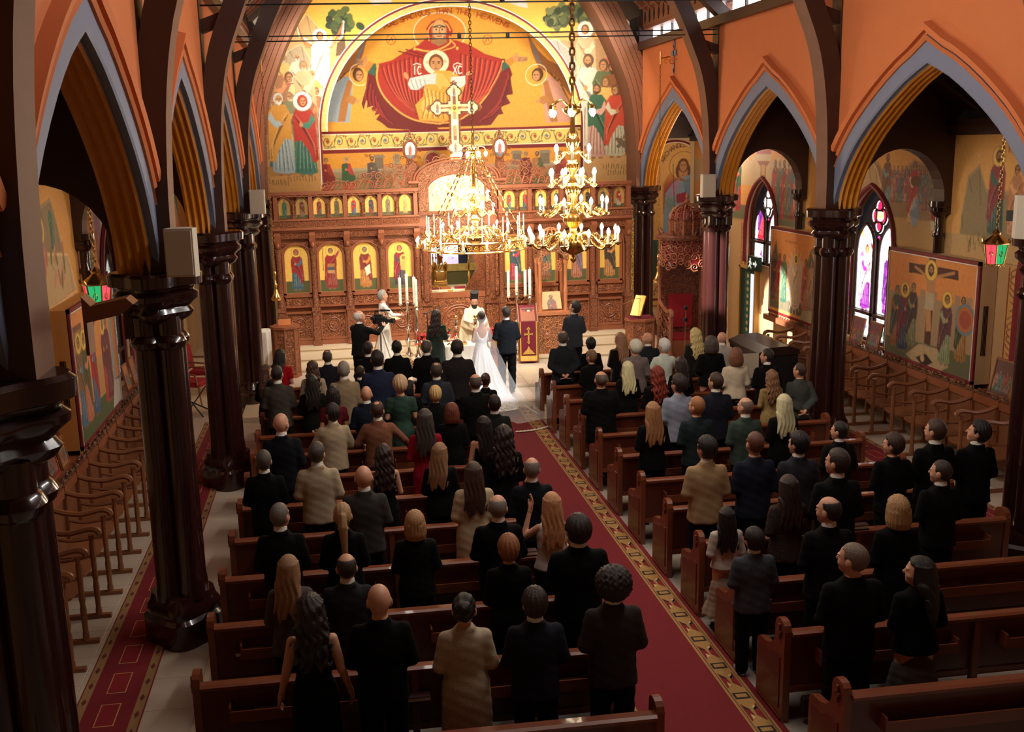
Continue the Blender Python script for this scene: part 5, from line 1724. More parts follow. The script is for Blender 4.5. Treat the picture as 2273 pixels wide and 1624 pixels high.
# --- projecting painted panels
def panel(name, lab, s, y0, y1, draw):
 t = thing(name, lab, 'painted panel')
 b = MB()
 b.box(min(s * 6.82, s * 7.09), max(s * 6.82, s * 7.09), y0, y1, 1.28, 3.24)
 b.build('box', M_CREAM if s > 0 else mat('ochre_paint', srgb(205, 140, 70), .7, var=.05), t)
 cv = Canvas(y0 + .05, y1 - .05, 1.32, 3.2, .0175, OCH)
 draw(cv)
 cv.noise(.05)
 wall_paint(cv, 'painting', s * 6.80, t)
 f = MB()
 for (a0, a1, c0, c1) in ((y0, y1, 3.19, 3.25), (y0, y1, 1.27, 1.33), (y0, y0 + .05, 1.27, 3.25), (y1 - .05, y1, 1.27, 3.25)):
  f.box(min(s * 6.79, s * 6.83), max(s * 6.79, s * 6.83), a0, a1, c0, c1)
 f.mat(1)
 for (a0, a1, c0, c1) in ((y0 + .05, y1 - .05, 3.175, 3.19), (y0 + .05, y0 + .065, 1.33, 3.19), (y1 - .065, y1 - .05, 1.33, 3.19)):
  f.box(min(s * 6.785, s * 6.83), max(s * 6.785, s * 6.83), a0, a1, c0, c1)
 f.build('painted_border', [M_MAROON, M_WHITE], t)
 g = MB()
 for k in range(2):
  yy = y0 - .004
  for j in range(4):
   g.box(min(s * (6.90 + j * .022), s * (6.91 + j * .022)), max(s * (6.90 + j * .022), s * (6.91 + j * .022)), yy - .004, yy, 1.75, 2.55)
 o = g.build('air_grille', M_IRON, t)
 w = MB()
 n = int((y1 - y0) / .12)
 for j in range(n):
  y = y0 + (j + .5) * (y1 - y0) / n
  w.tube([(s * 6.80, y + .05 * math.cos(PI * q / 6), 1.16 + .085 * math.sin(PI * q / 6)) for q in range(7)], .008, 4)
  w.tube([(s * 6.80, y + .025 * math.cos(PI * q / 6), 1.16 + .05 * math.sin(PI * q / 6)) for q in range(7)], .008, 4)
 w.mat(1)
 w.box(min(s * 6.81, s * 6.84), max(s * 6.81, s * 6.84), y0, y1, 1.12, 1.28)
 o = w.build('arcaded_border', [M_MAROON, mat('ornament_ochre', srgb(224, 170, 100), .6)], t)
 return t
W_ = side(6.80)
def crucifixion(cv):
 cv.poly((170, 140, 106), [W_(*p) for p in ((1965, 640), (2020, 655), (2060, 660), (2110, 672), (2172, 690), (2160, 800), (1955, 760))])
 for k in range(8):
  y, z = W_(1970 + k * 26, 640 + k * 5)
  cv.rect((170, 140, 106), y - .07, y + .07, z - .05, z + .1)
 cv.poly((96, 96, 70), [W_(*p) for p in ((1955, 740), (2010, 752), (2080, 770), (2160, 790), (2150, 860), (1950, 800))])
 cv.poly((186, 160, 120), [W_(*p) for p in ((2010, 785), (2040, 762), (2085, 775), (2105, 815), (2060, 835))])
 cv.poly((46, 30, 28), [W_(*p) for p in ((2032, 792), (2055, 785), (2070, 805), (2050, 815))])
 cv.ell((200, 170, 130), *W_(2047, 795), .06, .06)
 y, z = W_(2066, 640)
 cv.rect((84, 46, 34), y - .09, y + .09, W_(2060, 765)[1], W_(2075, 571)[1])
 cv.poly((84, 46, 34), [W_(*p) for p in ((2018, 582), (2127, 600), (2128, 622), (2018, 604))])
 a = W_(2063, 605)
 cv.poly(SKIN, [W_(*p) for p in ((2056, 612), (2077, 616), (2074, 652), (2066, 660), (2066, 735), (2055, 735), (2055, 680), (2058, 650))])
 cv.poly((190, 170, 140), [W_(*p) for p in ((2056, 648), (2074, 652), (2072, 690), (2052, 684))])
 cv.line(SKIN, .05, [W_(2032, 592), W_(2056, 612), W_(2076, 615), W_(2118, 606)])
 head(cv, *W_(2067, 600), .09, (60, 38, 26), (60, 40, 28), GOLDH)
 figs(cv, W_, [(1993, 630, 770, (150, 90, 50), (70, 76, 72), (60, 66, 64), None, None), (2010, 628, 782, (50, 66, 96), (120, 40, 60), (60, 30, 40), None, GOLDH), (2029, 624, 770, (120, 120, 84), (70, 50, 50), (70, 60, 56), None, None), (2104, 650, 815, (140, 150, 110), (96, 56, 62), (70, 44, 30), None, GOLDH), (2140, 655, 808, (160, 110, 50), (62, 70, 50), (70, 50, 36), (84, 64, 46), None)])
 cv.ell((110, 130, 140), *W_(2142, 710), .26, .26)
 cv.ell((190, 110, 60), *W_(2142, 710), .21, .21)
 cv.ell((170, 80, 60), *W_(2142, 710), .15, .15)
 text_line(cv, "CPOC", (150, 80, 50), W_(2053, 573)[0], W_(2053, 573)[1] - .0, -.05, .05, .012) if False else None
panel('crucifixion_panel', 'painted panel of a figure on a dark cross, above the carved stalls on the right', 1, 14.45, 17.1, crucifixion)
def resurrection(cv):
 mountain(cv, [(19.85, 1.4), (19.85, 2.5), (20.1, 2.9), (20.4, 2.3), (20.7, 1.7), (21.3, 1.7), (21.6, 2.3), (21.8, 2.95), (22.05, 2.5), (22.05, 1.4)], (110, 100, 76))
 y, z = W_(1765, 625)
 for k in range(18):
  a = k * PI / 9
  cv.line((226, 190, 160), .03, [(y + .1 * math.cos(a), z + .2 * math.sin(a)), (y + .46 * math.cos(a), z + .72 * math.sin(a))])
 cv.ell((214, 176, 150), y, z, .38, .62)
 cv.ring((236, 216, 190), y, z, .01, .01)
 saint(cv, y, z - .55, 1.15, (220, 190, 150), (214, 180, 140), (80, 50, 34), (80, 50, 34), GOLDH)
 for yy, c, d in ((21.85, (120, 70, 60), (90, 60, 50)), (21.6, (150, 110, 70), (170, 60, 56)), (21.35, (60, 96, 76), (90, 120, 90)), (20.3, (190, 110, 80), (170, 90, 70)), (20.05, (150, 110, 90), (170, 130, 90))):
  saint(cv, yy, 1.55, 1.15, c, d, (90, 60, 40), (120, 100, 80))
 cv.poly((170, 150, 110), [(19.9, 1.32), (20.5, 1.32), (20.4, 1.55), (19.9, 1.6)])
 text_line(cv, "H ANACTACIC", (170, 90, 50), 21.3, 2.95, -.035, .045, .012)
panel('resurrection_panel', 'painted panel of a white robed figure in a rayed oval, beside the exit door', 1, 19.8, 22.1, resurrection)
W_L = side(-6.80)
def presentation(cv):
 cv.rect((86, 96, 62), 13.9, 16.7, 1.32, 1.75)
 cv.rect((170, 120, 70), 13.95, 14.5, 2.0, 2.9)
 for k in range(4):
  cv.rect((130, 80, 60), 14.0, 14.5, 2.3 + k * .2, 2.38 + k * .2)
 cv.rect((196, 150, 90), 15.2, 15.8, 1.7, 2.3)
 cv.poly((150, 40, 50), [(15.1, 2.6), (15.2, 3.05), (15.8, 3.05), (15.9, 2.6), (15.7, 2.85), (15.3, 2.85)])
 cv.rect((150, 170, 180), 16.2, 16.35, 1.5, 2.8)
 for yy, c, d, hl in ((14.25, (90, 120, 150), (130, 96, 60), GOLDH), (14.55, (206, 120, 90), (90, 84, 50), GOLDH), (15.0, (70, 100, 140), (170, 40, 50), GOLDH), (15.75, (190, 60, 56), (120, 44, 60), GOLDH), (15.95, (120, 50, 60), (110, 50, 60), None)):
  saint(cv, yy, 1.5, 1.35, c, d, (120, 96, 70), (150, 130, 110) if yy in (14.55, 15.75) else None, hl, veil=(150, 44, 50) if yy == 15.0 else None)
 cv.poly((206, 200, 190), [(16.0, 1.35), (16.6, 1.35), (16.6, 1.7), (16.2, 1.75)])
 text_line(cv, "H YPAPANTH", (150, 70, 50), 15.3, 3.0, .04, .05, .012) if False else text_line(cv, "H ANATH", (150, 70, 50), 14.8, 3.02, .04, .05, .012)
panel('presentation_panel', 'painted panel of haloed figures in a temple, above the stalls on the left', -1, 13.9, 16.65, presentation)
panel('left_far_panel', 'painted panel half hidden behind the dark columns, further along the left wall', -1, 19.4, 21.9, lambda cv: [saint(cv, 19.5 + k * .45, 1.5, 1.4, PINKS[k], PINKS[k + 1], (90, 60, 40), None, GOLDH) for k in range(5)])
# --- stained glass windows
def window(s, op, n, strength, seed, crown=False):
 c, hw, za, zs, zt = op
 r = np.random.RandomState(seed)
 x = s * 7.27
 t = thing('window_%d' % n, None, None)
 struct(t)
 cv = Canvas(c - hw, c + hw, za, zt, .016, (6, 6, 8))
 zl = zs - .12
 pale = [(236, 244, 240), (250, 252, 250), (220, 236, 226), (240, 240, 224), (214, 226, 240)]
 deep = [(190, 20, 40), (110, 30, 120), (30, 90, 60), (200, 140, 40), (40, 60, 150), (150, 60, 30)]
 for sx in (-1, 1):
  cc = c + sx * hw * .47
  w2 = hw * .39
  P = [(cc - w2, za + .06), (cc + w2, za + .06)] + [(cc + w2 * q, zl + .55 * wf(q)) for q in np.linspace(1, -1, 13)]
  cv.poly((238, 244, 240), P)
  m = lambda a, b: b
  for k in range(70):
   a = cc + (r.rand() * 2 - 1) * w2 * .9
   b = za + .1 + r.rand() * (zl + .3 - za)
   col = pale[k % 5] if r.rand() < .72 else deep[r.randint(6)]
   cv.poly(col, [(a + (r.rand() - .5) * .22, b + (r.rand() - .5) * .3) for _ in range(4)], .9)
  # a robed figure in the light
  fy = za + .55
  saint(cv, cc, fy, 1.35, [(120, 40, 130), (190, 30, 50)][seed % 2], [(90, 30, 110), (180, 150, 160)][(seed + (sx > 0)) % 2], (120, 60, 40), None, (250, 236, 190))
  for k in range(26):
   a = cc + (r.rand() * 2 - 1) * w2
   b = za + .1 + r.rand() * (zl + .3 - za)
   cv.line((16, 18, 20), .014, [(a, b), (a + (r.rand() - .5) * .3, b + (r.rand() - .5) * .5)])
  for k in range(1, 8):
   b = za + k * (zl - za) / 8
   cv.line((14, 16, 18), .012, [(cc - w2, b), (cc + w2, b)])
  cv.line((8, 8, 10), .05, [(cc - w2, za + .55), (cc + w2, za + .55)])
  # anything beyond the lancet back to stone colour
  T = np.linspace(-1, 1, 17)
  cv.poly((6, 6, 8), [(cc + w2 * q, zl + .55 * wf(q)) for q in T] + [(cc + w2 * 1.35, zt), (cc - w2 * 1.35, zt)])
  cv.rect((6, 6, 8), cc - w2 * 1.4, cc - w2, za, zt)
  cv.rect((6, 6, 8), cc + w2, cc + w2 * 1.4, za, zt)
 zq = zl + .72
 for dx, dz in ((0, .17), (0, -.17), (.14, 0), (-.14, 0)):
  cv.ell((236, 240, 246), c + dx, zq + dz, .145, .16)
 for dx, dz in ((0, .17), (0, -.17), (.14, 0), (-.14, 0)):
  cv.ell((200, 20, 60) if crown else (244, 248, 246), c + dx, zq + dz, .115, .13)
 cv.ell((250, 240, 226), c, zq, .12, .09)
 if crown:
  cv.poly((236, 200, 96), [(c - .1, zq - .05), (c + .1, zq - .05), (c + .12, zq + .09), (c + .05, zq + .03), (c, zq + .1), (c - .05, zq + .03), (c - .12, zq + .09)])
 cv.ell((180, 40, 120), c, zl + .28, .05, .06)
 g = vcol_mat('stained_glass_%d' % n, .3)
 nt = g.node_tree
 a = [q for q in nt.nodes if q.bl_idname == 'ShaderNodeAttribute'][0]
 b = nt.nodes['Principled BSDF']
 nt.links.new(a.outputs['Color'], b.inputs['Emission Color'])
 b.inputs['Emission Strength'].default_value = strength
 def inwin(A, B):
  tt = np.clip(np.abs(A - c) / hw, 0, 1)
  return B < zs + (zt - zs) * np.sqrt(np.clip(1 - ((tt + .45) / 1.45) ** 2, 0, 1)) / math.sqrt(1 - (.45 / 1.45) ** 2)
 cv.mesh('stained_glass', lambda a_, b_: (x + 0 * a_, a_, b_), g, inwin, t)
 f = MB()
 T = np.linspace(-1, 1, 25)
 X0, X1 = x - s * .10, x - s * .02
 def ringpts(P, k):
  return P
 for cc, w2, top, base_ in ((c - hw * .47, hw * .39, zl + .55, za + .05), (c + hw * .47, hw * .39, zl + .55, za + .05)):
  pts = [(cc - w2, za)] + [(cc + w2 * q, zl + .55 * wf(q)) for q in T] + [(cc + w2, za)]
  f.tube([(x - s * .03, a_, b_) for a_, b_ in pts], .028, 6)
 f.box(min(X0, X1), max(X0, X1), c - .05, c + .05, za, zl + .3)
 f.box(min(X0, X1), max(X0, X1), c - hw, c + hw, za + .5, za + .56)
 f.box(min(X0, X1), max(X0, X1), c - hw, c + hw, za, za + .06)
 for dx, dz in ((0, .17), (0, -.17), (.14, 0), (-.14, 0)):
  f.tube([(x - s * .03, c + dx + .135 * math.cos(q * PI / 8), zq + dz + .15 * math.sin(q * PI / 8)) for q in range(16) if ((dx + .135 * math.cos(q * PI / 8)) ** 2 + (dz + .15 * math.sin(q * PI / 8)) ** 2) > .026], .02, 5)
 f.build('tracery', M_DARKWOOD, t)
 e = MB()
 out = [(c - hw, za)] + [(c + hw * q, zs + (zt - zs) * wf(q)) for q in T] + [(c + hw, za)]
 for k, (rr, dx) in enumerate(((.05, 0.0), (.035, .06), (.03, .12))):
  e.mat(1 if k == 1 else 0)
  e.tube([(s * (7.06 + dx), a_ + (a_ - c) * (.03 - k * .03), b_) for a_, b_ in out], rr, 6)
 e.build('moulded_frame', [M_MAROON, M_CREAM], t, True)
 return t
window(1, WINS[1][0], 12, 3.6, 3)
window(1, WINS[1][1], 13, 4.0, 2, True)
window(1, WINS[1][2], 14, 3.0, 5)
window(-1, WINS[-1][1], 15, 0.35, 6)
window(-1, WINS[-1][2], 16, 0.3, 8)
window(-1, WINS[-1][0], 17, 0.3, 9)
# painted vine borders beside the windows (vertical strips on the wall)
for s, ys in ((1, (22.28, 24.35, 17.25, 19.3, 14.05, 11.9)), (-1, (17.05, 19.2, 13.75, 11.7))):
 for y in ys:
  cv = Canvas(y - .13, y + .13, 1.25, 3.2, .02, (214, 160, 92))
  for k in range(14):
   cv.line((110, 40, 36), .02, [(y + .08 * math.sin(q * .8 + k), 1.3 + k * .135 + q * .03) for q in range(6)])
  cv.rect((120, 28, 34), y - .13, y - .105, 1.25, 3.2)
  cv.rect((120, 28, 34), y + .105, y + .13, 1.25, 3.2)
  wall_paint(cv, 'vine_border', s * 7.085, [q for q in bpy.data.objects if q.name == 'wall_aisle_%s' % ('right' if s > 0 else 'left')][0])
for s, y0, y1 in ((1, 12.0, 22.2), (-1, 10.0, 22.2)):
 cv = Canvas(y0, y1, .92, 1.08, .03, (206, 160, 110))
 vine(cv, y0, y1, 1.0, .12, int((y1 - y0) / .3), (130, 90, 60), ((150, 100, 60), (120, 80, 50)))
 wall_paint(cv, 'dado_border', s * 7.085, [q for q in bpy.data.objects if q.name == 'wall_aisle_%s' % ('right' if s > 0 else 'left')][0])
# --- archangel on the end wall of the right aisle
EW = 27.96
def ewp(u, v):
 x, _, z = at(u, v, 1, EW)
 return x, z
cv = Canvas(5.72, 6.98, .55, 5.26, .0175, (222, 170, 92))
x0, x1 = 5.72, 7.32
cv.rect((52, 84, 76), x0, x1, 1.25, 2.45)
cv.rect((212, 170, 110), x0, x1, .75, 1.2)
vine(cv, x0, x1, .97, .3, 7, (110, 60, 40))
cv.rect((120, 30, 36), x0, x1, .68, .75)
cv.rect((236, 226, 200), x0, x1, 1.2, 1.25)
cx, zt = ewp(1517, 352)
zb = ewp(1517, 650)[1]
h = zt - zb
for e in (-1, 1):
 for q in range(9):
  f = q / 8
  cv.poly(blend((206, 150, 70), (150, 60, 60), f), [(cx + e * .14, zt - .55), (cx + e * (.38 + .18 * math.sin(f * 2.2)), zt - .35 - .55 * f), (cx + e * (.62 - .06 * f), zt - .7 - 1.1 * f), (cx + e * (.55 - .04 * f), zt - 1.0 - 1.15 * f), (cx + e * .3, zt - .9 - .4 * f)])
  cv.line((96, 56, 36), .012, [(cx + e * .2, zt - .55 - .05 * q), (cx + e * (.6 - .05 * f), zt - .75 - 1.2 * f)])
saint(cv, cx, zb, h, (110, 128, 120), (130, 150, 168), (96, 58, 34), None, None, arm=-1)
cv.poly((170, 130, 160), [(cx - .1, zt - .5), (cx - .34, zt - .75), (cx - .4, zt - 1.1), (cx - .2, zt - 1.0), (cx - .12, zt - .7)])
cv.poly((150, 44, 60), [(cx - .2, zt - 1.0), (cx + .2, zt - .9), (cx + .18, zt - 1.2), (cx - .18, zt - 1.25)])
cv.poly((130, 150, 168), [(cx + .0, zt - .5), (cx + .25, zt - .45), (cx + .34, zt - 1.2), (cx + .3, zt - 2.0), (cx + .05, zt - 1.7), (cx + .1, zt - 1.0)])
for q in range(6):
 cv.line((70, 90, 110), .016, [(cx + .04 + q * .045, zt - .6), (cx + .1 + q * .04, zt - 1.2), (cx + .02 + q * .05, zt - 1.9)])
cv.ring((150, 80, 40), cx, zt - .21, .41, .018)
head(cv, cx, zt - .2, .165, (110, 66, 36))
cv.line((70, 50, 40), .02, [(cx - .3, zt - .15), (cx - .22, zt - 2.0)])
text_arc(cv, "ARCHANGEL GABRIEL", (96, 40, 30), cx + .01, zt - .35, .62, .68, PI * .86, PI * .10, .085, .12, .02)
aw = thing('archangel_painting', 'tall round headed painting of the winged archangel, lettered, at the end of the right aisle', 'mural')
def gmask(a, b):
 c = (x0 + x1) / 2
 return b < 4.45 + .72 * np.sqrt(np.clip(1 - ((a - c) / ((x1 - x0) / 2)) ** 2, 0, 1))
cv.mesh('painting', lambda a, b: (a, EW + 0 * a, b), M_PAINT, gmask, aw)
rm = MB()
c = (x0 + x1) / 2
for rr, dy, k in ((.02, 0, 1), (.05, -.0, 0)):
 rm.mat(k)
 rm.tube([(c + ((x1 - x0) / 2 + rr) * math.cos(PI - PI * q / 24), EW - .01, 4.45 + (.72 + rr) * math.sin(PI * q / 24)) for q in range(25) if c + ((x1 - x0) / 2 + rr) * math.cos(PI - PI * q / 24) < 6.98], .02 if k else .03, 6)
rm.build('painted_rim', [M_MAROON, M_WHITE], aw)
for s in (-1, 1):
 dk = MB()
 dk.box(min(s * 4.9, s * 7.3), max(s * 4.9, s * 7.3), 27.9, 27.97, 5.3, 7.0)
 struct(dk.build('trim_%d' % trim_n, M_DARKWOOD))
 trim_n += 1
# --- exit door and sign on the right wall
d = struct(thing('door_1', None, None))
m = MB()
m.box(7.02, 7.10, 23.35, 24.25, .1, 2.05)
m.build('door_leaf', mat('dark_green_door', srgb(36, 54, 50), .4), d)
m = MB()
for y in (23.3, 24.25):
 m.box(6.98, 7.1, y, y + .07, .1, 2.1)
m.box(6.98, 7.1, 23.3, 24.32, 2.05, 2.12)
m.build('door_frame', mat('gold_trim', srgb(190, 150, 80), .5), d)
m = MB()
m.box(7.0, 7.03, 23.45, 23.62, .3, 1.95)
m.build('door_glass', mat('lit_door_glass', (.8, .85, .9), .2, emit=(.85, .9, 1.0), estr=.8), d)
cv = Canvas(23.64, 23.98, .2, 1.98, .02, (40, 96, 90))
for k in range(10):
 cv.ell((226, 190, 110), 23.81, .35 + k * .17, .06, .05)
cv.mesh('starred_panel', lambda a, b: (7.01 + 0 * a, a, b), M_PAINT, None, d)
ex = thing('exit_sign', 'small dark green exit sign with a white running figure and arrow', 'exit sign')
m = MB()
m.box(6.88, 6.98, 22.95, 23.55, 2.08, 2.42)
m.build('sign_case', mat('dark_green_sign', srgb(18, 48, 40), .4), ex)
m = MB()
WY2 = lambda a, b, dd: (6.875 - dd * .004, 23.25 - a, 2.25 + b)
for poly in ([(.03, .03), (.15, .03), (.15, .09), (.25, 0), (.15, -.09), (.15, -.03), (.03, -.03)], [(-.17, .06), (-.11, .06), (-.11, .12), (-.17, .12)], [(-.2, .05), (-.1, .05), (-.05, -.02), (-.07, -.04), (-.12, .01), (-.12, -.05), (-.06, -.12), (-.09, -.13), (-.15, -.06), (-.22, -.12), (-.24, -.1), (-.17, -.02), (-.17, .02), (-.22, .0)]):
 m.prism(poly, WY2, 1)
m.build('pictogram', mat('lit_sign_white', (.9, .95, .92), .5, emit=(.8, 1, .9), estr=.6), ex)
# ================================================================ carpets
def vc_mesh(polys, name, parent, m, h0=0.0):
 """flat coloured shapes on a surface: polys = (colour, [(x, y)...], lift)"""
 v, f, c = [], [], []
 for col, pts, z in polys:
  n = len(v)
  v += [(a, b, h0 + z) for a, b in pts]
  f.append(list(range(n, n + len(pts))))
  c += [(*srgb(*col), 1)] * len(pts)
 me = bpy.data.meshes.new(name)
 me.from_pydata(v, [], f)
 a = me.color_attributes.new('Col', 'FLOAT_COLOR', 'POINT')
 a.data.foreach_set('color', np.array(c, np.float32).ravel())
 me.materials.append(m)
 return link(name, me, parent)
def R4(x0, x1, y0, y1):
 return [(x0, y0), (x1, y0), (x1, y1), (x0, y1)]
RUG, GOLDW, BLK = (118, 18, 30), (170, 128, 74), (40, 26, 26)
def border_motifs(P, xc, w, ya, yb, step):
 y = ya
 k = 0
 while y > yb:
  P.append((BLK, R4(xc - w * .42, xc + w * .42, y - .055, y + .055), .004))
  P.append((GOLDW, R4(xc - w * .30, xc + w * .30, y - .03, y + .03), .005))
  m = y - step / 2
  for e in (-1, 1):
   P.append(((130, 24, 32), [(xc - e * w * .42, m + .15), (xc - e * w * .42, m - .15), (xc - e * w * .05, m - .05), (xc - e * w * .12, m + .06)], .004))
   P.append((BLK, [(xc - e * w * .36, m + .11), (xc - e * w * .36, m + .06), (xc - e * w * .12, m + .02), (xc - e * w * .1, m + .05)], .005))
   P.append(((206, 176, 120), [(xc + e * w * .05, m + e * .08), (xc + e * w * .3, m + e * .12), (xc + e * w * .25, m + e * .03)], .005))
  y -= step
  k += 1
c = thing('aisle_runner', 'wide dark red runner with patterned gold borders down the middle aisle', 'carpet', (0, 0, 0))
P = [(RUG, R4(-.915, .636, 1.0, 19.5), .0)]
for x0, x1 in ((.325, .572), (-.851, -.604)):
 P.append((GOLDW, R4(x0, x1, 1.0, 19.5), .002))
 for x in (x0 + .03, x1 - .03):
  P.append(((96, 60, 40), R4(x - .005, x + .005, 1.0, 19.5), .003))
 border_motifs(P, (x0 + x1) / 2, .18, 19.3, 1.2, .575)
vc_mesh(P, 'patterned_pile', c, M_RUG, .012)
bm_ = MB()
bm_.box(-.916, .637, 1.0, 19.5, 0.0, .009)
bm_.build('backing', M_REDVEL, c)
for s, lab in ((-1, 'narrow red carpet with gold boxes along the left aisle between columns and stalls'), (1, 'narrow red carpet with gold lines along the right aisle beside the stalls')):
 c = thing('side_runner', lab, 'carpet')
 P = [(RUG, R4(min(s * 5.26, s * 5.93), max(s * 5.26, s * 5.93), 1, 19.8), 0)]
 for a, b in ((5.27, 5.36), (5.83, 5.92)):
  P.append(((150, 112, 72), R4(min(s * a, s * b), max(s * a, s * b), 1, 19.8), .002))
  for k in range(60):
   y = 19.6 - k * .31
   P.append(((96, 40, 40), [(s * ((a + b) / 2 - .025), y), (s * (a + b) / 2, y - .07), (s * ((a + b) / 2 + .025), y), (s * (a + b) / 2, y + .07)], .003))
 for k in range(30):
  y = 19.3 - k * .6
  P.append(((190, 140, 90), R4(min(s * 5.5, s * 5.69), max(s * 5.5, s * 5.69), y - .2, y + .2), .002))
  P.append(((130, 16, 28), R4(min(s * 5.51, s * 5.68), max(s * 5.51, s * 5.68), y - .188, y + .188), .003))
 vc_mesh(P, 'patterned_pile', c, M_RUG, .012)
 b = MB()
 b.box(min(s * 5.26, s * 5.93), max(s * 5.26, s * 5.93), 1, 19.8, 0, .009)
 b.build('backing', M_REDVEL, c)
# ================================================================ pews
PEW_P, PEW_Y0 = 1.067, 18.605
def pew_end_mesh():
 m = MB()
 prof = [(-.05, 0), (.52, 0), (.52, .56), (.50, .60), (.45, .62), (.33, .63), (.24, .66), (.17, .72), (.145, .78), (.145, .90), (.13, .955), (.095, .985), (.045, .993), (-.005, .985), (-.04, .955), (-.055, .90)]
 m.prism(prof, lambda a, b, d: (d, a, b), .065)
 return m.mesh('end_panel', M_PEW)
PEW_END = pew_end_mesh()
_ei = MB()
_ei.prism([(.02, .12), (.46, .12), (.46, .54), (.28, .56), (.14, .62), (.02, .62)], lambda a, b, d: (-.008 + d, a, b), .008)
_ei.mat(1)
_ei.box(-.02, -.004, -.0, .075, .86, .885)
_ei.box(-.02, -.004, .025, .05, .80, .945)
_ei.box(-.012, -.004, -.03, .50, .035, .05)
PEW_INSET = _ei.mesh('inset_panel', [M_PEWD, M_PEW])
def pew_parts(L):
 q = {}
 m = MB()
 m.prism([(-.03, .30), (.0, .30), (-.0, .86), (-.045, .86)], lambda a, b, d: (d, a, b), L)
 q['back'] = m.mesh('back', M_PEWD)
 m = MB()
 m.prism([(-.085, .86), (.03, .86), (.035, .885), (.01, .905), (-.06, .905), (-.088, .89)], lambda a, b, d: (d, a, b), L)
 q['top_rail'] = m.mesh('top_rail', M_PEW)
 m = MB()
 m.prism([(.0, .42), (.44, .43), (.46, .45), (.44, .47), (.0, .455)], lambda a, b, d: (d, a, b), L)
 q['seat'] = m.mesh('seat', M_PEW)
 m = MB()
 for x0, x1 in ((.25, L / 2 - .25), (L / 2 + .25, L - .25)):
  m.box(x0, x1, -.16, -.04, .60, .615)
  m.box(x0, x1, -.165, -.15, .60, .70)
  m.box(x0 - .015, x0, -.165, -.03, .60, .74)
  m.box(x1, x1 + .015, -.165, -.03, .60, .74)
 q['book_rack'] = m.mesh('book_rack', M_PEW)
 m = MB()
 m.box(L / 2 - .03, L / 2 + .03, -.075, -.02, .04, .87)
 m.box(0, L, -.045, -.02, .30, .36)
 q['pilaster'] = m.mesh('pilaster', M_PEW)
 m = MB()
 m.bbox(.1, L - .1, -.115, -.05, .12, .28, .02)
 for x in (.4, L / 2 + .1, L - .4):
  m.box(x - .02, x + .02, -.09, -.03, .04, .14)
 q['kneeler'] = m.mesh('kneeler', mat('dark_kneeler_pad', srgb(36, 18, 18), .7))
 return q
ORD = ['first', 'second', 'third', 'fourth', 'fifth', 'sixth', 'seventh', 'eighth', 'ninth', 'tenth', 'eleventh', 'twelfth']
for sd, xa, xb in (('right', .625, 4.34), ('left', -4.574, -.85)):
 Q = pew_parts(xb - xa - .13)
 for k in range(12):
  y = PEW_Y0 - PEW_P * k
  lab = 'oak pew of the %s block, %s row counted from the altar' % (sd, ORD[k])
  t = thing('pew', lab, 'pew', (xa, y, 0), 0, 'pews of the %s block' % sd)
  for nm, me in Q.items():
   link(nm, me, t, (.065, 0, 0))
  e = link('end_panel', PEW_END, t, (0, 0, 0))
  link('inset_panel', PEW_INSET, e)
  e = link('end_panel', PEW_END, t, (xb - xa - .065, 0, 0))
  o = link('inset_panel', PEW_INSET, e)
  o.location = (.065, 0, 0)
  o.scale = (-1, 1, 1)
# service books with pale page edges lying in the racks
bkm = MB()
bkm.bbox(-.13, .13, -.045, .045, .0, .012, .004)
bkm.mat(1)
bkm.box(-.128, .128, -.043, .04, .012, .045)
bkm.mat(0)
bkm.bbox(-.13, .13, -.045, .045, .045, .055, .004)
BOOK = bkm.mesh('service_book', [mat('dark_book_cover', srgb(60, 24, 24), .6), mat('pale_page_edges', srgb(220, 200, 175), .8)])
for i, (u, v, z, k, sd) in enumerate(((600, 1582, .66, 10, 'left'), (555, 1450, .66, 9, 'left'), (922, 1556, .66, 10, 'left'), (1260, 1520, .66, 10, 'left'), (2160, 1428, .66, 9, 'right'), (2020, 1600, .66, 10, 'right'), (1400, 957, .66, 3, 'right'), (1908, 1178, .93, 8, 'right'), (2115, 1210, .66, 7, 'right'), (1757, 1342, .66, 8, 'right'), (1168, 1245, .93, 8, 'left'), (1010, 1265, .47, 7, 'left'))):
 y = PEW_Y0 - PEW_P * k - .10
 x = at(u, v, 1, y)[0]
 zz = .615 if z == .66 else (.905 if z > .9 else .47)
 yy = y if z == .66 else (y + .07 if z > .9 else y + .3)
 o = link('service_book', BOOK, None, (x, yy, zz))
 o.rotation_euler = (0, 0, .03 * (i % 3 - 1))
 tag(o, 'pale edged service book %s, %s block %s row' % ('in the rack' if z == .66 else ('on the rail' if z > .9 else 'on the seat'), sd, ORD[k]) + ([' near its outer end', '', ' near its middle', ' near the aisle'][i] if i in (0, 2, 3) else ''), 'book', 'service books in the pews')
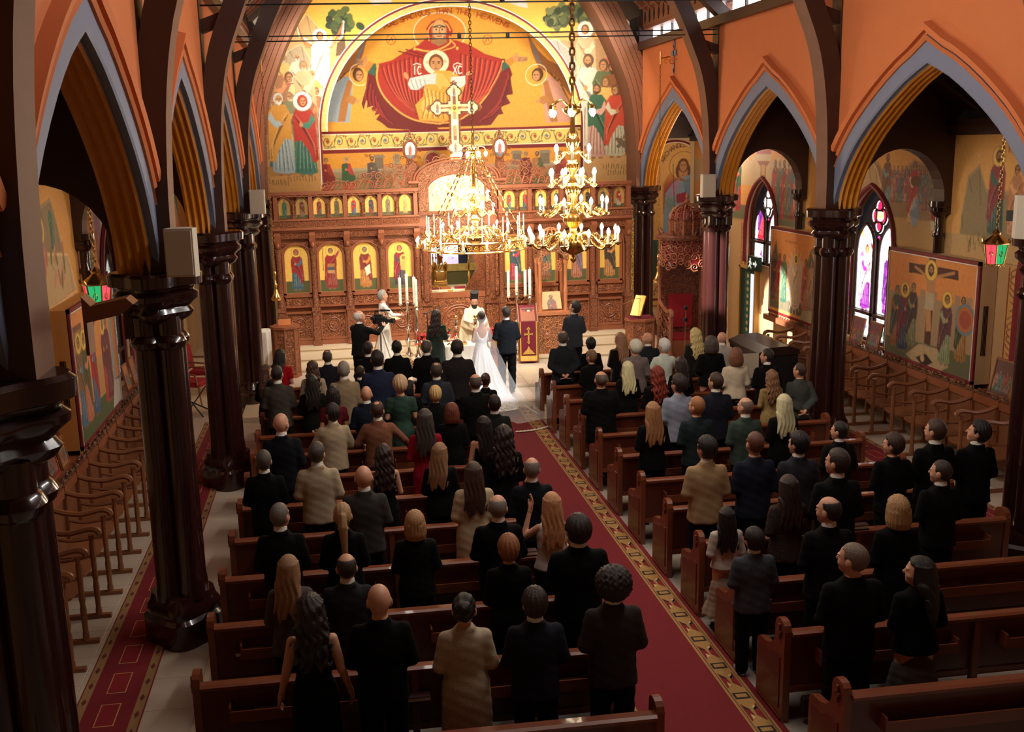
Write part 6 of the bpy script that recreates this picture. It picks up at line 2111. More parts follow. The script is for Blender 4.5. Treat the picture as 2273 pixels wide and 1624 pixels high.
# ================================================================ stalls along the walls
def stall_meshes():
 q = {}
 m = MB()   # one partition: foot, posts, curved arm, mid rail (at y = 0, x from the wall outwards 0..0.72)
 m.box(.02, .80, -.03, .03, 0, .045)
 q['foot'] = m.mesh('foot', M_STALL)
 m = MB()
 m.lathe([(.038, .04), (.038, .1), (.03, .14), (.036, .4), (.027, .46), (.038, .52), (.03, .58), (.034, .9), (.026, .95), (.036, 1.02)], (.66, 0, 0), 8)
 q['front_post'] = m.mesh('front_post', M_STALL, True)
 m = MB()
 m.box(.04, .09, -.025, .025, .04, 1.22)
 q['rear_post'] = m.mesh('rear_post', M_STALL)
 m = MB()
 m.tube([(x, 0, z) for x, z in smooth_curve([(.06, 1.14), (.22, 1.08), (.42, 1.05), (.58, 1.08), (.68, 1.09), (.74, 1.06), (.75, 1.02)], 14)], [.033] * 9 + [.037] * 6, 6)
 q['armrest'] = m.mesh('armrest', M_STALL, True)
 m = MB()
 m.tube([(x, 0, z) for x, z in smooth_curve([(.08, .76), (.25, .72), (.45, .73), (.64, .77)], 8)], .02, 6)
 q['elbow_rail'] = m.mesh('elbow_rail', M_STALL, True)
 m = MB()   # bay between two partitions: back, seat, crest
 m.box(.02, .05, .03, .60, .30, 1.12)
 q['back_panel'] = m.mesh('back_panel', mat('stall_back_oak', srgb(128, 80, 52), .45, var=.2, scale=8))
 m = MB()
 m.prism([(.05, .03), (.46, .03), (.52, .12), (.54, .315), (.52, .51), (.46, .60), (.05, .60)], lambda a, b, d: (a, b, .47 + d), .03)
 m.box(.05, .09, .03, .60, .36, .47)
 q['seat'] = m.mesh('seat', M_STALL)
 m = MB()
 m.box(.0, .06, 0, .63, 1.10, 1.16)
 m.box(.0, .05, 0, .63, 1.16, 1.24)
 for k in range(3):
  m.scroll((.105 + k * .21, 1.25), .075, lambda a, b: (.045, a, b), 1.4, 0, 1 if k % 2 else -1, .22, 10, 4)
 q['carved_crest'] = m.mesh('carved_crest', carve_mat('carved_stall_oak', srgb(150, 100, 70), srgb(70, 40, 26), 34))
 return q
SM = stall_meshes()
PART = ('foot', 'front_post', 'rear_post', 'armrest', 'elbow_rail')
def stall(s, y, lab, last=False):
 t = thing('choir_stall', lab, 'stall', (s * 6.8, y, 0), 0, 'carved stalls along the %s wall' % ('right' if s > 0 else 'left'))
 for nm, me in SM.items():
  o = link(nm, me, t)
  o.scale = (-s, 1, 1)
 if last:
  for nm in PART:
   o = link(nm, SM[nm], t, (0, .63, 0))
   o.scale = (-s, 1, 1)
 return t
LPOS = ['nearest the camera', 'second from the camera', 'third from the camera', 'fourth from the camera', 'fifth from the camera', 'sixth from the camera', 'seventh from the camera', 'eighth from the camera', 'ninth from the camera', 'tenth from the camera', 'eleventh from the camera', 'twelfth from the camera', 'thirteenth from the camera', 'fourteenth from the camera', 'fifteenth from the camera', 'farthest from the camera']
for k in range(13):
 stall(-1, 10.04 + k * .63, 'oak stall with curved arms against the left wall, %s' % LPOS[min(k, 15)], k == 12)
for k in range(12):
 stall(1, 13.05 + k * .63, 'oak stall with curved arms against the right wall, %s' % LPOS[min(k, 15)], k == 11)
# ================================================================ chandeliers
BULB = MB().lathe([(.004, 0), (.016, .012), (.026, .04), (.022, .065), (.010, .09), (.0, .105)], n=8).mesh('bulb', M_BULB, True)
CAND = MB().lathe([(.016, -.11), (.016, 0)], n=8).mesh('candle_tube', M_WAX, True)
CAND_L = MB().lathe([(.014, 0), (.013, .55), (.004, .56)], n=8).mesh('taper', M_WAX, True)
def tier(t, n, R, z, drop, r0, phase=0.0, rad=.016, fancy=True, skip_bulb=()):
 """n arms of a chandelier; bulbs stand at radius R with their cups at height z"""
 m = MB()
 pts = smooth_curve([(r0, z - drop * .25), (r0 + (R - r0) * .25, z + drop * .05), (r0 + (R - r0) * .5, z - drop * .65), (r0 + (R - r0) * .78, z - drop), (R - .01, z - drop * .55), (R, z - .12)], 16)
 m.tube([(a, 0, b) for a, b in pts], [rad * 1.4] * 6 + [rad] * 11, 7)
 if fancy:
  m.scroll((r0 + (R - r0) * .42, z - drop * .28), drop * .30, lambda a, b: (a, 0, b), 1.5, 0, 1, .14, 14, 5)
  m.scroll((r0 + (R - r0) * .78, z - drop * .62), drop * .24, lambda a, b: (a, 0, b), 1.5, PI, -1, .16, 12, 5)
 m.lathe([(.01, -.16), (.055, -.125), (.062, -.115), (.02, -.11)], (R, 0, z), 10)
 arm = m.mesh('arm', M_BRASS, True)
 for k in range(n):
  a = link('arm', arm, t)
  a.rotation_euler = (0, 0, phase + 2 * PI * k / n)
  link('candle_tube', CAND, a, (R, 0, z))
  link('bulb', BULB, a, (R, 0, z))
def chain(m, x, y, z0, z1, link_l=.07, r=.008):
 n = max(1, int((z1 - z0) / (link_l * .78)))
 for k in range(n):
  zc = z0 + (k + .5) * (z1 - z0) / n
  w = link_l * .28
  pts = []
  for q in range(8):
   a = q * PI / 4
   dx, dz = w * math.cos(a), link_l * .5 * math.sin(a)
   pts.append((x + dx, y, zc + dz) if k % 2 else (x, y + dx, zc + dz))
  m.tube(pts, r, 4, closed=True)
 return m
c2 = thing('brass_chandelier', 'tall four tiered brass chandelier of candle bulbs hanging on the right of the two', 'chandelier', (.085, 13.6, 0), 0, 'nave chandeliers')
m = MB()
m.lathe([(.005, 3.62), (.045, 3.66), (.04, 3.69), (.02, 3.72), (.06, 3.74), (.18, 3.80), (.215, 3.88), (.20, 3.94), (.10, 3.97), (.05, 4.0), (.05, 4.1), (.09, 4.14), (.14, 4.2), (.13, 4.26), (.05, 4.3), (.045, 4.5), (.08, 4.55), (.11, 4.62), (.10, 4.68), (.045, 4.72),
  (.045, 4.86), (.09, 4.92), (.085, 4.98), (.04, 5.02), (.04, 5.14), (.085, 5.22), (.095, 5.30), (.06, 5.36), (.035, 5.38), (.03, 5.58), (.05, 5.62), (.12, 5.66), (.14, 5.71), (.06, 5.75), (.02, 5.8), (.02, 5.95)], n=20)
m.build('stem', M_BRASS, c2, True)
tier(c2, 12, .62, 4.03, .19, .10, .1)
tier(c2, 8, .47, 4.44, .16, .08, .3)
tier(c2, 8, .315, 4.82, .10, .06, .1, .011)
tier(c2, 6, .255, 5.14, .10, .05, .25, .011)
for k in range(6):
 a = link('hanging_arm', MB().tube([(x, 0, z) for x, z in smooth_curve([(.05, 5.72), (.15, 5.82), (.26, 5.80), (.31, 5.74)], 8)], .012, 6).lathe([(.03, 5.70), (.035, 5.74), (.015, 5.76)], (.31, 0, 0), 8).mesh('hanging_arm', M_BRASS, True), c2)
 a.rotation_euler = (0, 0, k * PI / 3 + .2)
 b = link('bulb', BULB, a, (.31, 0, 5.71))
 b.rotation_euler = (PI, 0, 0)
 b.scale = (1.4, 1.4, 1.1)
chain(MB(), 0, 0, 5.93, 11.6, .12, .014).build('chain', mat('aged_brass', srgb(120, 84, 44), .4, .8), c2)
c1 = thing('ring_chandelier', 'wide ring chandelier with tapers, chains and stacked bulbs in front of the icon screen', 'chandelier', (.04, 23.0, 0), 0, 'nave chandeliers')
m = MB()
m.lathe([(.01, 2.98), (.08, 3.02), (.20, 3.10), (.22, 3.18), (.10, 3.26), (.05, 3.3), (.05, 3.48), (.12, 3.56), (.13, 3.62), (.05, 3.7), (.05, 3.95), (.10, 4.0), (.10, 4.06), (.045, 4.12), (.04, 4.6), (.06, 4.66), (.04, 4.74), (.035, 5.0), (.09, 5.06), (.10, 5.12), (.04, 5.18), (.03, 5.3), (.03, 5.5)], n=20)
m.build('stem', M_BRASS, c1, True)
tier(c1, 10, .80, 3.42, .22, .12, .1)
tier(c1, 8, .47, 3.86, .18, .09, .3)
tier(c1, 8, .34, 4.16, .12, .07, .1, .012)
for k in range(8):
 a = link('hanging_arm', MB().tube([(x, 0, z) for x, z in smooth_curve([(.05, 5.14), (.16, 5.24), (.27, 5.22), (.31, 5.16)], 8)], .012, 6).mesh('hanging_arm', M_BRASS, True), c1)
 a.rotation_euler = (0, 0, k * PI / 4 + .2)
 b = link('bulb', BULB, a, (.31, 0, 5.13))
 b.rotation_euler = (PI, 0, 0)
 b.scale = (1.5, 1.5, 1.2)
rg = MB()
NR = 16
for z, r in ((2.93, .022), (3.13, .018)):
 rg.tube([(1.18 * math.cos(2 * PI * k / 48), 1.18 * math.sin(2 * PI * k / 48), z) for k in range(48)], r, 6, closed=True)
for k in range(48):
 a = 2 * PI * k / 48
 e = Vector((-math.sin(a), math.cos(a), 0))
 p = Vector((1.18 * math.cos(a), 1.18 * math.sin(a), 3.03))
 rg.scroll((0, 0), .075, lambda q, w: p + e * q + Vector((0, 0, w)), 1.5, k, 1 if k % 2 else -1, .17, 10, 4)
rg.build('pierced_ring', M_BRASS, c1, True)
tier(c1, NR, 1.36, 3.12, .14, 1.18, .05, .014)
for k in range(8):
 a = 2 * PI * (k + .25) / 8
 pl = MB()
 pl.tube([(.14 * math.cos(q * PI / 8), 0, .14 * math.sin(q * PI / 8)) for q in range(9)], .014, 5)
 pl.scroll((0, .07), .06, lambda u, w: (u, 0, w), 1.5, 0, 1, .16, 12, 5)
 pl.lathe([(.03, .14), (.02, .18), (.03, .2), (.005, .26)], n=8)
 o = pl.build('gilt_medallion', M_BRASS, c1, True)
 o.location = (1.18 * math.cos(a), 1.18 * math.sin(a), 3.14)
 o.rotation_euler = (0, 0, a + PI / 2)
for k in range(14):
 a = 2 * PI * (k + .5) / 14
 link('taper', CAND_L, c1, (1.12 * math.cos(a), 1.12 * math.sin(a), 3.14))
for k in range(8):
 a = 2 * PI * (k + .6) / 8
 m = MB()
 p0, p1 = Vector((.12 * math.cos(a), .12 * math.sin(a), 5.06)), Vector((1.18 * math.cos(a), 1.18 * math.sin(a), 3.14))
 for q in range(14):
  A, B = p0.lerp(p1, q / 14), p0.lerp(p1, (q + .8) / 14)
  m.tube([A, A.lerp(B, .5), B], [.008, .02 if q % 3 else .035, .008], 5)
 m.build('chain_stay', M_BRASS, c1, True)
chain(MB(), 0, 0, 5.45, 12.2, .10, .010).build('chain', mat('aged_brass', (1, 1, 1)), c1)
# the two fixtures' own light
for (x, y, z, e, r) in ((.085, 13.6, 4.15, 1, .45), (.085, 13.6, 4.9, 1, .3), (.04, 23.0, 3.2, 2, .7), (.04, 23.0, 4.1, 1, .4), (.04, 23.0, 5.1, 1, .3)):
 light('chandelier_glow', 'POINT', (x, y, z), None, CH_W * e, CHC, r)
# ================================================================ people: implicit surfaces turned into one continuous skin each
def axis(spans):
 """non-uniform grid lines: (start, end, step) spans"""
 out = []
 for a, b, st in spans:
  n = max(1, int(round((b - a) / st)))
  out += list(a + (b - a) * np.arange(n) / n)
 out.append(spans[-1][1])
 return np.array(out)
_CORN = [(0, 0, 0), (1, 0, 0), (0, 1, 0), (1, 1, 0), (0, 0, 1), (1, 0, 1), (0, 1, 1), (1, 1, 1)]
_EDGE = [(0, 1), (2, 3), (4, 5), (6, 7), (0, 2), (1, 3), (4, 6), (5, 7), (0, 4), (1, 5), (2, 6), (3, 7)]
def surface_nets(F, xs, ys, zs):
 S = F < 0
 n0, n1, n2 = F.shape
 cnt = np.zeros((n0 - 1, n1 - 1, n2 - 1), np.int8)
 for i, j, k in _CORN:
  cnt += S[i:n0 - 1 + i, j:n1 - 1 + j, k:n2 - 1 + k]
 I, J, K = np.nonzero((cnt > 0) & (cnt < 8))
 vid = -np.ones(cnt.shape, np.int32)
 vid[I, J, K] = np.arange(len(I))
 val = [F[I + i, J + j, K + k] for i, j, k in _CORN]
 acc = np.zeros((len(I), 3))
 m = np.zeros(len(I))
 for a, b in _EDGE:
  fa, fb = val[a], val[b]
  cr = (fa < 0) != (fb < 0)
  t = np.where(cr, fa / np.where(cr, fa - fb, 1), 0)
  ca, cb = _CORN[a], _CORN[b]
  for d, (ax, ix) in enumerate(((xs, I), (ys, J), (zs, K))):
   pa, pb = ax[ix + ca[d]], ax[ix + cb[d]]
   acc[:, d] += np.where(cr, pa + t * (pb - pa), 0)
  m += cr
 V = acc / m[:, None]
 Q = []
 for d in range(3):
  A = [slice(None)] * 3
  B = [slice(None)] * 3
  A[d] = slice(0, -1)
  B[d] = slice(1, None)
  ch = S[tuple(A)] != S[tuple(B)]
  o = [q for q in range(3) if q != d]
  idx = np.array(np.nonzero(ch)).T
  ok = (idx[:, o[0]] > 0) & (idx[:, o[0]] < F.shape[o[0]] - 1) & (idx[:, o[1]] > 0) & (idx[:, o[1]] < F.shape[o[1]] - 1)
  idx = idx[ok]
  s0 = S[idx[:, 0], idx[:, 1], idx[:, 2]]
  c = []
  for da, db in ((0, 0), (1, 0), (1, 1), (0, 1)):
   q = idx.copy()
   q[:, o[0]] -= da
   q[:, o[1]] -= db
   c.append(vid[q[:, 0], q[:, 1], q[:, 2]])
  q = np.stack(c, 1)
  flip = s0 if d != 1 else ~s0
  q[~flip] = q[~flip][:, ::-1]
  Q.append(q)
 return V, np.concatenate(Q)
def raw_mesh(name, V, Q, m):
 me = bpy.data.meshes.new(name)
 me.vertices.add(len(V))
 me.vertices.foreach_set('co', V.astype(np.float32).ravel())
 me.loops.add(Q.size)
 me.loops.foreach_set('vertex_index', Q.astype(np.int32).ravel())
 me.polygons.add(len(Q))
 me.polygons.foreach_set('loop_start', np.arange(0, Q.size, 4, dtype=np.int32))
 me.polygons.foreach_set('loop_total', np.full(len(Q), 4, np.int32))
 me.update()
 me.polygons.foreach_set('use_smooth', np.ones(len(Q), bool))
 me.materials.append(m)
 return me
def smin(a, b, k):
 h = np.clip(0.5 + 0.5 * (b - a) / k, 0, 1)
 return b + (a - b) * h - k * h * (1 - h)
def cone(P, a, b, ra, rb):
 X, Y, Z = P
 ax, ay, az = a
 dx, dy, dz = b[0] - ax, b[1] - ay, b[2] - az
 L = dx * dx + dy * dy + dz * dz
 t = np.clip(((X - ax) * dx + (Y - ay) * dy + (Z - az) * dz) / L, 0, 1)
 return np.sqrt((X - ax - t * dx) ** 2 + (Y - ay - t * dy) ** 2 + (Z - az - t * dz) ** 2) - (ra + (rb - ra) * t)
def ellp(P, c, r):
 X, Y, Z = P
 k = np.sqrt(((X - c[0]) / r[0]) ** 2 + ((Y - c[1]) / r[1]) ** 2 + ((Z - c[2]) / r[2]) ** 2)
 return (k - 1) * min(r)
def loft(P, tab, p=2.3):
 """stacked superellipses: rows (z, half width, half depth, y centre)"""
 X, Y, Z = P
 T = np.array(tab)
 z = Z.ravel()
 a, b, c = (np.interp(z, T[:, 0], T[:, i]).reshape(Z.shape) for i in (1, 2, 3))
 d = ((np.abs(X) / a) ** p + (np.abs(Y - c) / b) ** p) ** (1 / p)
 d = (d - 1) * np.minimum(a, b)
 return np.maximum(d, np.maximum(T[0, 0] - Z, Z - T[-1, 0]))
ARMS = {   # (elbow, wrist) right side; the left is mirrored unless given
 'down': [((.245, -.03, 1.13), (.255, .05, .90))] * 2,
 'front': [((.238, -.02, 1.13), (.075, .17, 1.07))] * 2,
 'rail': [((.24, .0, 1.14), (.20, .25, 1.02))] * 2,
 'raise': [((.28, -.02, 1.14), (.12, .2, 1.06)), ((.36, .06, 1.27), (.21, .13, 1.54))],
 'wide': [((.36, .02, 1.17), (.46, .17, .99)), ((.30, .02, 1.14), (.22, .25, 1.02))],
 'camera': [((.27, .22, 1.27), (.20, .46, 1.36)), ((.25, .12, 1.18), (.12, .34, 1.30))],
 'hold': [((.27, .02, 1.13), (.0, .22, 1.16)), ((.30, .05, 1.15), (-.02, .24, 1.24))],
 'bless': [((.24, .14, 1.20), (.10, .38, 1.16)), ((.25, .12, 1.16), (.10, .36, 1.04))],
 'behind': [((.25, -.10, 1.13), (.06, -.17, .98))] * 2,
}
def arm_pts(pose, sw):
 (e1, w1), (e2, w2) = ARMS[pose]
 k = sw / .185
 out = []
 for s, e, w in ((1, e1, w1), (-1, e2, w2)):
  out.append(((s * (sw - .008), -.008, 1.385), (s * e[0] * (k if e[0] > .1 else 1), e[1], e[2]), (s * w[0], w[1], w[2])))
 return out
# --- one detailed relaxed hand: palm, four unequal curled fingers, thumb leaving the side
def _hand():
 xs, ys, zs = axis([(-.045, .055, .0055)]), axis([(-.06, .085, .0055)]), axis([(-.20, .02, .0055)])
 P = np.meshgrid(xs, ys, zs, indexing='ij')
 d = cone(P, (0, 0, .01), (0, 0, -.03), .026, .024)
 d = smin(d, ellp(P, (0, .0, -.065), (.017, .042, .048)), .02)
 for y, L, r in ((.030, .072, .0088), (.010, .082, .0092), (-.011, .076, .0088), (-.030, .058, .0080)):
  a = (0, y, -.095)
  b = (.012, y * 1.05, -.095 - L * .52)
  c = (.034, y * 1.05, -.095 - L * .92)
  d = smin(d, np.minimum(cone(P, a, b, r, r * .95), cone(P, b, c, r * .95, r * .8)), .006)
 d = smin(d, cone(P, (.006, .032, -.045), (.018, .060, -.075), .013, .0105), .01)
 d = smin(d, cone(P, (.018, .060, -.075), (.026, .062, -.108), .0105, .0085), .005)
 return surface_nets(d, xs, ys, zs)
HV, HQ = _hand()
def hand_at(w, e, s):
 """hand placed at wrist w continuing the forearm from elbow e; s = side"""
 d = Vector(w) - Vector(e)
 d.normalize()
 zax = -d
 yax = Vector((0, 1, 0)) if abs(d.y) < .8 else Vector((-s * .4, 0, 1))
 yax = (yax - zax * yax.dot(zax)).normalized()
 xax = yax.cross(zax)
 M = np.array([xax, yax, zax]).T
 V = HV.copy()
 Q = HQ
 V[:, 0] *= -s
 if s > 0:
  Q = HQ[:, ::-1]
 return V @ M.T + np.array(w), Q
PIV = (0.0, -.012, 1.50)
def head_local(P, yaw, pitch):
 X, Y, Z = P[0] - PIV[0], P[1] - PIV[1], P[2] - PIV[2]
 c, s = math.cos(-yaw), math.sin(-yaw)
 X, Y = X * c - Y * s, X * s + Y * c
 c, s = math.cos(-pitch), math.sin(-pitch)
 Y, Z = Y * c - Z * s, Y * s + Z * c
 return X, Y, Z
def head_sdf(P):
 P = tuple(q / 1.10 for q in P)
 d = ellp(P, (0, 0, .135), (.078, .097, .105))
 d = smin(d, ellp(P, (0, .035, .07), (.058, .062, .070)), .04)
 d = smin(d, ellp(P, (0, .066, .028), (.030, .030, .024)), .025)
 for s in (-1, 1):
  d = np.maximum(d, -ellp(P, (s * .032, .108, .122), (.022, .022, .014)))
  d = smin(d, ellp(P, (s * .032, .084, .120), (.016, .012, .011)), .004)
  d = smin(d, ellp(P, (s * .030, .087, .145), (.026, .012, .008)), .012)
  d = smin(d, ellp(P, (s * .042, .062, .085), (.022, .024, .022)), .02)
  d = smin(d, ellp(P, (s * .080, -.008, .108), (.011, .021, .033)), .006)
 d = smin(d, cone(P, (0, .096, .130), (0, .116, .096), .008, .0135), .008)
 d = smin(d, ellp(P, (0, .092, .064), (.024, .012, .006)), .006)
 d = smin(d, ellp(P, (0, .090, .054), (.020, .012, .006)), .005)
 return d
_cache = {}
SKIN_M = {'fair': mat('skin_fair', srgb(205, 150, 122), 0.5, var=.06, scale=9), 'tan': mat('skin_tan', srgb(180, 120, 90), 0.5, var=.06, scale=9)}
def body_mesh(female, pose, yaw, pitch):
 key = ('body', female, pose, yaw, pitch)
 if key in _cache:
  return _cache[key]
 xs = axis([(-.60, -.10, .02), (-.10, .10, .0085), (.10, .60, .02)])
 ys = axis([(-.26, -.13, .02), (-.13, .13, .0085), (.13, .62, .024)])
 zs = axis([(-.01, 1.40, .022), (1.40, 1.78, .0085)])
 F = np.full((len(xs), len(ys), len(zs)), 9.0)
 sw = .165 if female else .185
 G = lambda k0, k1: (xs[:, None, None], ys[None, :, None], zs[None, None, k0:k1])
 kz = lambda z: int(np.searchsorted(zs, z))
 # legs
 k1 = kz(1.0)
 P = G(0, k1)
 d = F[:, :, :k1]
 for s in (-1, 1):
  d = np.minimum(d, cone(P, (s * .085, 0, .90), (s * .09, .005, .50), .085, .056))
  d = smin(d, cone(P, (s * .09, .005, .50), (s * .09, -.01, .09), .056, .036), .02)
  d = smin(d, cone(P, (s * .09, -.02, .05), (s * .10, .11, .035), .038, .030), .02)
 F[:, :, :k1] = d
 k0, k1 = kz(.82), kz(1.56)
 P = G(k0, k1)
 if female:
  tab = [(.82, .138, .100, 0), (.92, .148, .105, -.005), (1.08, .112, .080, .0), (1.24, .134, .098, .005), (1.33, .140, .084, -.006), (1.395, .108, .062, -.012), (1.44, .062, .056, -.012), (1.50, .05, .05, -.01)]
 else:
  tab = [(.82, .140, .100, 0), (.95, .148, .106, 0), (1.1, .145, .100, 0), (1.26, .165, .106, 0), (1.34, .158, .092, -.008), (1.40, .112, .072, -.012), (1.45, .070, .062, -.012), (1.50, .058, .058, -.01)]
 d = smin(F[:, :, k0:k1], loft(P, tab), .03)
 d = smin(d, cone(P, (0, -.018, 1.40), (0, .0, 1.55), .058 if not female else .050, .052 if not female else .045), .02)
 F[:, :, k0:k1] = d
 k0 = kz(.80)
 P = G(k0, len(zs))
 d = F[:, :, k0:]
 for sh, el, wr in arm_pts(pose, sw - .012):
  d = smin(d, cone(P, sh, el, .050 if not female else .043, .040 if not female else .035), .025)
  d = smin(d, cone(P, el, wr, .040 if not female else .034, .027 if not female else .023), .012)
 F[:, :, k0:] = d
 k0 = kz(1.40)
 i0, i1 = int(np.searchsorted(xs, -.18)), int(np.searchsorted(xs, .18))
 j0, j1 = int(np.searchsorted(ys, -.2)), int(np.searchsorted(ys, .2))
 P = (xs[i0:i1, None, None], ys[None, j0:j1, None], zs[None, None, k0:])
 h = head_sdf(head_local(P, yaw, pitch))
 F[i0:i1, j0:j1, k0:] = smin(F[i0:i1, j0:j1, k0:], h, .014)
 V, Q = surface_nets(F, xs, ys, zs)
 Vs, Qs = [V], [Q]
 n = len(V)
 for s, (sh, el, wr) in zip((1, -1), arm_pts(pose, sw - .012)):
  hv, hq = hand_at(wr, el, s)
  Vs.append(hv)
  Qs.append(hq + n)
  n += len(hv)
 me = raw_mesh('body', np.concatenate(Vs), np.concatenate(Qs), SKIN_M['fair'])
 _cache[key] = me
 return me
def garment(kind, female, pose, sleeve='long', hem=.80, flare=0.0, bulk=0.0, low_back=False):
 key = (kind, female, pose, sleeve, hem, flare, bulk, low_back)
 if key in _cache:
  return _cache[key]
 c = .0185
 xs, ys = axis([(-.62, .62, c)]), axis([(-.42, .56, c)])
 zs = axis([(hem - .04, 1.60, c)])
 if hem > .7:
  ys = axis([(-.30, .56, c)])
 P = (xs[:, None, None], ys[None, :, None], zs[None, None, :])
 sw = .163 if female else .180
 b = bulk
 hp = max(hem, .1)
 f = flare
 if kind in ('suit', 'coat', 'shirt', 'sweater'):
  low = [(hem, .205 + b + f, .150 + b + f * .8, -.005)] + ([(.80, .200 + b + f * .4, .148 + b + f * .3, -.005)] if hem < .75 else []) + [(.95, .190 + b, .142 + b, 0)]
  if female:
   tab = low + [(1.08, .158 + b, .115 + b, 0), (1.24, .168 + b, .125 + b, .005), (1.34, .172 + b, .112 + b, -.005), (1.41, .150, .090, -.01), (1.45, .095, .078, -.012), (1.495, .068, .070, -.014)]
  else:
   tab = low + [(1.10, .182 + b, .130 + b, 0), (1.26, .198 + b, .134 + b, 0), (1.34, .196 + b, .118 + b, -.005), (1.395, .168 + b * .5, .096, -.01), (1.435, .118, .083, -.012), (1.465, .084, .076, -.013), (1.50, .068, .070, -.014)]
  r0, r1, r2 = .058 + b * .6, .054 + b * .6, .043 + b * .4
 else:   # dresses
  tab = [(hem, .185 + f + b, .14 + f * .9 + b, 0)] + ([(.60, .180 + f * .35 + b, .140 + f * .3 + b, 0)] if hem < .5 else []) + [(.92, .178 + b, .133 + b, -.008), (1.08, .130 + b, .096 + b, 0), (1.24, .152 + b, .116 + b, .005), (1.33, .156 + b, .100 + b, -.004)]
  if not low_back:
   tab += [(1.41, .136, .078, -.01), (1.45, .088, .068, -.012), (1.47, .068, .066, -.012)] if sleeve != 'none' else [(1.40, .118, .078, -.01), (1.46, .075, .066, -.012)]
  r0, r1, r2 = .054 + b * .5, .045 + b * .5, .034 + b * .4
 d = loft(P, tab, 2.4 if kind in ('suit', 'coat') else 2.1)
 if sleeve != 'none':
  for s, (sh, el, wr) in zip((1, -1), arm_pts(pose, sw)):
   d2 = cone(P, sh, el, r0, r1)
   if sleeve == 'short':
    m_ = tuple(sh[i] + (el[i] - sh[i]) * .55 for i in range(3))
    d2 = cone(P, sh, m_, r0, r1 + .006)
   else:
    w2 = tuple(el[i] + (wr[i] - el[i]) * .93 for i in range(3))
    d2 = smin(d2, cone(P, el, w2, r1, r2), .012)
   d = smin(d, d2, .045)
 X, Y, Z = P
 # cloth: soft vertical folds that deepen towards the hem, creases at waist and elbow
 if kind == 'dress' and hem < .7:
  ang = np.arctan2(X, Y)
  d = d + .010 * np.sin(ang * 13) * np.clip((.95 - Z) / .6, 0, 1)
 d = d + .0035 * np.sin(X * 34 + Z * 21) * np.sin(Z * 37 + Y * 25) * (1.0 if kind != 'suit' else .8)
 if low_back:
  d = np.maximum(d, -ellp(P, (0, -.20, 1.42), (.145, .20, .28)))
  d = np.maximum(d, Z - 1.36)
 if kind == 'suit' or kind == 'coat':
  d = np.minimum(d, np.maximum(cone(P, (-.055, -.062, 1.475), (.055, -.062, 1.475), .024, .024), Y + .02))
 V, Q = surface_nets(np.broadcast_to(d, (len(xs), len(ys), len(zs))).copy(), xs, ys, zs)
 me = raw_mesh(kind, V, Q, M_IRON)
 _cache[key] = me
 return me
def trousers_mesh(female):
 key = ('trousers', female)
 if key in _cache:
  return _cache[key]
 xs, ys, zs = axis([(-.26, .26, .02)]), axis([(-.22, .22, .02)]), axis([(.0, 1.04, .023)])
 P = (xs[:, None, None], ys[None, :, None], zs[None, None, :])
 d = None
 for s in (-1, 1):
  q = smin(cone(P, (s * .088, 0, .88), (s * .10, .005, .48), .105, .080), cone(P, (s * .10, .005, .48), (s * .10, -.012, .085), .080, .068), .02)
  d = q if d is None else np.minimum(d, q)
 d = smin(d, ellp(P, (0, -.005, .92), (.170, .128, .115)), .04)
 d = np.maximum(d, .035 - Z_(P)) + .004 * np.sin(P[2] * 46 + P[0] * 20)
 V, Q = surface_nets(d, xs, ys, zs)
 me = raw_mesh('trousers', V, Q, M_IRON)
 _cache[key] = me
 return me
def Z_(P):
 return P[2]
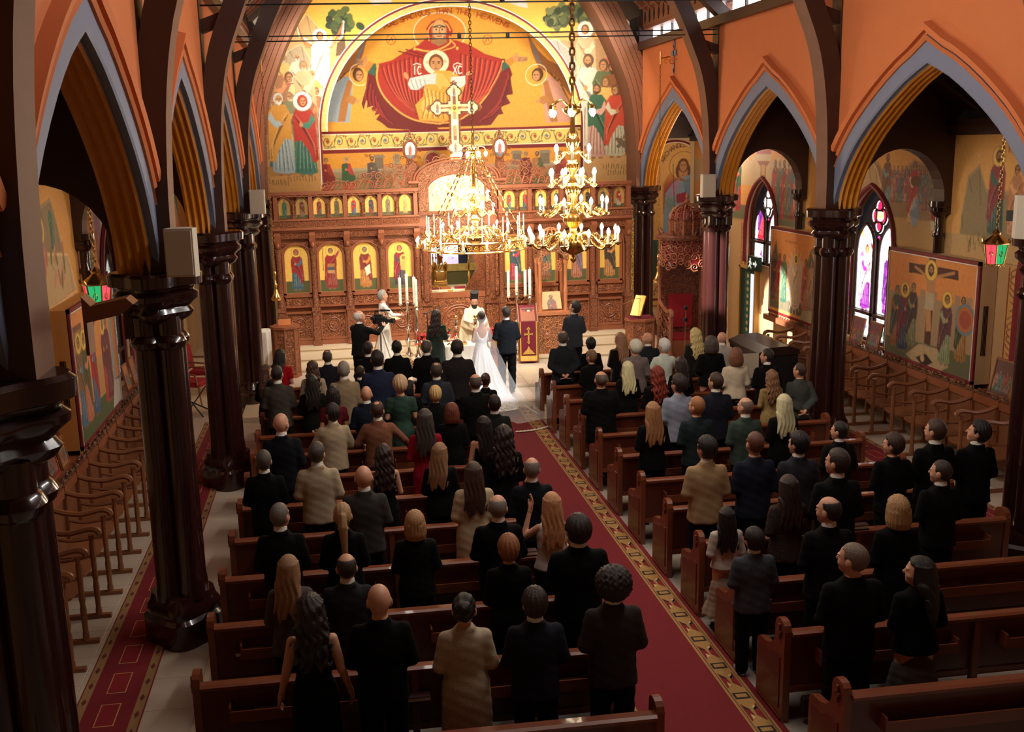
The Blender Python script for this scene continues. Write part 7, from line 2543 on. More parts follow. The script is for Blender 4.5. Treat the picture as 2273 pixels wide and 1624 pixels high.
def hair_mesh(style):
 key = ('hair', style)
 if key in _cache:
  return _cache[key]
 c = .0095
 if style in ('long', 'wavy', 'longwide', 'veryold', 'pony'):
  zs = axis([(-.36, .27, c)])
 else:
  zs = axis([(-.06, .32, c)])
 xs, ys = axis([(-.20, .20, c)]), axis([(-.22, .17, c)])
 P = (xs[:, None, None], ys[None, :, None], zs[None, None, :])
 X, Y, Z = P
 def cap(r, front=.030, nape=.035, slope=.5):
  d = ellp(P, (0, -.004, .139), r)
  d = np.maximum(d, (Y - front - slope * (Z - .135)) * .9)
  d = np.maximum(d, nape - Z)
  d = np.maximum(d, np.minimum(np.minimum(Y - .036, .188 - Z), .9) + 0 * X)
  ear = ellp(P, (.088, -.006, .10), (.03, .028, .042))
  ear2 = ellp(P, (-.088, -.006, .10), (.03, .028, .042))
  side_ = np.maximum(np.maximum(Z - .105, -.012 - Y), .05 - np.abs(X))
  return np.maximum(np.maximum(d, -np.minimum(ear, ear2)), -side_)
 ang = np.arctan2(X, -Y)
 if style == 'short':
  d = cap((.086, .106, .117)) + .002 * np.sin(ang * 30) * np.sin(Z * 90)
 elif style == 'buzz':
  d = cap((.0815, .1005, .1095), .028)
 elif style == 'bald':
  d = cap((.0815, .101, .109), .0, .03)
  d = np.maximum(d, -ellp(P, (0, .03, .235), (.075, .105, .075)))
 elif style == 'spot':
  d = cap((.085, .104, .115))
  d = np.maximum(d, -ellp(P, (0, -.035, .25), (.045, .05, .035)))
 elif style == 'full':
  d = cap((.096, .114, .127), .036, .015) + .004 * np.sin(ang * 17 + Z * 20)
 elif style == 'bob':
  d = np.minimum(cap((.094, .112, .122), .040, .03), np.maximum(loft(P, [(-.03, .090, .085, -.02), (.03, .104, .105, -.015), (.12, .100, .108, -.008), (.2, .08, .09, 0)]), Y - .03))
  d = d + .003 * np.sin(ang * 24)
 elif style in ('long', 'longwide', 'wavy'):
  w = 1.12 if style == 'longwide' else 1.0
  t = [(-.31, .078 * w, .020, -.118), (-.23, .112 * w, .032, -.110), (-.12, .122 * w, .046, -.095), (-.01, .114 * w, .074, -.055), (.09, .104, .104, -.018), (.2, .088, .097, -.004)]
  d = np.minimum(cap((.092, .111, .121), .036, .04), np.maximum(loft(P, t), Y - .035))
  am = .0055 if style != 'wavy' else .008
  d = d + am * np.sin(X * 130 + 2.2 * np.sin(Z * 18) + (0 if style != 'wavy' else 2) * np.sin(Z * 40)) * np.clip((.2 - Z) / .2, 0, 1)
  d = np.maximum(d, -.27 + .035 * np.sin(X * 47 + 1) + .02 * np.sin(X * 110) - Z)
  if style == 'wavy':
   d = d + .007 * np.sin(Z * 60 + ang * 5) * np.sin(ang * 7)
 elif style == 'curly':
  d = ellp(P, (0, -.015, .145), (.135, .135, .135))
  d = d + .009 * np.sin(X * 95) * np.sin(Y * 95) * np.sin(Z * 95) + .004 * np.sin(X * 190) * np.sin(Z * 190)
  d = np.maximum(d, Y - .055 - .3 * (Z - .135))
 elif style == 'pony':
  d = cap((.084, .104, .114), .034, .03)
  d = smin(d, cone(P, (0, -.105, .155), (.0, -.125, .06), .03, .042), .015)
  d = np.minimum(d, cone(P, (0, -.125, .06), (.005, -.115, -.26), .042, .022))
  d = d + .002 * np.sin(X * 180)
 elif style == 'updo':
  d = cap((.085, .105, .116), .034, .05)
  d = smin(d, ellp(P, (0, -.095, .175), (.062, .05, .06)), .015) + .004 * np.sin(X * 90) * np.sin(Z * 90)
 V, Q = surface_nets(np.broadcast_to(d, (len(xs), len(ys), len(zs))).copy(), xs, ys, zs)
 me = raw_mesh('hair', V, Q, M_IRON)
 _cache[key] = me
 return me
def hair_mat(c):
 return mat('hair_%d_%d_%d' % c, srgb(*c), .45, var=.35, scale=14, stretch=(9, 9, .8), bump=.5, bscale=26, color2=srgb(*[min(255, v * 1.25) for v in c]))
def cloth_mat(c, pat=None):
 if pat == 'sequin':
  return mat('sequins_%d_%d_%d' % c, srgb(*c), .18, .6, var=.9, scale=70, bump=.9, bscale=120)
 if pat == 'print':
  return mat('print_%d_%d_%d' % c, srgb(*c), .8, var=.55, scale=26, bump=.1)
 if pat == 'plaid':
  return mat('plaid_%d_%d_%d' % c, srgb(*c), .85, var=.35, scale=11, bump=.1)
 return mat('cloth_%d_%d_%d' % c, srgb(*c), .9, var=.16, scale=40, bump=.15, bscale=90, spec=.15)
SHOE = MB().sphere((0, .055, .035), (.046, .125, .042), 12, 8).box(-.042, .042, -.06, .165, -.002, .012).mesh('shoe', M_IRON, True)
COLLAR = MB().lathe([(.066, -.03), (.064, .012), (.058, .018), (.054, .012), (.056, -.03)], n=18).mesh('shirt_collar', M_WHITE, True)
EYE_ = MB().sphere((-.032, .0895, .122), .0085, 8, 6).sphere((.032, .0895, .122), .0085, 8, 6).mesh('eyes', mat('dark_eye', (.03, .02, .02), .2), True)
BEARD = None
def beard_mesh():
 global BEARD
 if BEARD is None:
  c = .008
  xs, ys, zs = axis([(-.10, .10, c)]), axis([(-.03, .15, c)]), axis([(-.07, .12, c)])
  P = (xs[:, None, None], ys[None, :, None], zs[None, None, :])
  d = smin(ellp(P, (0, .045, .048), (.068, .068, .062)), ellp(P, (0, .085, .0), (.045, .035, .06)), .03)
  d = np.maximum(d, -ellp(P, (0, .12, .085), (.045, .06, .022)))
  d = np.maximum(d, P[2] - .10 + .0 * P[0] - (np.abs(P[0]) > .055) * .03)
  V, Q = surface_nets(d, xs, ys, zs)
  BEARD = raw_mesh('beard', V, Q, M_IRON)
 return BEARD
def use(o, m):
 o.material_slots[0].link = 'OBJECT'
 o.material_slots[0].material = m
 return o
BLACK, NAVY, CHAR = (11, 11, 12), (26, 30, 44), (44, 44, 48)
def person(label, loc, h, sex='m', top='suit', tc=BLACK, pose='front', hair='short', hc=(40, 28, 22), yaw=0.0, hy=0.0, hp=0.0, low=None, lc=BLACK, collar=True, pat=None,
  sleeve='long', hem=None, flare=0.0, bulk=0.0, low_back=False, skin='fair', width=1.0, face=False, shoe=BLACK, cat='person', group='wedding guests in the pews'):
 s = h / 1.75
 t = thing('person', label, cat, loc, yaw, group)
 t.scale = (s * width, s * width, s)
 fem = sex == 'f'
 b = link('body', body_mesh(fem, pose, hy, hp), t)
 use(b, SKIN_M[skin])
 if hair:
  o = link('hair', hair_mesh(hair), t, PIV)
  o.scale = (1.10,) * 3
  o.rotation_euler = (hp, 0, hy)
  use(o, hair_mat(hc))
 if face:
  o = link('eyes', EYE_, t, PIV)
  o.scale = (1.10,) * 3
  o.rotation_euler = (hp, 0, hy)
 dress = top == 'dress'
 hem = hem if hem is not None else (.5 if dress else .80)
 g = link({'suit': 'jacket', 'coat': 'coat', 'shirt': 'shirt', 'sweater': 'sweater', 'dress': 'dress'}[top], garment(top, fem, pose, sleeve, hem, flare, bulk, low_back), t)
 use(g, cloth_mat(tc, pat))
 if top in ('suit', 'sweater') and collar and not fem:
  o = link('shirt_collar', COLLAR, t, (0, -.010, 1.512))
  o.rotation_euler = (-.22, 0, 0)
 if low == 'skirt':
  o = link('skirt', garment('dress', True, 'down', 'none', .35, .10, .006, True), t)
  use(o, cloth_mat(lc))
  o.scale = (1, 1, .74)
 elif not (dress and hem < .4):
  if not dress:
   o = link('trousers', trousers_mesh(fem), t)
   use(o, cloth_mat(lc))
 for sx in (-1, 1):
  o = link('shoe', SHOE, t, (sx * .10, -.01, 0))
  use(o, cloth_mat(shoe))
 return t
PLACED = []
def stand(u, v, h0, free=False, floor_=0.0):
 """floor position of a guest whose head top is seen at (u, v): between two pews, height near h0, clear of the neighbours"""
 best = None
 if free:
  x, y, z = at(u, v, 2, h0 + floor_)
  PLACED.append((x, y))
  return (x, y, floor_), h0
 for k in range(-1, 12):
  yk = PEW_Y0 - PEW_P * k
  for q in (.61, .65, .69):
   for dx in (0, -.05, .05, -.09, .09):
    x, y, z = at(u, v, 1, yk + q)
    x += dx
    e = abs(z - h0) + 1.3 * abs(dx)
    for (a, b) in PLACED:
     e += 2.2 * max(0, .54 - math.hypot(a - x, (b - y) * 1.35))
    if best is None or e < best[0]:
     best = (e, x, y, z)
 _, x, y, z = best
 PLACED.append((x, y))
 return (x, y, 0.0), z
def guest(label, u, v, sex, **k):
 h0 = k.pop('h', 1.76 if sex == 'm' else 1.65)
 pos, h = stand(u, v, h0, k.pop('free', False), k.pop('floor_', 0.0))
 k.setdefault('hair', 'short')
 return person(label, pos, h, sex, **k)
# ---------------------------------------------------------------- left block of the congregation
TAN, CREAM, GREYB = (170, 150, 120), (205, 192, 165), (96, 92, 90)
BRN, DKB, BLO, GRY, AUB, WHT = (84, 54, 36), (36, 26, 22), (176, 138, 92), (120, 112, 104), (110, 52, 34), (206, 200, 190)
g = guest
g('woman with long black hair in a bright red off-shoulder dress beside the carved lectern', 622, 777, 'f', top='dress', tc=(170, 16, 30), sleeve='short', hair='long', hc=(24, 18, 18), hy=-.5, yaw=-.25, pose='front', h=1.68)
g('brown haired woman in black turned right, close beside the man in the brown-grey sweater', 591, 812, 'f', top='suit', tc=BLACK, hair='longwide', hc=(70, 46, 34), hy=-1.0, yaw=-.4, face=True, free=True)
g('short haired man in a brown-grey sweater with a white collar, left block', 614, 813, 'm', top='sweater', tc=(66, 60, 54), hair='buzz', hc=(30, 24, 22), hy=-.2, pose='front')
g('woman with big brown curls in a beige blouse, near the carved lectern', 693, 803, 'f', top='shirt', tc=(170, 150, 125), hair='wavy', hc=(64, 40, 28), pat='print')
g('man with a bald crown in dark navy, front row of the left block', 726, 779, 'm', tc=(30, 28, 36), hair='spot', hc=(60, 50, 44), hy=-.1)
g('grey haired man in a tan jacket in the left block', 762, 804, 'm', tc=(142, 122, 98), hair='short', hc=GRY, hy=-.15)
g('man with a faded haircut in a black coat, left of the navy white collar', 799, 813, 'm', tc=(11, 11, 11), hair='buzz', hc=(34, 26, 24), hy=-.35)
g('dark haired man in black just below the camera tripod', 816, 760, 'm', tc=(10, 10, 11), hair='short', hc=(30, 22, 20), hy=-.5)
g('dark haired man in bright navy with a white collar, near the candle stand', 837, 779, 'm', tc=(32, 38, 62), hair='short', hc=(28, 22, 20), hy=-.1)
g('black suited man with neat black hair in front of the left candle stand', 880, 757, 'm', tc=BLACK, hair='short', hc=(20, 16, 16))
g('woman with straight black hair down her back among the left block guests', 704, 833, 'f', top='suit', tc=(15, 14, 13), hair='long', hc=(22, 18, 18))
g('dark haired woman in a maroon dress behind the woman with beige sleeves', 738, 860, 'f', top='dress', tc=(96, 24, 34), hair='bob', hc=(26, 20, 20), sleeve='short')
g('bald man in navy with a white collar just beyond the brown coat', 805, 859, 'm', tc=(24, 30, 44), hair=None)
g('elderly woman with short blond-grey hair in an embroidered dark green dress', 880, 836, 'f', top='dress', tc=(24, 58, 46), hair='full', hc=(170, 140, 110), pat='print', sleeve='short', width=1.08)
g('bald man in a black suit beside the tall column, outer end of the left block', 622, 919, 'm', tc=(18, 20, 28), hair=None, hy=-.4, h=1.82)
man_baby = g('man in a cream jacket with dark hair and beard holding the baby', 737, 899, 'm', tc=(176, 158, 130), hair='full', hc=(30, 24, 24), hy=.35, pose='hold', yaw=.12)
g('broad man in a rust brown coat leaning an arm on the pew', 837, 893, 'm', tc=(126, 82, 62), hair='spot', hc=(50, 30, 24), hy=-.25, pose='wide', width=1.05, top='suit')
g('grey templed man in black at the outer end, nearer than the bald man', 584, 1002, 'm', tc=(9, 9, 10), hair='short', hc=(70, 62, 56))
g('tall man in a light beige jacket seen from behind in the left block', 702, 984, 'm', tc=(176, 158, 132), hair='short', hc=(60, 52, 46), hy=-.3, h=1.84, width=1.05)
g('bald man in a dark grey jacket behind the woman with bare shoulders', 806, 1036, 'm', tc=(58, 56, 54), hair=None, h=1.8, width=1.05)
g('woman with long dark wavy hair and bare shoulders in a black strappy top', 850, 989, 'f', top='dress', tc=BLACK, hair='wavy', hc=(44, 30, 26), sleeve='none', low_back=True)
g('grey haired man in black in the front row below the green sequin dress', 946, 757, 'm', tc=(11, 11, 11), hair='short', hc=(66, 60, 56), hy=-.35, width=1.06)
g('big man in a dark plum suit nearest the bride in the front row', 1014, 756, 'm', tc=(34, 29, 32), hair='short', hc=(30, 24, 24), hy=-.15, width=1.1, h=1.84)
g('balding man in a dark blue-grey suit behind the two front row men', 968, 807, 'm', tc=(42, 46, 56), hair='spot', hc=(52, 44, 40), width=1.04)
g('old man with a bald red crown in black beside the pinned up hair', 1055, 832, 'm', tc=BLACK, hair='bald', hc=(70, 60, 56), width=1.06)
g('woman in black with brown hair pinned up, close to the bride train', 1077, 830, 'f', top='suit', tc=BLACK, hair='updo', hc=(54, 34, 26), hy=-.3)
g('woman in a black headscarf looking right with her hand at her ear', 908, 846, 'f', top='suit', tc=BLACK, hair='bob', hc=(18, 16, 18), hy=-1.1, face=True, pose='raise')
g('woman with puffed short blond hair in black behind the balding man in blue-grey', 953, 860, 'f', top='suit', tc=(11, 11, 13), hair='full', hc=(186, 148, 100))
g('woman with a red-brown bob in a black top with a book at her side', 1002, 897, 'f', top='suit', tc=(10, 10, 11), hair='bob', hc=(92, 44, 30), width=1.06)
g('man with short black hair in black at the aisle end beside the bride train', 1097, 879, 'm', tc=(24, 26, 26), hair='short', hc=(26, 20, 20))
g('woman with long grey-streaked dark hair in a crimson dress', 942, 911, 'f', top='dress', tc=(140, 18, 36), hair='long', hc=(52, 44, 40), hem=.45, sleeve='long')
g('woman with long black hair in an open backed dress at the aisle end', 1073, 927, 'f', top='dress', tc=(11, 10, 11), hair='long', hc=(18, 15, 16), hy=.3, sleeve='none', low_back=True)
g('woman with dark curls down her back in a black jacket at the aisle end', 1117, 947, 'f', top='suit', tc=(11, 10, 11), hair='wavy', hc=(34, 24, 22), h=1.7)
g('woman with long light brown hair and a black shawl behind the crimson dress', 975, 986, 'f', top='suit', tc=(9, 9, 9), hair='long', hc=(126, 92, 66), hy=-.4)
g('woman with long chestnut hair in a pale checked fur coat', 1050, 1029, 'f', top='coat', tc=(186, 164, 132), hair='long', hc=(58, 38, 30), pat='plaid', hem=.55, bulk=.02)
g('elderly man with a bald crown in black, alone at the carpet edge', 1180, 1018, 'm', tc=(20, 24, 28), hair='bald', hc=(104, 96, 90), hy=-.2)
g('grey cropped man in black with a white collar, outer end of the ninth row', 619, 1119, 'm', tc=(9, 9, 9), hair='buzz', hc=(96, 88, 82), hy=-.4)
g('girl with a blond ponytail tied with a pale bow', 759, 1119, 'f', top='suit', tc=(8, 8, 9), hair='pony', hc=(150, 118, 84), h=1.58)
g('woman with a smooth blond-brown fall of hair in a flowered black blouse', 639, 1237, 'f', top='suit', tc=(64, 54, 50), hair='long', hc=(132, 98, 70), pat='print', hy=-.2, h=1.66)
g('balding man with glasses in a dark grey suit left of the shaven headed man', 768, 1232, 'm', tc=(38, 37, 40), hair='bald', hc=(44, 34, 30), width=1.05)
g('shaven headed man in a black roll neck', 840, 1300, 'm', top='sweater', tc=(8, 8, 9), hair=None, collar=False, hy=.05, width=1.04)
g('woman with a mass of dark curls and bare arms in a sleeveless black dress', 687, 1324, 'f', top='dress', tc=(9, 9, 9), hair='wavy', hc=(34, 24, 22), sleeve='none', pose='down', h=1.68, width=1.08)
g('woman with a blond bob in a black dress with a keyhole at the nape', 920, 1137, 'f', top='suit', tc=(13, 13, 13), hair='bob', hc=(150, 112, 76), width=1.06)
g('old man with a freckled bald crown in black beside the checked coat', 1104, 1101, 'm', tc=(9, 9, 11), hair='bald', hc=(112, 104, 98), hy=-.3, width=1.06)
g('woman with a short copper blond crop in black', 1128, 1191, 'f', top='suit', tc=(7, 7, 8), hair='full', hc=(130, 82, 50))
g('woman with long blond hair in a white sleeveless top raising her hand', 1224, 1097, 'f', top='shirt', tc=(214, 206, 196), hair='long', hc=(168, 120, 84), sleeve='none', pose='raise', hem=.92, lc=BLACK)
g('big dark haired man in black at the aisle end by the white top', 1283, 1147, 'm', tc=(8, 8, 9), hair='full', hc=(32, 24, 22), width=1.12)
g('woman with black hair pinned up in a long pale oatmeal coat', 1029, 1322, 'f', top='coat', tc=(176, 160, 138), hair='updo', hc=(18, 15, 15), hy=-.2, hem=.45, pose='front', h=1.68, width=1.08)
g('dark haired man in a navy suit, between the oatmeal coat and the brown-grey jacket', 1186, 1309, 'm', tc=(30, 31, 42), hair='full', hc=(44, 30, 26), hy=-.05, width=1.05)
g('tall figure with a halo of dark curls in a brown-grey jacket by the carpet', 1360, 1266, 'm', tc=(54, 48, 46), hair='curly', hc=(28, 20, 20), pose='front', h=1.88)
# ---------------------------------------------------------------- right block
g('man with cropped grey hair in dark grey, aisle end of the front right pew', 1249, 736, 'm', tc=(32, 35, 40), hair='spot', hc=(64, 58, 54), hy=-.1, pose='behind', width=1.08)
g('woman with cropped black hair in black in the front row of the right block', 1311, 751, 'f', top='suit', tc=(10, 9, 10), hair='full', hc=(16, 14, 14))
g('short haired woman with glasses in a black coat behind the black cropped one', 1313, 778, 'f', top='suit', tc=(9, 9, 9), hair='short', hc=(96, 74, 52), hy=.4)
g('heavy man with a shaven head in a long black coat at the aisle end', 1334, 826, 'm', top='coat', tc=(9, 9, 10), hair='bald', hc=(80, 70, 62), hem=.6, width=1.15, bulk=.02)
g('woman with long straight brown hair in black sequins', 1376, 740, 'f', top='suit', tc=(13, 12, 14), hair='long', hc=(132, 96, 72), pat='sequin', hy=.5)
g('elderly woman with white wavy hair in a speckled blouse', 1411, 756, 'f', top='shirt', tc=(110, 96, 96), hair='full', hc=(196, 184, 168), pat='print', width=1.1)
g('bald man with dark glasses in a charcoal suit near the pulpit', 1438, 739, 'm', tc=(34, 36, 42), hair=None, hy=.6)
g('woman with straight white-blond hair in black behind the speckled blouse', 1393, 804, 'f', top='suit', tc=(9, 9, 9), hair='long', hc=(212, 182, 140))
g('woman with long copper red curls in black', 1458, 815, 'f', top='suit', tc=(9, 9, 9), hair='wavy', hc=(104, 38, 26), hy=.3)
g('elderly woman with short white hair in a pale mint jacket', 1474, 754, 'f', top='shirt', tc=(196, 206, 196), hair='full', hc=(206, 200, 186), hy=.35, pose='wide')
g('woman with wavy golden hair in dark sequins beside the bright column', 1543, 730, 'f', top='suit', tc=(40, 32, 32), hair='wavy', hc=(206, 168, 116), pat='sequin', hy=.3)
g('woman with a dark grey bob in a black top over a wine red skirt', 1578, 748, 'f', top='sweater', tc=(9, 9, 9), hair='bob', hc=(62, 54, 48), low='skirt', lc=(86, 16, 30), width=1.15, hem=.86, hy=.2)
g('bald elderly man in a light grey jacket behind the grey bob', 1603, 738, 'm', tc=(176, 168, 160), hair=None, hy=.35)
g('woman with an auburn bob in a cream blouse and black trousers', 1633, 774, 'f', top='shirt', tc=(208, 192, 168), hair='bob', hc=(104, 66, 46), hem=.88, pose='front', width=1.08)
g('dark haired man with glasses in black by the stalls, looking left', 1703, 776, 'm', tc=(11, 10, 11), hair='short', hc=(34, 26, 24), hy=.75, face=True)
g('woman with long dark hair in black between the mint jacket and the blue shirt', 1511, 794, 'f', top='suit', tc=(9, 8, 9), hair='long', hc=(34, 24, 22))
g('man with dark hair in a pale blue-grey shirt', 1507, 834, 'm', top='shirt', tc=(140, 146, 166), hair='full', hc=(38, 28, 26), hy=.35)
g('man with glasses and dark hair in a navy suit behind the cream blouse', 1589, 829, 'm', tc=(28, 30, 40), hair='short', hc=(50, 36, 30), hy=.4)
g('woman with long wavy brown hair in a mustard flowered dress', 1713, 823, 'f', top='dress', tc=(150, 126, 76), hair='wavy', hc=(116, 82, 56), pat='print', hem=.3, flare=.05)
g('man with a cropped head in a grey-green shirt at the aisle column', 1776, 807, 'm', top='shirt', tc=(70, 74, 70), hair='buzz', hc=(54, 42, 36), hy=.5, pose='behind', face=True)
g('woman with long dark blond hair in a black dress left of the blue shirt', 1449, 895, 'f', top='suit', tc=(9, 9, 9), hair='long', hc=(140, 100, 66))
g('man with short ginger hair in a dark teal shirt looking left', 1547, 883, 'm', top='shirt', tc=(34, 44, 48), hair='short', hc=(140, 92, 58), hy=.5)
g('bald man in a shiny green-grey jacket', 1655, 884, 'm', tc=(58, 72, 64), hair='bald', hc=(110, 94, 82), hy=.5)
g('woman with long silver blond hair in black behind the mustard dress', 1740, 878, 'f', top='suit', tc=(10, 11, 11), hair='long', hc=(190, 176, 140))
g('man with dark curls in a camel jacket and black trousers, right block', 1569, 972, 'm', tc=(164, 136, 100), hair='full', hc=(28, 22, 20), hy=.3, h=1.84)
g('man with reddish cropped hair in a navy shirt behind the green-grey jacket', 1676, 961, 'm', top='shirt', tc=(28, 32, 46), hair='buzz', hc=(84, 50, 38))
g('black haired man in a dark slate jacket right of the navy shirt', 1773, 962, 'm', tc=(44, 42, 50), hair='full', hc=(18, 16, 18), hy=.4)
g('black haired man with a white collar at the outer pew end, farther one', 1864, 938, 'm', tc=(14, 14, 15), hair='short', hc=(24, 20, 20), hy=.6, face=True)
g('dark haired man in black with a white collar behind the bespectacled one', 1860, 999, 'm', tc=(13, 12, 13), hair='short', hc=(44, 32, 28), hy=.5)
g('person with short brown hair in a black roll neck by the right carpet', 1984, 965, 'm', top='sweater', tc=(9, 9, 11), hair='full', hc=(54, 36, 30), hy=.6, collar=False, face=True, h=1.76)
g('tall man with brown hair in black in front of the right stalls', 2062, 934, 'm', tc=(11, 11, 11), hair='short', hc=(58, 40, 32), hy=.45, face=True, h=1.84)
g('young man with black hair and white collar gazing up beside the stalls', 2154, 937, 'm', tc=(11, 11, 14), hair='full', hc=(20, 17, 18), hy=.7, hp=.15, face=True, h=1.84)
g('man with a short crop in black, outer end of the right block', 2090, 1024, 'm', tc=(10, 10, 11), hair='buzz', hc=(46, 34, 30), hy=.6, face=True)
g('balding man in a black suit with an open white collar in the right block', 1841, 1105, 'm', tc=(13, 11, 14), hair='bald', hc=(34, 28, 26), hy=.5)
g('woman with a tousled blond bob and a dark bow', 1993, 1104, 'f', top='suit', tc=(7, 7, 8), hair='bob', hc=(150, 116, 78))
g('man with a grey beard and shaven head in black near the camera', 1895, 1209, 'm', top='sweater', tc=(7, 7, 8), hair='buzz', hc=(96, 80, 68), hy=.55, collar=False, width=1.1, h=1.84, face=True)
g('woman with black hair in profile wearing a black top and long grey skirt', 2043, 1240, 'f', top='sweater', tc=(7, 7, 8), hair='longwide', hc=(18, 15, 16), hy=.9, low='skirt', lc=(84, 78, 74), width=1.1, hem=.86, face=True)
girl = g('small girl with black hair, a white cardigan and a tan tulle skirt', 1613, 1128, 'f', top='sweater', tc=(196, 182, 170), hair='long', hc=(24, 18, 18), low='skirt', lc=(150, 128, 110), h=1.22, hem=.92, hy=-.2, width=1.05)
boy = g('boy with dark hair in a grey suit standing at the pew end by the carpet', 1674, 1175, 'm', tc=(66, 68, 76), hair='full', hc=(24, 20, 20), h=1.53, width=1.05, shoe=(120, 126, 140), free=True)
g('woman with dark hair in a black top with copper sequins', 1750, 1058, 'f', top='suit', tc=(50, 34, 28), hair='long', hc=(40, 26, 22), pat='sequin')
# ---------------------------------------------------------------- baby and girl details
V_ = man_baby
baby = thing('person', 'baby in a white dress with a headband looking over the cream jacket shoulder', 'baby', V_.location + Vector((-.24, .20, .98 * V_.scale[2])), 1.6, None)
bs = .42
o = link('body', body_mesh(True, 'front', 0.0, 0.0), baby)
o.scale = (bs, bs, bs)
o = link('dress', garment('dress', True, 'front', 'long', .5, .08, .05), baby)
o.scale = (bs, bs, bs)
use(o, cloth_mat((214, 204, 192)))
o = link('hair', hair_mesh('buzz'), baby, (0, 0, PIV[2] * bs))
o.scale = (bs * 1.12,) * 3
use(o, hair_mat((96, 66, 46)))
o = MB().tube([(.040 * math.cos(a), .050 * math.sin(a), PIV[2] * bs + .072) for a in np.linspace(0, 2 * PI, 17)[:-1]], .004, 5, closed=True).sphere((.01, .052, PIV[2] * bs + .08), .016, 8, 6).build('headband', M_WHITE, baby)
for c in list(baby.children):
 c.location.z -= .9 * bs
# ---------------------------------------------------------------- the couple, the clergy, the film crew
def solea_pt(u, v, h, fl=.155):
 x, y, _ = at(u, v, 2, h + fl)
 return (x, y, fl)
GR = 'wedding party at the altar'
p = solea_pt(1123, 681, 1.80)
groom = person('groom in a black suit with a white collar standing right of the bride', p, 1.80, 'm', tc=(28, 31, 36), hair='buzz', hc=(50, 40, 34), hy=.15, pose='front', width=1.04, group=GR)
p = (at(1068, 690, 1, 20.45)[0], 20.45, .155)
bride = person('bride in a white low backed gown with a long sheer veil', p, 1.70, 'f', 'dress', (246, 244, 242), 'front', 'updo', (52, 34, 28), low_back=True, sleeve='none', hem=.02, flare=.20, group=GR)
bride.scale = (.97,) * 3
def sheet(name, rows, m, parent, nx=18, ripple=.02, seed=1):
 """cloth: rows of (centre, half width vector); rippled"""
 C = smooth_curve([r_[0] for r_ in rows], 40)
 W_ = smooth_curve([r_[1] for r_ in rows], 40)
 v, f = [], []
 for i, (c, w) in enumerate(zip(C, W_)):
  for k in range(nx + 1):
   t = k / nx * 2 - 1
   rp = ripple * min(1, i / 12) * math.sin(t * 11 + i * .12 + seed)
   v.append((c[0] + w[0] * t, c[1] + w[1] * t - abs(rp) * .7, max(.006, c[2] + w[2] * t + rp * .5 + (.10 * (1 - t * t) * (1 - i / 40) ** 3 if i < 10 else 0))))
 for i in range(len(C) - 1):
  for k in range(nx):
   a = i * (nx + 1) + k
   f.append((a, a + 1, a + nx + 2, a + nx + 1))
 me = bpy.data.meshes.new(name)
 me.from_pydata(v, [], f)
 me.materials.append(m)
 me.polygons.foreach_set('use_smooth', [True] * len(f))
 return link(name, me, parent)
M_VEIL = mat('sheer_tulle', (0.95, .95, .97), .7, var=.03, alpha=.23)
M_GOWN = mat('white_satin', srgb(248, 246, 244), .5, var=.03)
sheet('gown_train', [((0, -.12, .95), (.13, 0, 0)), ((.02, -.26, .6), (.24, 0, 0)), ((.08, -.42, .2), (.34, .0, 0)), ((.14, -.75, -.06), (.42, .06, 0)), ((.22, -1.25, -.14), (.34, .10, 0)), ((.28, -1.75, -.148), (.2, .08, 0))], M_GOWN, bride, 20, .05)
veil = sheet('veil', [((0, -.06, 1.72), (.07, 0, 0)), ((0, -.13, 1.50), (.14, 0, 0)), ((.0, -.18, 1.1), (.26, 0, 0)), ((.10, -.34, .6), (.36, .02, 0)), ((.24, -.75, .12), (.46, .10, 0)), ((.40, -1.5, -.11), (.50, .14, 0)), ((.55, -2.25, -.13), (.46, .15, 0)), ((.62, -2.62, -.135), (.36, .14, 0))], M_VEIL, bride, 22, .03, 2)
lb = MB()
pts = [(.62 + .40 * t, -2.66 + .16 * t - .10 * (1 - t * t), -.130) for t in np.linspace(-1, 1, 33)]
lb.tube([(a, b + .02 * math.sin(i * 2.2), c) for i, (a, b, c) in enumerate(pts)], .014, 5)
for i in range(0, 33, 2):
 lb.sphere((pts[i][0], pts[i][1] - .02, pts[i][2]), (.03, .025, .006), 6, 4)
for e in (-1, 1):
 for i in range(26):
  t = i / 26
  lb.sphere((.30 + e * .44 + .30 * t - (0 if e > 0 else .06), -1.1 - 1.45 * t + e * .12, -.125), (.03, .03, .006), 6, 4)
lb.build('lace_edge', mat('ivory_lace', srgb(236, 224, 204), .8), veil)
cr = MB()
cr.tube([(.075 * math.cos(a), -.035 + .085 * math.sin(a), 1.70 - .02 * math.sin(a)) for a in np.linspace(0, 2 * PI, 19)[:-1]], .010, 6, closed=True)
cr.build('crown', M_SILVER, bride)
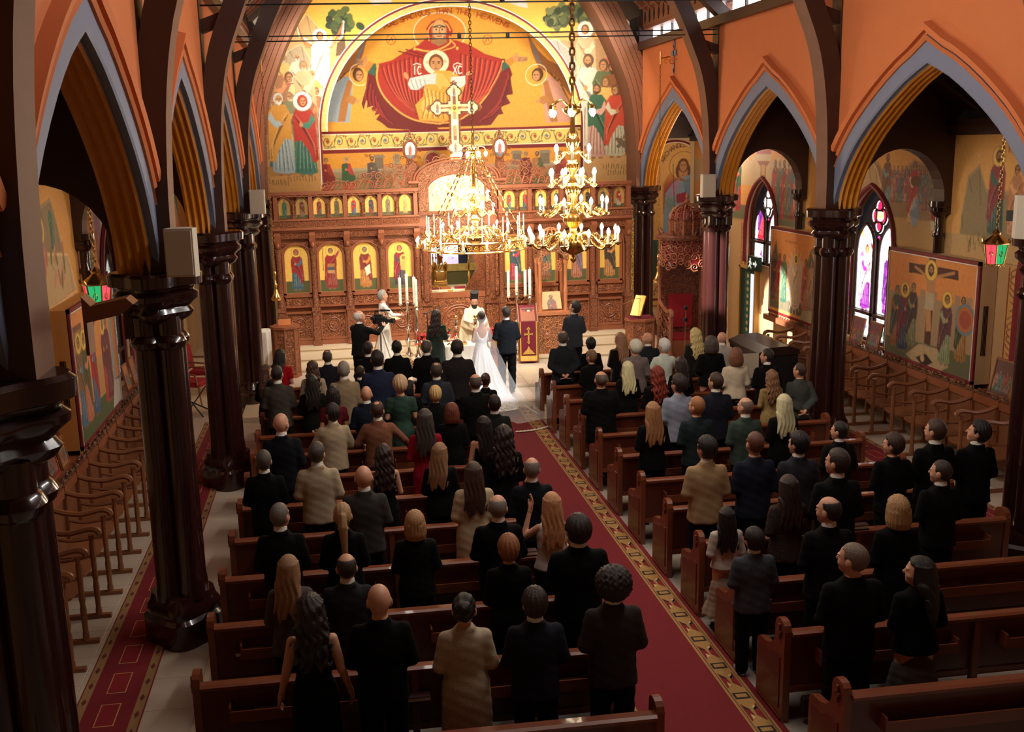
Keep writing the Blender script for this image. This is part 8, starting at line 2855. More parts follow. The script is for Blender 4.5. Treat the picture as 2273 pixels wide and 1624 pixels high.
# priest
p = (at(1051, 632, 1, 22.55)[0], 22.55, .155)
priest = person('bearded priest in a tall black hat and cream cape blessing the couple', p, 1.76, 'm', 'dress', (236, 222, 190), 'bless', 'short', (24, 18, 16), PI, 0.0, -.38, sleeve='long', hem=.06, face=True, flare=.04, group=GR)
def cape():
 c = .02
 xs, ys, zs = axis([(-.50, .50, c)]), axis([(-.40, .48, c)]), axis([(.22, 1.56, c)])
 P = (xs[:, None, None], ys[None, :, None], zs[None, None, :])
 d = loft(P, [(.25, .37, .22, -.04), (.6, .38, .23, -.03), (.9, .36, .24, -.01), (1.15, .31, .22, 0), (1.32, .24, .17, -.005), (1.42, .16, .115, -.01), (1.47, .09, .085, -.012), (1.52, .072, .072, -.012)], 2.1)
 X, Y, Z = P
 lift = .92 + .55 * np.abs(X) - .2 * np.clip(X, 0, 1)
 d = np.maximum(d, np.minimum(Y - .05, lift - Z + 0 * X))
 d = d + .010 * np.sin(np.arctan2(X, Y) * 12) * np.clip(1.3 - Z, 0, 1)
 V, Q = surface_nets(d, xs, ys, zs)
 return raw_mesh('cape', V, Q, mat('cream_brocade', srgb(240, 222, 182), .7, var=.1, scale=20))
link('cape', cape(), priest)
ht_ = MB()
ht_.lathe([(.094, .155), (.086, .20), (.090, .27), (.098, .345), (.097, .355), (.0, .35)], (0, -.0, 0), 20)
o = ht_.build('hat', mat('black_felt', (.008, .008, .01), .9), priest, True)
o.location = PIV
o.rotation_euler = (-.38, 0, 0)
o = link('beard', beard_mesh(), priest, PIV)
o.rotation_euler = (-.38, 0, 0)
o.scale = (1.10,) * 3
use(o, hair_mat((22, 16, 14)))
st = MB()
st.prism([(-.055, .15), (.055, .15), (.05, 1.2), (-.05, 1.2)], lambda a, b, d_: (a, .20 + d_ + .02 * math.sin(b * 3), b), .012)
st.build('stole', mat('gold_patterned_stole', srgb(214, 190, 140), .6, var=.5, scale=40), priest)
# woman in green sequins
p = (at(968, 699, 1, 21.0)[0], 21.0, .155)
person('woman with long dark hair in a green-black sequin dress left of the bride', p, 1.68, 'f', 'dress', (34, 52, 44), 'front', 'wavy', (34, 22, 20), pat='sequin', low_back=False, hem=.3, flare=.0, hy=-.5, sleeve='long', group=GR)
# best man by the carved icon stand
p = solea_pt(1273, 669, 1.80)
person('tall man in a dark grey suit gazing up beside the carved icon stand', p, 1.80, 'm', tc=(46, 49, 56), hair='full', hc=(34, 26, 24), hy=.5, hp=.25, yaw=.25, pose='front', face=True, group=GR)
# cameraman, deacon
p = solea_pt(797, 691, 1.74)
cm_pos = p
person('grey balding cameraman in black reaching to the video camera', p, 1.74, 'm', tc=(17, 17, 18), hair='bald', hc=(170, 164, 156), hy=-.35, yaw=-.75, pose='camera', face=True, width=1.08, group=GR)
p = (at(850, 664, 1, 23.2)[0], 23.2, .25)
dcn = person('deacon in a white robe with an open red book, behind the video camera', p, 1.76, 'm', 'dress', (232, 230, 222), 'bless', 'short', (130, 124, 118), -1.3, 0.0, 0.0, sleeve='long', hem=.08, flare=.06, face=True, group=GR)
# ================================================================ objects around the altar
# video camera on its tripod
tp = thing('video_tripod', 'silver legged camera tripod standing between the cameraman and the deacon', 'tripod')
cx, cy, cz_ = at(846, 770, 1, 22.0)[0], 22.0, .155
tp.location = (cx, cy, cz_)
m = MB()
m.lathe([(.02, .5), (.02, 1.22), (.05, 1.24), (.05, 1.28)], n=10)
m.build('centre_column', M_IRON, tp)
for k in range(3):
 a = k * 2 * PI / 3 + .5
 m = MB()
 m.tube([(.03 * math.cos(a), .03 * math.sin(a), 1.12), (.38 * math.cos(a), .38 * math.sin(a), .0)], .014, 6)
 m.build('leg', M_SILVER, tp)
m = MB()
m.tube([(0, 0, 1.25), (-.25, -.18, 1.12)], .01, 6)
m.build('pan_handle', M_IRON, tp)
vc = thing('video_camera', 'black shoulder video camera on the tripod, pointing at the couple', 'camera', (cx, cy, cz_ + 1.285), -.55)
m = MB()
m.bbox(-.17, .17, -.06, .06, 0, .17, .015)
m.bbox(-.13, .06, -.05, .05, .17, .215, .01)
m.build('housing', M_IRON, vc)
m = MB()
m.tube([(.17, 0, .08), (.27, 0, .08), (.28, 0, .08), (.36, 0, .08)], [.045, .045, .062, .062], 14)
m.build('lens', mat('black_lens', (.01, .01, .012), .2), vc, True)
m = MB()
m.tube([(-.12, 0, .215), (-.10, 0, .29), (.12, 0, .29), (.16, 0, .20)], .014, 6)
m.tube([(.02, .0, .31), (.26, .0, .31)], .02, 8)
m.build('top_handle', M_IRON, vc, True)
m = MB()
m.bbox(-.16, -.06, -.15, -.07, .10, .17, .01)
m.build('viewfinder', M_IRON, vc)
bk_ = thing('service_book', 'open red edged book held by the white robed deacon', 'book', (at(875, 712, 1, 22.6)[0], 22.6, at(875, 712, 1, 22.6)[2]), .4)
m = MB()
m.prism([(-.16, .03), (0, 0), (.16, .03), (.16, .05), (0, .02), (-.16, .05)], lambda a, b, d: (a, d, b), .24)
m.build('pages', mat('cream_pages', srgb(226, 206, 160), .8), bk_)
m = MB()
m.prism([(-.17, .02), (0, -.01), (.17, .02), (.17, .03), (0, 0), (-.17, .03)], lambda a, b, d: (a, d - .01, b), .26)
m.build('cover', M_REDVEL, bk_)
# candle stands: turned silver stem, scrolled arms, decorated candles
def candle_stand(name, lab, x, y, z, spots, H):
 t = thing(name, lab, 'candle stand', (x, y, z), 0, None)
 m = MB()
 m.lathe([(.17, 0), (.16, .03), (.06, .07), (.05, .16), (.09, .22), (.04, .30), (.035, .42), (.07, .50), (.08, .55), (.035, .62), (.03, .78), (.06, .84), (.03, .90), (.028, H - .1), (.05, H - .05), (.02, H)], n=16)
 m.build('stem', M_SILVER, t, True)
 for dx, hz in spots:
  m = MB()
  if dx:
   m.tube([(0, 0, H - .12), (dx * .5, 0, H - .26), (dx, 0, H - .16), (dx, 0, hz)], .014, 7)
   m.scroll((dx * .55, H - .12), abs(dx) * .28, lambda a, b: (a, 0, b), 1.5, 0, 1, .14, 12, 5)
  m.lathe([(.02, hz - .03), (.055, hz), (.06, hz + .01), (.02, hz + .012)], (dx, 0, 0), 12)
  a = m.build('branch', M_SILVER, t, True)
  c = MB()
  c.lathe([(.036, hz + .01), (.034, hz + .62), (.03, hz + .625), (.004, hz + .63), (.003, hz + .68)], (dx, 0, 0), 12)
  c.build('candle', mat('painted_candle', srgb(240, 230, 214), .5, var=.35, scale=18, color2=srgb(240, 225, 200)), a, True)
 return t
Yc = 23.2
xL = at(905, 700, 1, Yc)[0]
candle_stand('candle_stand', 'tall silver candle stand with three painted candles left of the altar', xL, Yc, .25, ((-.16, 1.42), (0, 1.50), (.17, 1.42)), 1.50)
xL2 = at(925, 700, 1, 22.9)[0]
candle_stand('candle_stand', 'slim candlestick with one tall candle beside the left three branched stand', xL2, 22.9, .25, ((0, 1.40),), 1.38)
xR = at(1148, 700, 1, 23.6)[0]
candle_stand('candle_stand', 'silver three candle stand behind the maroon draped lectern', xR, 23.6, .25, ((-.2, 1.42), (0, 1.52), (.21, 1.42)), 1.52)
xs_ = at(1177, 700, 1, 23.5)[0]
t = candle_stand('candle_stand', 'thin candlestick with a plain white candle beside the carved icon stand', xs_, 23.5, .25, ((0, 1.45),), 1.44)
# small table with white cloth, candlesticks, poinsettias
tb = thing('wedding_table', 'small table with a white embroidered cloth in front of the priest', 'table', (at(1000, 760, 1, 21.9)[0], 21.75, .155))
m = MB()
m.box(-.62, .62, -.26, .26, .74, .78)
m.build('tabletop', M_WHITE, tb)
for sx in (-1, 1):
 for sy in (-1, 1):
  m = MB()
  m.box(sx * .56 - .03, sx * .56 + .03, sy * .2 - .03, sy * .2 + .03, 0, .74)
  m.build('leg', M_WHITE, tb)
cl = MB()
per = []
for k in range(64):
 a = 2 * PI * k / 64
 px, py = max(-.64, min(.64, .95 * math.cos(a))), max(-.28, min(.28, .6 * math.sin(a)))
 per.append((px, py))
cl.add([(x, y, .785) for x, y in per], [tuple(range(64))])
cl.strip([(x, y, .785) for x, y in per + per[:1]], [(x * 1.04 + .02 * math.sin(k * 1.4), y * 1.08 + .02 * math.cos(k * 1.7), .30) for k, (x, y) in enumerate(per + per[:1])])
cl.build('cloth', mat('white_linen', srgb(238, 232, 220), .8, var=.05), tb, True)
tx, ty, tz = tb.location[0], tb.location[1], .155 + .786
for k, u in enumerate((1013, 1098)):
 x = at(u, 730, 1, ty)[0]
 t = thing('altar_candlestick', 'ornate silver candlestick on the wedding table, %s of the priest' % ('left' if k == 0 else 'right'), 'candlestick', (min(x, tx + .56), ty + .05, tz))
 m = MB()
 m.lathe([(.07, 0), (.07, .02), (.03, .05), (.025, .14), (.045, .18), (.02, .22), (.02, .36), (.045, .40), (.03, .44), (.05, .50), (.055, .53), (.02, .54)], n=14)
 m.build('stem', M_SILVER, t, True)
 m = MB()
 m.sphere((0, 0, .59), .045, 10, 8)
 m.build('gilt_knob', M_BRASS, t, True)
def poinsettia(x, y, z, r, lab):
 t = thing('poinsettia', lab, 'plant', (x, y, z))
 m = MB()
 m.lathe([(.09, 0), (.12, .16), (.125, .18), (.09, .18)], n=14)
 m.build('pot', mat('gold_foil_pot', srgb(180, 140, 60), .3, .7), t, True)
 rr = np.random.RandomState(int(abs(x) * 100) + 3)
 lf = MB()
 for k in range(44):
  a = rr.rand() * 2 * PI
  el = .1 + rr.rand() * 1.1
  d = Vector((math.cos(a) * math.cos(el), math.sin(a) * math.cos(el), math.sin(el)))
  c = Vector((0, 0, .22)) + d * r * (.45 + .4 * rr.rand())
  side_ = d.cross(Vector((0, 0, 1))).normalized() * .045
  tip = c + d * .13 - Vector((0, 0, .03))
  lf.mat(0 if k % 4 else 1)
  lf.add([c, c + d * .06 + side_, tip, c + d * .06 - side_, c + d * .06 + Vector((0, 0, .012))], [(0, 1, 4), (1, 2, 4), (2, 3, 4), (3, 0, 4)])
 lf.build('bracts', [mat('poinsettia_red', srgb(200, 14, 30), .6), mat('poinsettia_leaf', srgb(30, 60, 30), .6)], t)['kind'] = 'stuff'
 m = MB()
 for k in range(5):
  a = k * 1.3
  m.tube([(0, 0, .16), (.06 * math.cos(a), .06 * math.sin(a), .30)], .006, 5)
 m.build('stems', mat('poinsettia_leaf', (1, 1, 1)), t)
poinsettia(at(990, 730, 1, 22.6)[0], 22.6, .6, .34, 'large red poinsettia left of the priest, behind the woman in green sequins')
poinsettia(at(952, 725, 1, 22.7)[0] - .1, 22.85, .55, .26, 'red poinsettia half hidden behind the dark hair of the woman in green sequins')
poinsettia(at(1097, 722, 1, 22.6)[0], 22.6, .62, .26, 'red poinsettia showing between the bride and the groom')
for x, y in ((at(985, 740, 1, 22.65)[0], 22.66), (at(1097, 722, 1, 22.6)[0], 22.6)):
 pl = MB()
 pl.lathe([(.16, 0), (.14, .04), (.11, .06), (.11, .40), (.14, .42), (.2, .44)] if x < 0 else [(.16, 0), (.14, .04), (.11, .06), (.11, .42), (.14, .44), (.2, .46)], (x, y, .155), 16)
 tag(pl.build('plant_stand', M_WALNUT, None, True), 'turned wooden stand under the poinsettias %s of the priest' % ('left' if x < 0 else 'right'), 'plant stand')
cpm = MB().lathe([(.04, 0), (.035, .01), (.03, .09), (.035, .10)], n=12)
tag(link('candle_glass', cpm.mesh('candle_glass', mat('red_candle_glass', srgb(200, 30, 40), .2), True), None, (tx - .45, ty - .1, tz)), 'red glass candle cup on the white table edge', 'candle')
ch = MB().lathe([(.05, 0), (.045, .01), (.012, .04), (.02, .08), (.012, .1), (.05, .16), (.052, .22), (.045, .22)], n=14)
tag(link('chalice', ch.mesh('chalice', M_SILVER, True), None, (tx - .05, ty - .02, tz)), 'small silver cup on the white wedding table', 'cup')
gb = MB().bbox(-.12, .12, -.09, .09, 0, .05, .008)
tag(link('gospel_book', gb.mesh('gospel_book', M_BRASS), None, (tx + .22, ty - .05, tz)), 'gilt covered gospel book on the white wedding table', 'book')
# lectern draped in maroon with a gold cross
an = thing('draped_lectern', 'sloping lectern draped in maroon velvet with gold cross, trim and fringe', 'lectern', (at(1172, 790, 1, 23.0)[0], 23.0, .155), -.08)
m = MB()
m.prism([(-.19, .05), (-.16, 1.02), (.16, 1.36), (.19, .05)], lambda a, b, d: (-.20 + d, a, b), .40)
m.build('drape', mat('maroon_velvet', srgb(112, 14, 40), .8, var=.1), an)
m = MB()
for x in (-.205, .175):
 m.prism([(-.192, .18), (-.166, 1.02), (-.176, 1.02), (-.202, .18)], lambda a, b, d: (x + d, a, b), .03)
m.build('gold_trim', mat('gold_brocade', (1, 1, 1)), an)
m = MB()
m.box(-.2, .2, -.205, -.185, .08, .20)
m.build('fringe', mat('gold_fringe', srgb(220, 180, 90), .6, var=.4, scale=60, stretch=(1, 1, .1)), an)
m = MB()
fnl = lambda a, b, d: (a, -.205 + (b - .05) * .031 - d, b)
for poly in ([(-.018, .52), (.018, .52), (.018, .86), (-.018, .86)], [(-.09, .70), (.09, .70), (.09, .735), (-.09, .735)], [(-.05, .84), (0, .80), (.05, .84), (0, .90)], [(-.11, .717), (-.08, .68), (-.06, .717), (-.08, .755)], [(.06, .717), (.08, .68), (.11, .717), (.08, .755)], [(-.04, .53), (0, .48), (.04, .53), (0, .57)],
   [(-.15, .24), (.15, .24), (.10, .30), (.04, .36), (0, .44), (-.04, .36), (-.10, .30)]):
 m.prism(poly, fnl, .006)
m.build('gold_cross', mat('gold_brocade', (1, 1, 1)), an)
cv = Canvas(-.15, .15, 0, .32, .012, (190, 110, 90))
for k in range(4):
 cv.ell([(170, 40, 50), (60, 50, 60), (210, 190, 160), (120, 40, 50)][k], -.1 + k * .065, .2, .04, .08)
cv.rect((60, 40, 40), -.15, .15, .27, .32)
ic = thing('lectern_icon', 'small painted icon lying on the maroon draped lectern', 'icon')
ic.location = an.location
ic.rotation_euler = an.rotation_euler
cv.mesh('painting', lambda a, b: (a, -.14 + b * .70, 1.055 + b * .745), M_ICON, None, ic)
m = MB()
m.prism([(-.16, 1.022), (-.155, 1.04), (.10, 1.31), (.10, 1.285)], lambda a, b, d: (-.17 + d, a, b), .34)
m.build('board', M_WALNUT, ic)
for sx in (-1, 1):
 m = MB()
 m.tube([(sx * .225, -.16, .02), (sx * .225, -.12, .5), (sx * .225, -.17, 1.0), (sx * .225, .14, 1.4)], .02, 6)
 m.build('wooden_frame', M_STALL, an, True)
# carved icon stand with canopy
pk = thing('icon_stand', 'pale carved icon stand with twisted posts and a domed openwork canopy', 'icon stand', (at(1228, 790, 1, 23.55)[0], 23.7, .155))
W2 = .36
m = MB()
m.box(-W2, W2, -.26, .26, 0, 1.10)
m.build('cabinet', carve_mat('pale_carving', srgb(206, 140, 96), srgb(120, 66, 40), 26), pk)
m = MB()
for z0, z1_, e in ((0, .10, .03), (1.04, 1.12, .04)):
 m.box(-W2 - e, W2 + e, -.26 - e, .26 + e, z0, z1_)
M_PALE = mat('pale_walnut', srgb(186, 118, 78), .42, var=.2, scale=8)
m.build('moulding', M_PALE, pk)
m = MB()
for k in range(8):
 for s in (-1, 1):
  m.scroll((s * .16, .22 + k * .105), .075, lambda a, b: (a, -.27, b), 1.5, k, s * (1 if k % 2 else -1), .2, 12, 5)
m.build('scrollwork', M_PALE, pk, True)['kind'] = 'stuff'
for sx in (-1, 1):
 for sy in (-1, 1):
  m = MB()
  m.lathe([(.055, 1.12), (.055, 1.18), (.04, 1.22), (.045, 1.55), (.055, 1.62), (.04, 1.68), (.042, 2.25), (.06, 2.30), (.06, 2.36)], (sx * .31, sy * .2, 0), 12)
  m.build('post', M_PALE, pk, True)
cn = MB()
cn.box(-.40, .40, -.29, .29, 2.62, 2.70)
for s, y in ((1, -.27), (1, .25)):
 P = [(-.38, 2.36)] + [(.27 * math.cos(PI - PI * k / 12), 2.36 + .2 * math.sin(PI * k / 12)) for k in range(13)] + [(.38, 2.36), (.38, 2.62), (-.38, 2.62)]
 cn.prism(P, lambda a, b, d: (a, y + d, b), .03)
cn.build('canopy', mat('pale_carving', (1, 1, 1)), pk)
dm = MB()
for k in range(12):
 a = 2 * PI * k / 12
 dm.tube([(.34 * math.cos(a) * math.cos(t), .26 * math.sin(a) * math.cos(t), 2.70 + .42 * math.sin(t)) for t in np.linspace(0, PI / 2, 8)], .018, 5)
for q in range(3):
 t = .3 + q * .4
 dm.tube([(.34 * math.cos(a) * math.cos(t), .26 * math.sin(a) * math.cos(t), 2.70 + .42 * math.sin(t)) for a in np.linspace(0, 2 * PI, 25)[:-1]], .014, 5, closed=True)
for k in range(24):
 a = 2 * PI * (k + .5) / 24
 for t in (.18, .52):
  c = Vector((.34 * math.cos(a) * math.cos(t), .26 * math.sin(a) * math.cos(t), 2.70 + .42 * math.sin(t)))
  e1 = Vector((-math.sin(a), math.cos(a), 0))
  dm.scroll((0, 0), .05, lambda p_, q_: c + e1 * p_ + Vector((0, 0, q_)), 1.3, k, 1 if k % 2 else -1, .2, 8, 4)
dm.build('dome', M_PALE, pk, True)
cv = Canvas(-.24, .24, 0, .46, .013, (226, 170, 110))
saint(cv, 0, -.45, .85, (150, 70, 50), (120, 90, 70), hair=(70, 46, 30), beard=(80, 56, 40), feet=False)
o = cv.mesh('slanted_icon', lambda a, b: (a, -.10 + b * .5, 1.16 + b * .86), M_ICON, None, pk)
m = MB()
for s in (-1, 1):
 for k in range(4):
  m.scroll((s * (.12 + .06 * (k % 2)), 2.30 - k * .05), .06, lambda a, b: (a, -.22, b), 1.5, k, s, .2, 10, 4)
m.build('fretwork', M_PALE, pk, True)['kind'] = 'stuff'
# carved lecterns left and right of the solea
def drum(name, lab, x, y, z, r, h, book=True):
 t = thing(name, lab, 'lectern', (x, y, z))
 m = MB()
 m.lathe([(r, 0), (r, h - .06)], n=8)
 m.build('carved_drum', M_CARVE, t)
 m = MB()
 m.lathe([(r + .03, 0), (r + .03, .08), (r, .09)], n=8)
 m.build('foot_moulding', M_WALNUT, t)
 m = MB()
 m.lathe([(r, h - .08), (r + .04, h - .05), (r + .04, h), (.0, h)], n=8)
 for k in range(8):
  a = PI / 8 * 0 + k * PI / 4
  m.tube([(r * math.cos(a), r * math.sin(a), .08), (r * math.cos(a), r * math.sin(a), h - .06)], .022, 6)
 m.build('moulding', M_WALNUT, t)
 return t
xl = at(632, 718, 1, 23.0)[0]
drum('carved_lectern', 'eight sided carved lectern on the left with a small wooden reading desk on top', xl, 22.9, .155, .30, at(632, 722, 1, 22.9)[2] - .155)
zt_ = at(632, 722, 1, 22.9)[2]
rd = MB()
rd.box(-.14, .14, -.1, .1, .0, .03)
rd.prism([(-.1, .03), (.1, .03), (.1, .13)], lambda a, b, d: (-.14 + d, a, b), .28)
tag(link('reading_desk', rd.mesh('reading_desk', mat('honey_wood', srgb(190, 110, 60), .4)), None, (xl, 22.9, zt_)), 'small honey coloured reading desk on the left carved lectern', 'book rest')
tbl = thing('side_table', 'round table with a long white cloth at the left aisle end', 'table', (at(590, 760, 1, 24.0)[0], 24.0, .155))
m = MB()
n = 40
top = [(.28 * math.cos(2 * PI * k / n), .28 * math.sin(2 * PI * k / n), .92) for k in range(n)]
bot = [((.31 + .03 * math.sin(k * 1.9)) * math.cos(2 * PI * k / n), (.31 + .03 * math.sin(k * 1.9)) * math.sin(2 * PI * k / n), .12) for k in range(n)]
m.add(top, [tuple(range(n))])
m.strip(top + top[:1], bot + bot[:1])
m.build('cloth', mat('white_linen', (1, 1, 1)), tbl, True)
m = MB()
m.lathe([(.2, 0), (.05, .05), (.04, .9)], n=12)
m.build('pedestal', M_WALNUT, tbl)
# canopied throne on the right
th = thing('bishop_throne', 'tall openwork carved throne with a red lined domed canopy beside the bright column', 'throne', (4.93, 22.5, .155))
TW = .50
M_TH = carve_mat('throne_carving', srgb(150, 84, 56), srgb(80, 34, 24), 24)
M_THW = mat('throne_wood', srgb(146, 86, 58), .4, var=.2, scale=7)
m = MB()
m.box(-TW, TW, -.45, .45, 0, .15)
m.box(-TW + .05, TW - .05, -.30, .40, .15, .50)
m.build('base', M_THW, th)
m = MB()
m.bbox(-TW + .08, TW - .08, -.30, .36, .50, .58, .02)
m.box(-.3, .3, .36, .40, .7, 1.5)
m.build('velvet_cushion', M_REDVEL, th)
m = MB()
m.box(-TW, TW, .40, .46, .15, 2.25)
m.build('back', M_TH, th)
for sx in (-1, 1):
 m = MB()
 for i in range(3):
  for j in range(5):
   m.scroll((-.32 + i * .30, .28 + j * .20), .13, lambda a, b: (sx * TW, a, b), 1.7, i + j, 1 if (i + j) % 2 else -1, .17, 14, 5)
 m.build('openwork_side', M_THW, th, True)
 m = MB()
 m.tube([(sx * TW, y, z) for y, z in smooth_curve([(.42, 1.35), (.1, 1.22), (-.2, 1.18), (-.42, 1.24), (-.5, 1.14), (-.44, 1.08)], 12)], .045, 7)
 m.build('armrest', M_THW, th, True)
 for yy in (-.42, .42):
  m = MB()
  m.lathe([(.06, .15), (.06, .25), (.045, .3), (.05, 1.1), (.06, 1.2), (.04, 1.3), (.045, 2.15), (.07, 2.25)] if yy > 0 else [(.06, .15), (.06, .25), (.045, .3), (.05, 1.1), (.04, 1.15)], (sx * TW, yy, 0), 10)
  m.build('post', M_THW, th, True)
m = MB()
for k in range(24):
 a = 2 * PI * k / 24
 for j in range(4):
  c = Vector((.62 * math.cos(a), .56 * math.sin(a), 2.30 + j * .17 + (.0 if j else .06 * math.cos(a * 6))))
  e1 = Vector((-math.sin(a), math.cos(a), 0))
  m.scroll((0, 0), .105, lambda p_, q_: c + e1 * p_ + Vector((0, 0, q_)), 1.6, k + j, 1 if (k + j) % 2 else -1, .18, 11, 4)
m.build('canopy_valance', M_THW, th, True)['kind'] = 'stuff'
m = MB()
m.lathe([(.70, 2.86), (.72, 2.92), (.66, 2.96), (.60, 2.96)], n=24)
m.lathe([(.40, 2.96), (.42, 3.26), (.44, 3.30)], n=12)
for k in range(8):
 a = 2 * PI * k / 8
 m.tube([(.62 * math.cos(a), .56 * math.sin(a), 2.94), (.70 * math.cos(a), .64 * math.sin(a), 3.10)], [.05, .01], 5)
m.build('canopy_cornice', M_TH, th)
m = MB()
m.lathe([(.56, 2.3), (.56, 2.9), (.36, 2.97), (.36, 3.3), (.30, 3.5), (.0, 3.62)], n=20)
m.build('red_lining', mat('red_silk', srgb(120, 16, 24), .5), th, True)
m = MB()
for k in range(12):
 a = 2 * PI * k / 12
 m.tube([(.40 * math.cos(a) * math.cos(t), .40 * math.sin(a) * math.cos(t), 3.30 + .36 * math.sin(t)) for t in np.linspace(0, PI / 2, 8)], .02, 5)
 m.tube([(.40 * math.cos(a), .40 * math.sin(a), 2.96), (.40 * math.cos(a), .40 * math.sin(a), 3.30)], .03, 6)
 for t in (.25, .65):
  c = Vector((.40 * math.cos(a + .26) * math.cos(t), .40 * math.sin(a + .26) * math.cos(t), 3.30 + .36 * math.sin(t)))
  e1 = Vector((-math.sin(a + .26), math.cos(a + .26), 0))
  m.scroll((0, 0), .07, lambda p_, q_: c + e1 * p_ + Vector((0, 0, q_)), 1.3, k, 1 if k % 2 else -1, .2, 8, 4)
m.lathe([(.05, 3.64), (.07, 3.70), (.03, 3.76), (.05, 3.80), (.01, 3.90)], n=10)
m.build('dome', M_THW, th, True)
# pulpit-like carved desk left of the throne with a sloping gilt book
dk = drum('carved_desk', 'low carved desk with a maroon cloth in front of the canopied throne', 3.86, 22.6, .155, .34, 1.02)
m = MB()
m.bbox(-.30, .30, -.2, .2, 1.02, 1.05, .02)
m.build('maroon_cloth', mat('maroon_velvet', (1, 1, 1)), dk)
gb_ = thing('gilt_book_stand', 'gilt book tilted upright on the low carved desk, with a thin microphone', 'book stand', (3.82, 22.55, 1.225))
m = MB()
m.beam((-.12, -.1, .02), (.08, .1, .46), .26, .05, (0, 0, 1))
m.build('gilt_cover', M_BRASS, gb_)
m = MB()
m.tube([(-.5, -.2, .32), (-.1, 0, .42), (.05, .05, .40)], .008, 5)
m.build('microphone_boom', M_SILVER, gb_, True)
# keyboard instrument and its lid in the right aisle, with a music stand
pn = thing('upright_organ', 'dark upright organ console behind the guests in the right aisle', 'organ', (5.62, 19.7, 0), 0)
m = MB()
m.box(-.42, .42, -.75, .75, 0, .92)
m.build('console', mat('black_lacquer', (.012, .013, .015), .25), pn)
m = MB()
m.prism([(-.44, .92), (.44, .92), (.44, 1.02), (.2, 1.10), (-.2, 1.08), (-.44, .98)], lambda a, b, d: (a, -.78 + d, b), 1.56)
m.build('lid', mat('dark_walnut_lid', srgb(44, 26, 22), .3), pn)
m = MB()
m.box(-.5, -.42, -.6, .6, .70, .74)
m.build('keyboard', M_WHITE, pn)
bd = MB().box(-.18, .18, -.012, .012, 0, .5)
tag(link('notice_board', bd.mesh('notice_board', mat('pale_sheet', srgb(196, 184, 160), .7)), None, (at(1665, 810, 1, 18.85)[0], 18.86, .5)), 'pale music sheet board right of the cream blouse', 'board')
ms = thing('microphone_stand', 'grey steel stand with a small black head in front of the throne side', 'stand', (at(1520, 830, 1, 20.6)[0], 20.6, .1))
m = MB()
m.lathe([(.13, 0), (.12, .02), (.012, .03), (.012, 1.55)], n=12)
m.build('pole', M_SILVER, ms)
m = MB()
m.sphere((0, 0, 1.60), (.05, .05, .06), 10, 8)
m.bbox(-.05, .05, -.04, .04, 1.3, 1.38, .01)
m.build('head', M_IRON, ms, True)
mk = thing('microphone_stand', 'thin black microphone stand left of the altar table', 'stand', (at(951, 780, 1, 22.3)[0], 22.3, .155))
m = MB()
m.lathe([(.13, 0), (.12, .02), (.01, .03), (.01, 1.42)], n=12)
m.build('pole', M_IRON, mk)
m = MB()
m.tube([(-.06, 0, 1.42), (0, 0, 1.43), (.14, .06, 1.46), (.42, .2, 1.55)], .009, 6)
m.sphere((-.06, 0, 1.42), (.03, .02, .02), 8, 6)
m.build('boom', M_IRON, mk, True)
# loudspeakers on the columns
def speaker(x, y, z, rz, lab):
 t = thing('loudspeaker', lab, 'speaker', (x, y, z), rz, 'beige loudspeakers on the columns')
 m = MB()
 m.prism([(-.15, -.10), (.15, -.10), (.15, .02), (.06, .13), (-.06, .13), (-.15, .02)], lambda a, b, d: (a, b, d), .48)
 m.build('cabinet', M_BEIGE, t)
 m = MB()
 m.box(-.135, .135, -.115, -.10, .02, .46)
 m.build('grille', mat('beige_speaker_cloth', srgb(206, 192, 172), .8, var=.1, scale=120), t)
 m = MB()
 m.box(-.03, .03, .12, .24, .18, .30)
 m.build('bracket', M_IRON, t)
speaker(-4.70, 10.30, 4.06, -.25, 'large beige loudspeaker at the capital of the second column from the camera, left side')
speaker(-4.68, 20.75, 4.03, -.1, 'small beige loudspeaker high on the left beside the icon screen')
speaker(4.73, 20.75, 4.04, .1, 'pale loudspeaker on the right, in front of the archangel painting')
speaker(4.55, 10.45, 4.06, .3, 'beige loudspeaker cut by the right edge of the frame')
# hanging oil lamps on scrolled brackets, and the coloured lanterns of the aisles
for s, lab in ((-1, 'brass bell shaped lamp on a long chain, left of the icon screen'), (1, 'brass bell shaped lamp on a long chain before the green dado, right')):
 x, y = (-4.60, 23.5) if s < 0 else (4.6, 23.55)
 t = thing('hanging_lamp', lab, 'lamp', (x, y, 0))
 m = MB()
 m.lathe([(.11, 1.86), (.13, 1.90), (.10, 1.93), (.06, 2.02), (.035, 2.10), (.03, 2.18), (.05, 2.22), (.02, 2.26), (.012, 2.40), (.03, 2.44), (.035, 2.50), (.012, 2.54)], n=18)
 m.build('lamp_bell', M_BRASS, t, True)
 chain(MB(), 0, 0, 2.5, 7.12, .07, .0045).build('chain', mat('aged_brass', (1, 1, 1)), t)
 m = MB()
 m.tube([(0, 0, 7.0), (0, 0, 7.28)], .022, 6)
 m.tube([(0, 0, 7.12), (s * .2, .0, 7.16), (s * .40, 0, 7.10)], .018, 6)
 m.scroll((s * .14, 7.06), .07, lambda a, b: (a, 0, b), 1.5, 0, 1, .18, 12, 5)
 m.scroll((s * .28, 7.06), .08, lambda a, b: (a, 0, b), 1.5, 1, -1, .18, 12, 5)
 m.build('wall_bracket', M_BRASS, t, True)
REDG = mat('lit_red_glass', srgb(230, 70, 90), .3, emit=srgb(240, 80, 96), estr=1.0)
GRNG = mat('lit_green_glass', srgb(40, 190, 110), .3, emit=srgb(50, 200, 120), estr=.8)
WHTG = mat('lit_white_glass', srgb(230, 230, 220), .3, emit=srgb(236, 236, 220), estr=1.0)
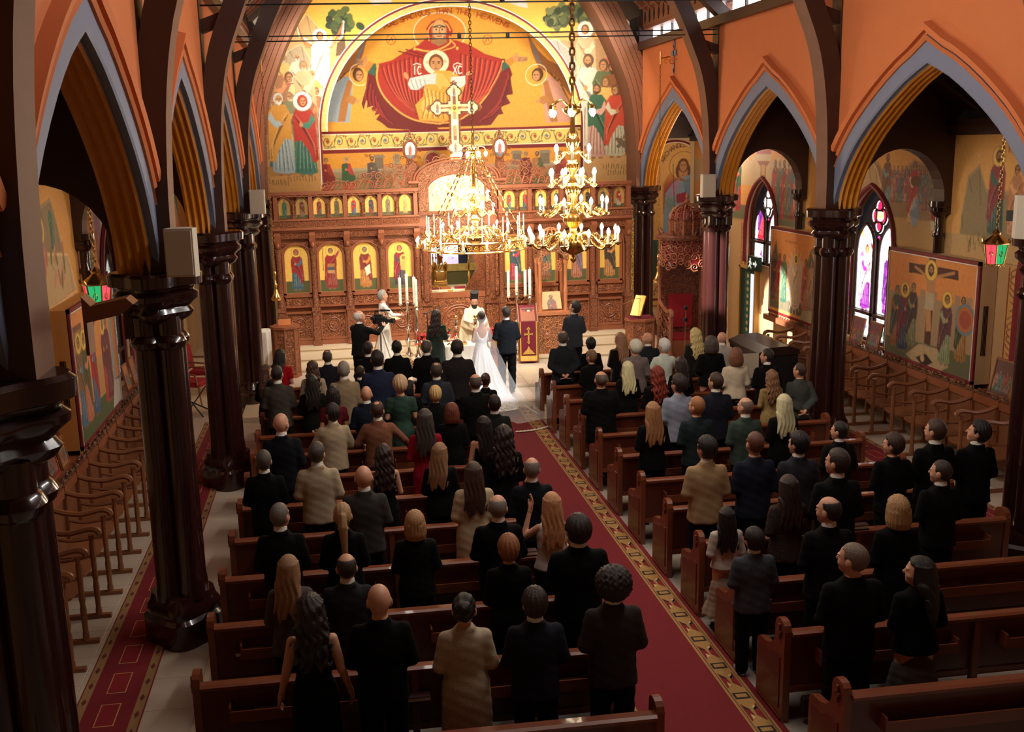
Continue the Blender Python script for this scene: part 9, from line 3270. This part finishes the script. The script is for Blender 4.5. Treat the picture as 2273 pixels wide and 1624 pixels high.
for s, y, zc, lab in ((-1, 12.2, 3.66, 'six sided lantern with red and green glass hanging in the left aisle'), (1, 13.0, 3.58, 'six sided lantern with green, red and clear glass hanging in the right aisle')):
 t = thing('aisle_lantern', lab, 'lantern', (s * 6.0, y, zc))
 m = MB()
 m.lathe([(.17, .12), (.185, .14), (.15, .17), (.08, .22), (.05, .25), (.06, .28), (.03, .31), (.01, .34)], n=18)
 for k in range(6):
  a = 2 * PI * k / 6
  a2 = 2 * PI * (k + 1) / 6
  m.tube([(.165 * math.cos(a), .165 * math.sin(a), .13), (.12 * math.cos(a), .12 * math.sin(a), -.16)], .010, 5)
  for r_, z in ((.165, .13), (.12, -.16)):
   m.tube([(r_ * math.cos(a), r_ * math.sin(a), z), (r_ * math.cos(a2), r_ * math.sin(a2), z)], .010, 5)
  m.tube([(.18 * math.cos(a), .18 * math.sin(a), .14), (.20 * math.cos(a), .20 * math.sin(a), .19)], [.02, .004], 5)
  am = (a + a2) / 2
  c = Vector((.128 * math.cos(am), .128 * math.sin(am), -.01))
  e1 = Vector((-math.sin(am), math.cos(am), 0))
  m.tube([c + e1 * .025 * math.cos(q) + Vector((0, 0, .035 * math.sin(q))) for q in np.linspace(0, 2 * PI, 9)[:-1]], .006, 4, closed=True)
  m.tube([c + Vector((0, 0, .12)) + c.normalized() * .02, c - Vector((0, 0, .13)) - c.normalized() * .01], .004, 4)
  m.scroll((0, 0), .03, lambda p_, q_: Vector((.12 * math.cos(am), .12 * math.sin(am), -.18)) + e1 * p_ + Vector((0, 0, q_)), 1.3, 0, 1, .18, 8, 4)
 m.build('brass_cage', M_BRASS, t, True)
 for k in range(6):
  a, a2 = 2 * PI * k / 6, 2 * PI * (k + 1) / 6
  g_ = MB()
  g_.add([(.158 * math.cos(a), .158 * math.sin(a), .125), (.158 * math.cos(a2), .158 * math.sin(a2), .125), (.117 * math.cos(a2), .117 * math.sin(a2), -.155), (.117 * math.cos(a), .117 * math.sin(a), -.155)], [(0, 1, 2, 3)])
  g_.build('glass_pane', [REDG, GRNG, WHTG if s > 0 else REDG][k % 3], t)
 chain(MB(), 0, 0, .33, 2.4, .07, .007).build('chain', M_BRASS, t)
# icon frames leaning on the ledges below the windows
FR = [(-1, 17.9, .34, (176, 110, 70), 'wood framed icon leaning on the left ledge below the far window'), (-1, 18.5, .34, (150, 100, 70), 'second framed icon on the left ledge, right of the first below the far window'), (-1, 12.45, .36, (190, 130, 80), 'gold ground icon leaning on the nearest left ledge'), (-1, 12.95, .34, (150, 40, 44), 'red patterned icon standing upright on the nearest left ledge'), (-1, 13.45, .3, (170, 120, 80), 'small framed icon beside the projecting left panel'),
 (1, 18.35, .40, (120, 70, 80), 'icon of a crowd leaning in the crowned window, left one'), (1, 17.72, .40, (110, 60, 70), 'icon of a crowd leaning in the crowned window, right one'), (1, 13.95, .44, (96, 60, 56), 'dark icon leaning on the right ledge beside the projecting panel'), (1, 13.45, .40, (110, 70, 66), 'icon on the right ledge partly hidden by the edge column')]
for s, y, w, c, lab in FR:
 t = thing('ledge_icon', lab, 'icon', (s * 6.98, y, 1.2))
 cv = Canvas(-w / 2, w / 2, 0, w * 1.25, .016, shade(c, 1.1))
 for k in range(5):
  saint(cv, -w * .36 + k * w * .18, .04, w * (.7 + .1 * (k % 2)), PINKS[(k * 3 + int(y * 2)) % 8], PINKS[(k + int(y * 3)) % 8], feet=False)
 cv.mesh('painting', lambda a, b: (s * (-.062 + b * .18), a, .02 + b), M_ICON, None, t)
 m = MB()
 for a0, a1, b0, b1 in ((-w / 2 - .02, w / 2 + .02, 0, .025), (-w / 2 - .02, w / 2 + .02, w * 1.25, w * 1.25 + .025), (-w / 2 - .025, -w / 2, 0, w * 1.27), (w / 2, w / 2 + .025, 0, w * 1.27)):
  m.prism([(a0, b0), (a1, b0), (a1, b1), (a0, b1)], lambda a, b, d: (s * (-.075 + b * .18 + d), a, b + .005), .03)
 m.build('frame', mat('icon_frame_wood', srgb(150, 96, 56), .5), t)
# red armchairs and a folded music stand in the left aisle
def armchair(x, y, rz, lab):
 t = thing('armchair', lab, 'chair', (x, y, .0), rz, 'red armchairs in the left aisle')
 m = MB()
 m.bbox(-.28, .28, -.25, .27, .40, .50, .03)
 m.build('seat', M_REDVEL, t)
 m = MB()
 m.prism([(-.26, .52), (.26, .52), (.28, .98), (.2, 1.03), (-.2, 1.03), (-.28, .98)], lambda a, b, d: (a, -.25 - d - (b - .5) * .12, b), .06)
 m.build('backrest', M_REDVEL, t)
 m = MB()
 m.tube([(-.28, -.27, .45), (-.30, -.33, .98), (-.21, -.35, 1.06), (0, -.35, 1.09), (.21, -.35, 1.06), (.30, -.33, .98), (.28, -.27, .45)], .024, 6)
 m.build('back_frame', M_STALL, t, True)
 for sx in (-1, 1):
  m = MB()
  m.tube([(sx * .29, -.29, .72), (sx * .33, 0, .70), (sx * .33, .2, .68), (sx * .30, .24, .45)], .022, 6)
  m.build('armrest', M_STALL, t, True)
  for yy, k in ((-.24, -1), (.24, 1)):
   m = MB()
   m.tube([(sx * .26, yy, .42), (sx * .27, yy + k * .02, .2), (sx * .29, yy + k * .06, 0)], [.026, .02, .016], 6)
   m.build('leg', M_STALL, t, True)
armchair(-6.35, 21.55, -1.9, 'red velvet armchair standing in the left aisle behind the columns')
armchair(-6.3, 22.7, -1.7, 'second red velvet armchair, deeper in the left aisle')
st_ = thing('folding_stand', 'thin black folding stand lying beside the left aisle carpet', 'stand', (-6.12, 20.3, 0))
m = MB()
m.tube([(-.3, -.6, .02), (.1, .6, .5)], .014, 6)
m.tube([(.1, -.1, .02), (-.15, .2, .27)], .014, 6)
m.tube([(-.15, .2, .27), (.45, .0, .02)], .014, 6)
m.build('legs', M_IRON, st_)
wd = MB()
wd.prism([(0, 0), (.02, 0), (.02, .20), (.22, .24), (.30, .30), (.26, .34), (.05, .30), (0, .36)], lambda a, b, d: (a, -d, b), .16)
o = link('wooden_bracket', wd.mesh('wooden_bracket', M_STALL), None, (-4.72, 6.35, CAPZ))
tag(o, 'small carved wooden bracket lying on the nearest left capital', 'bracket')
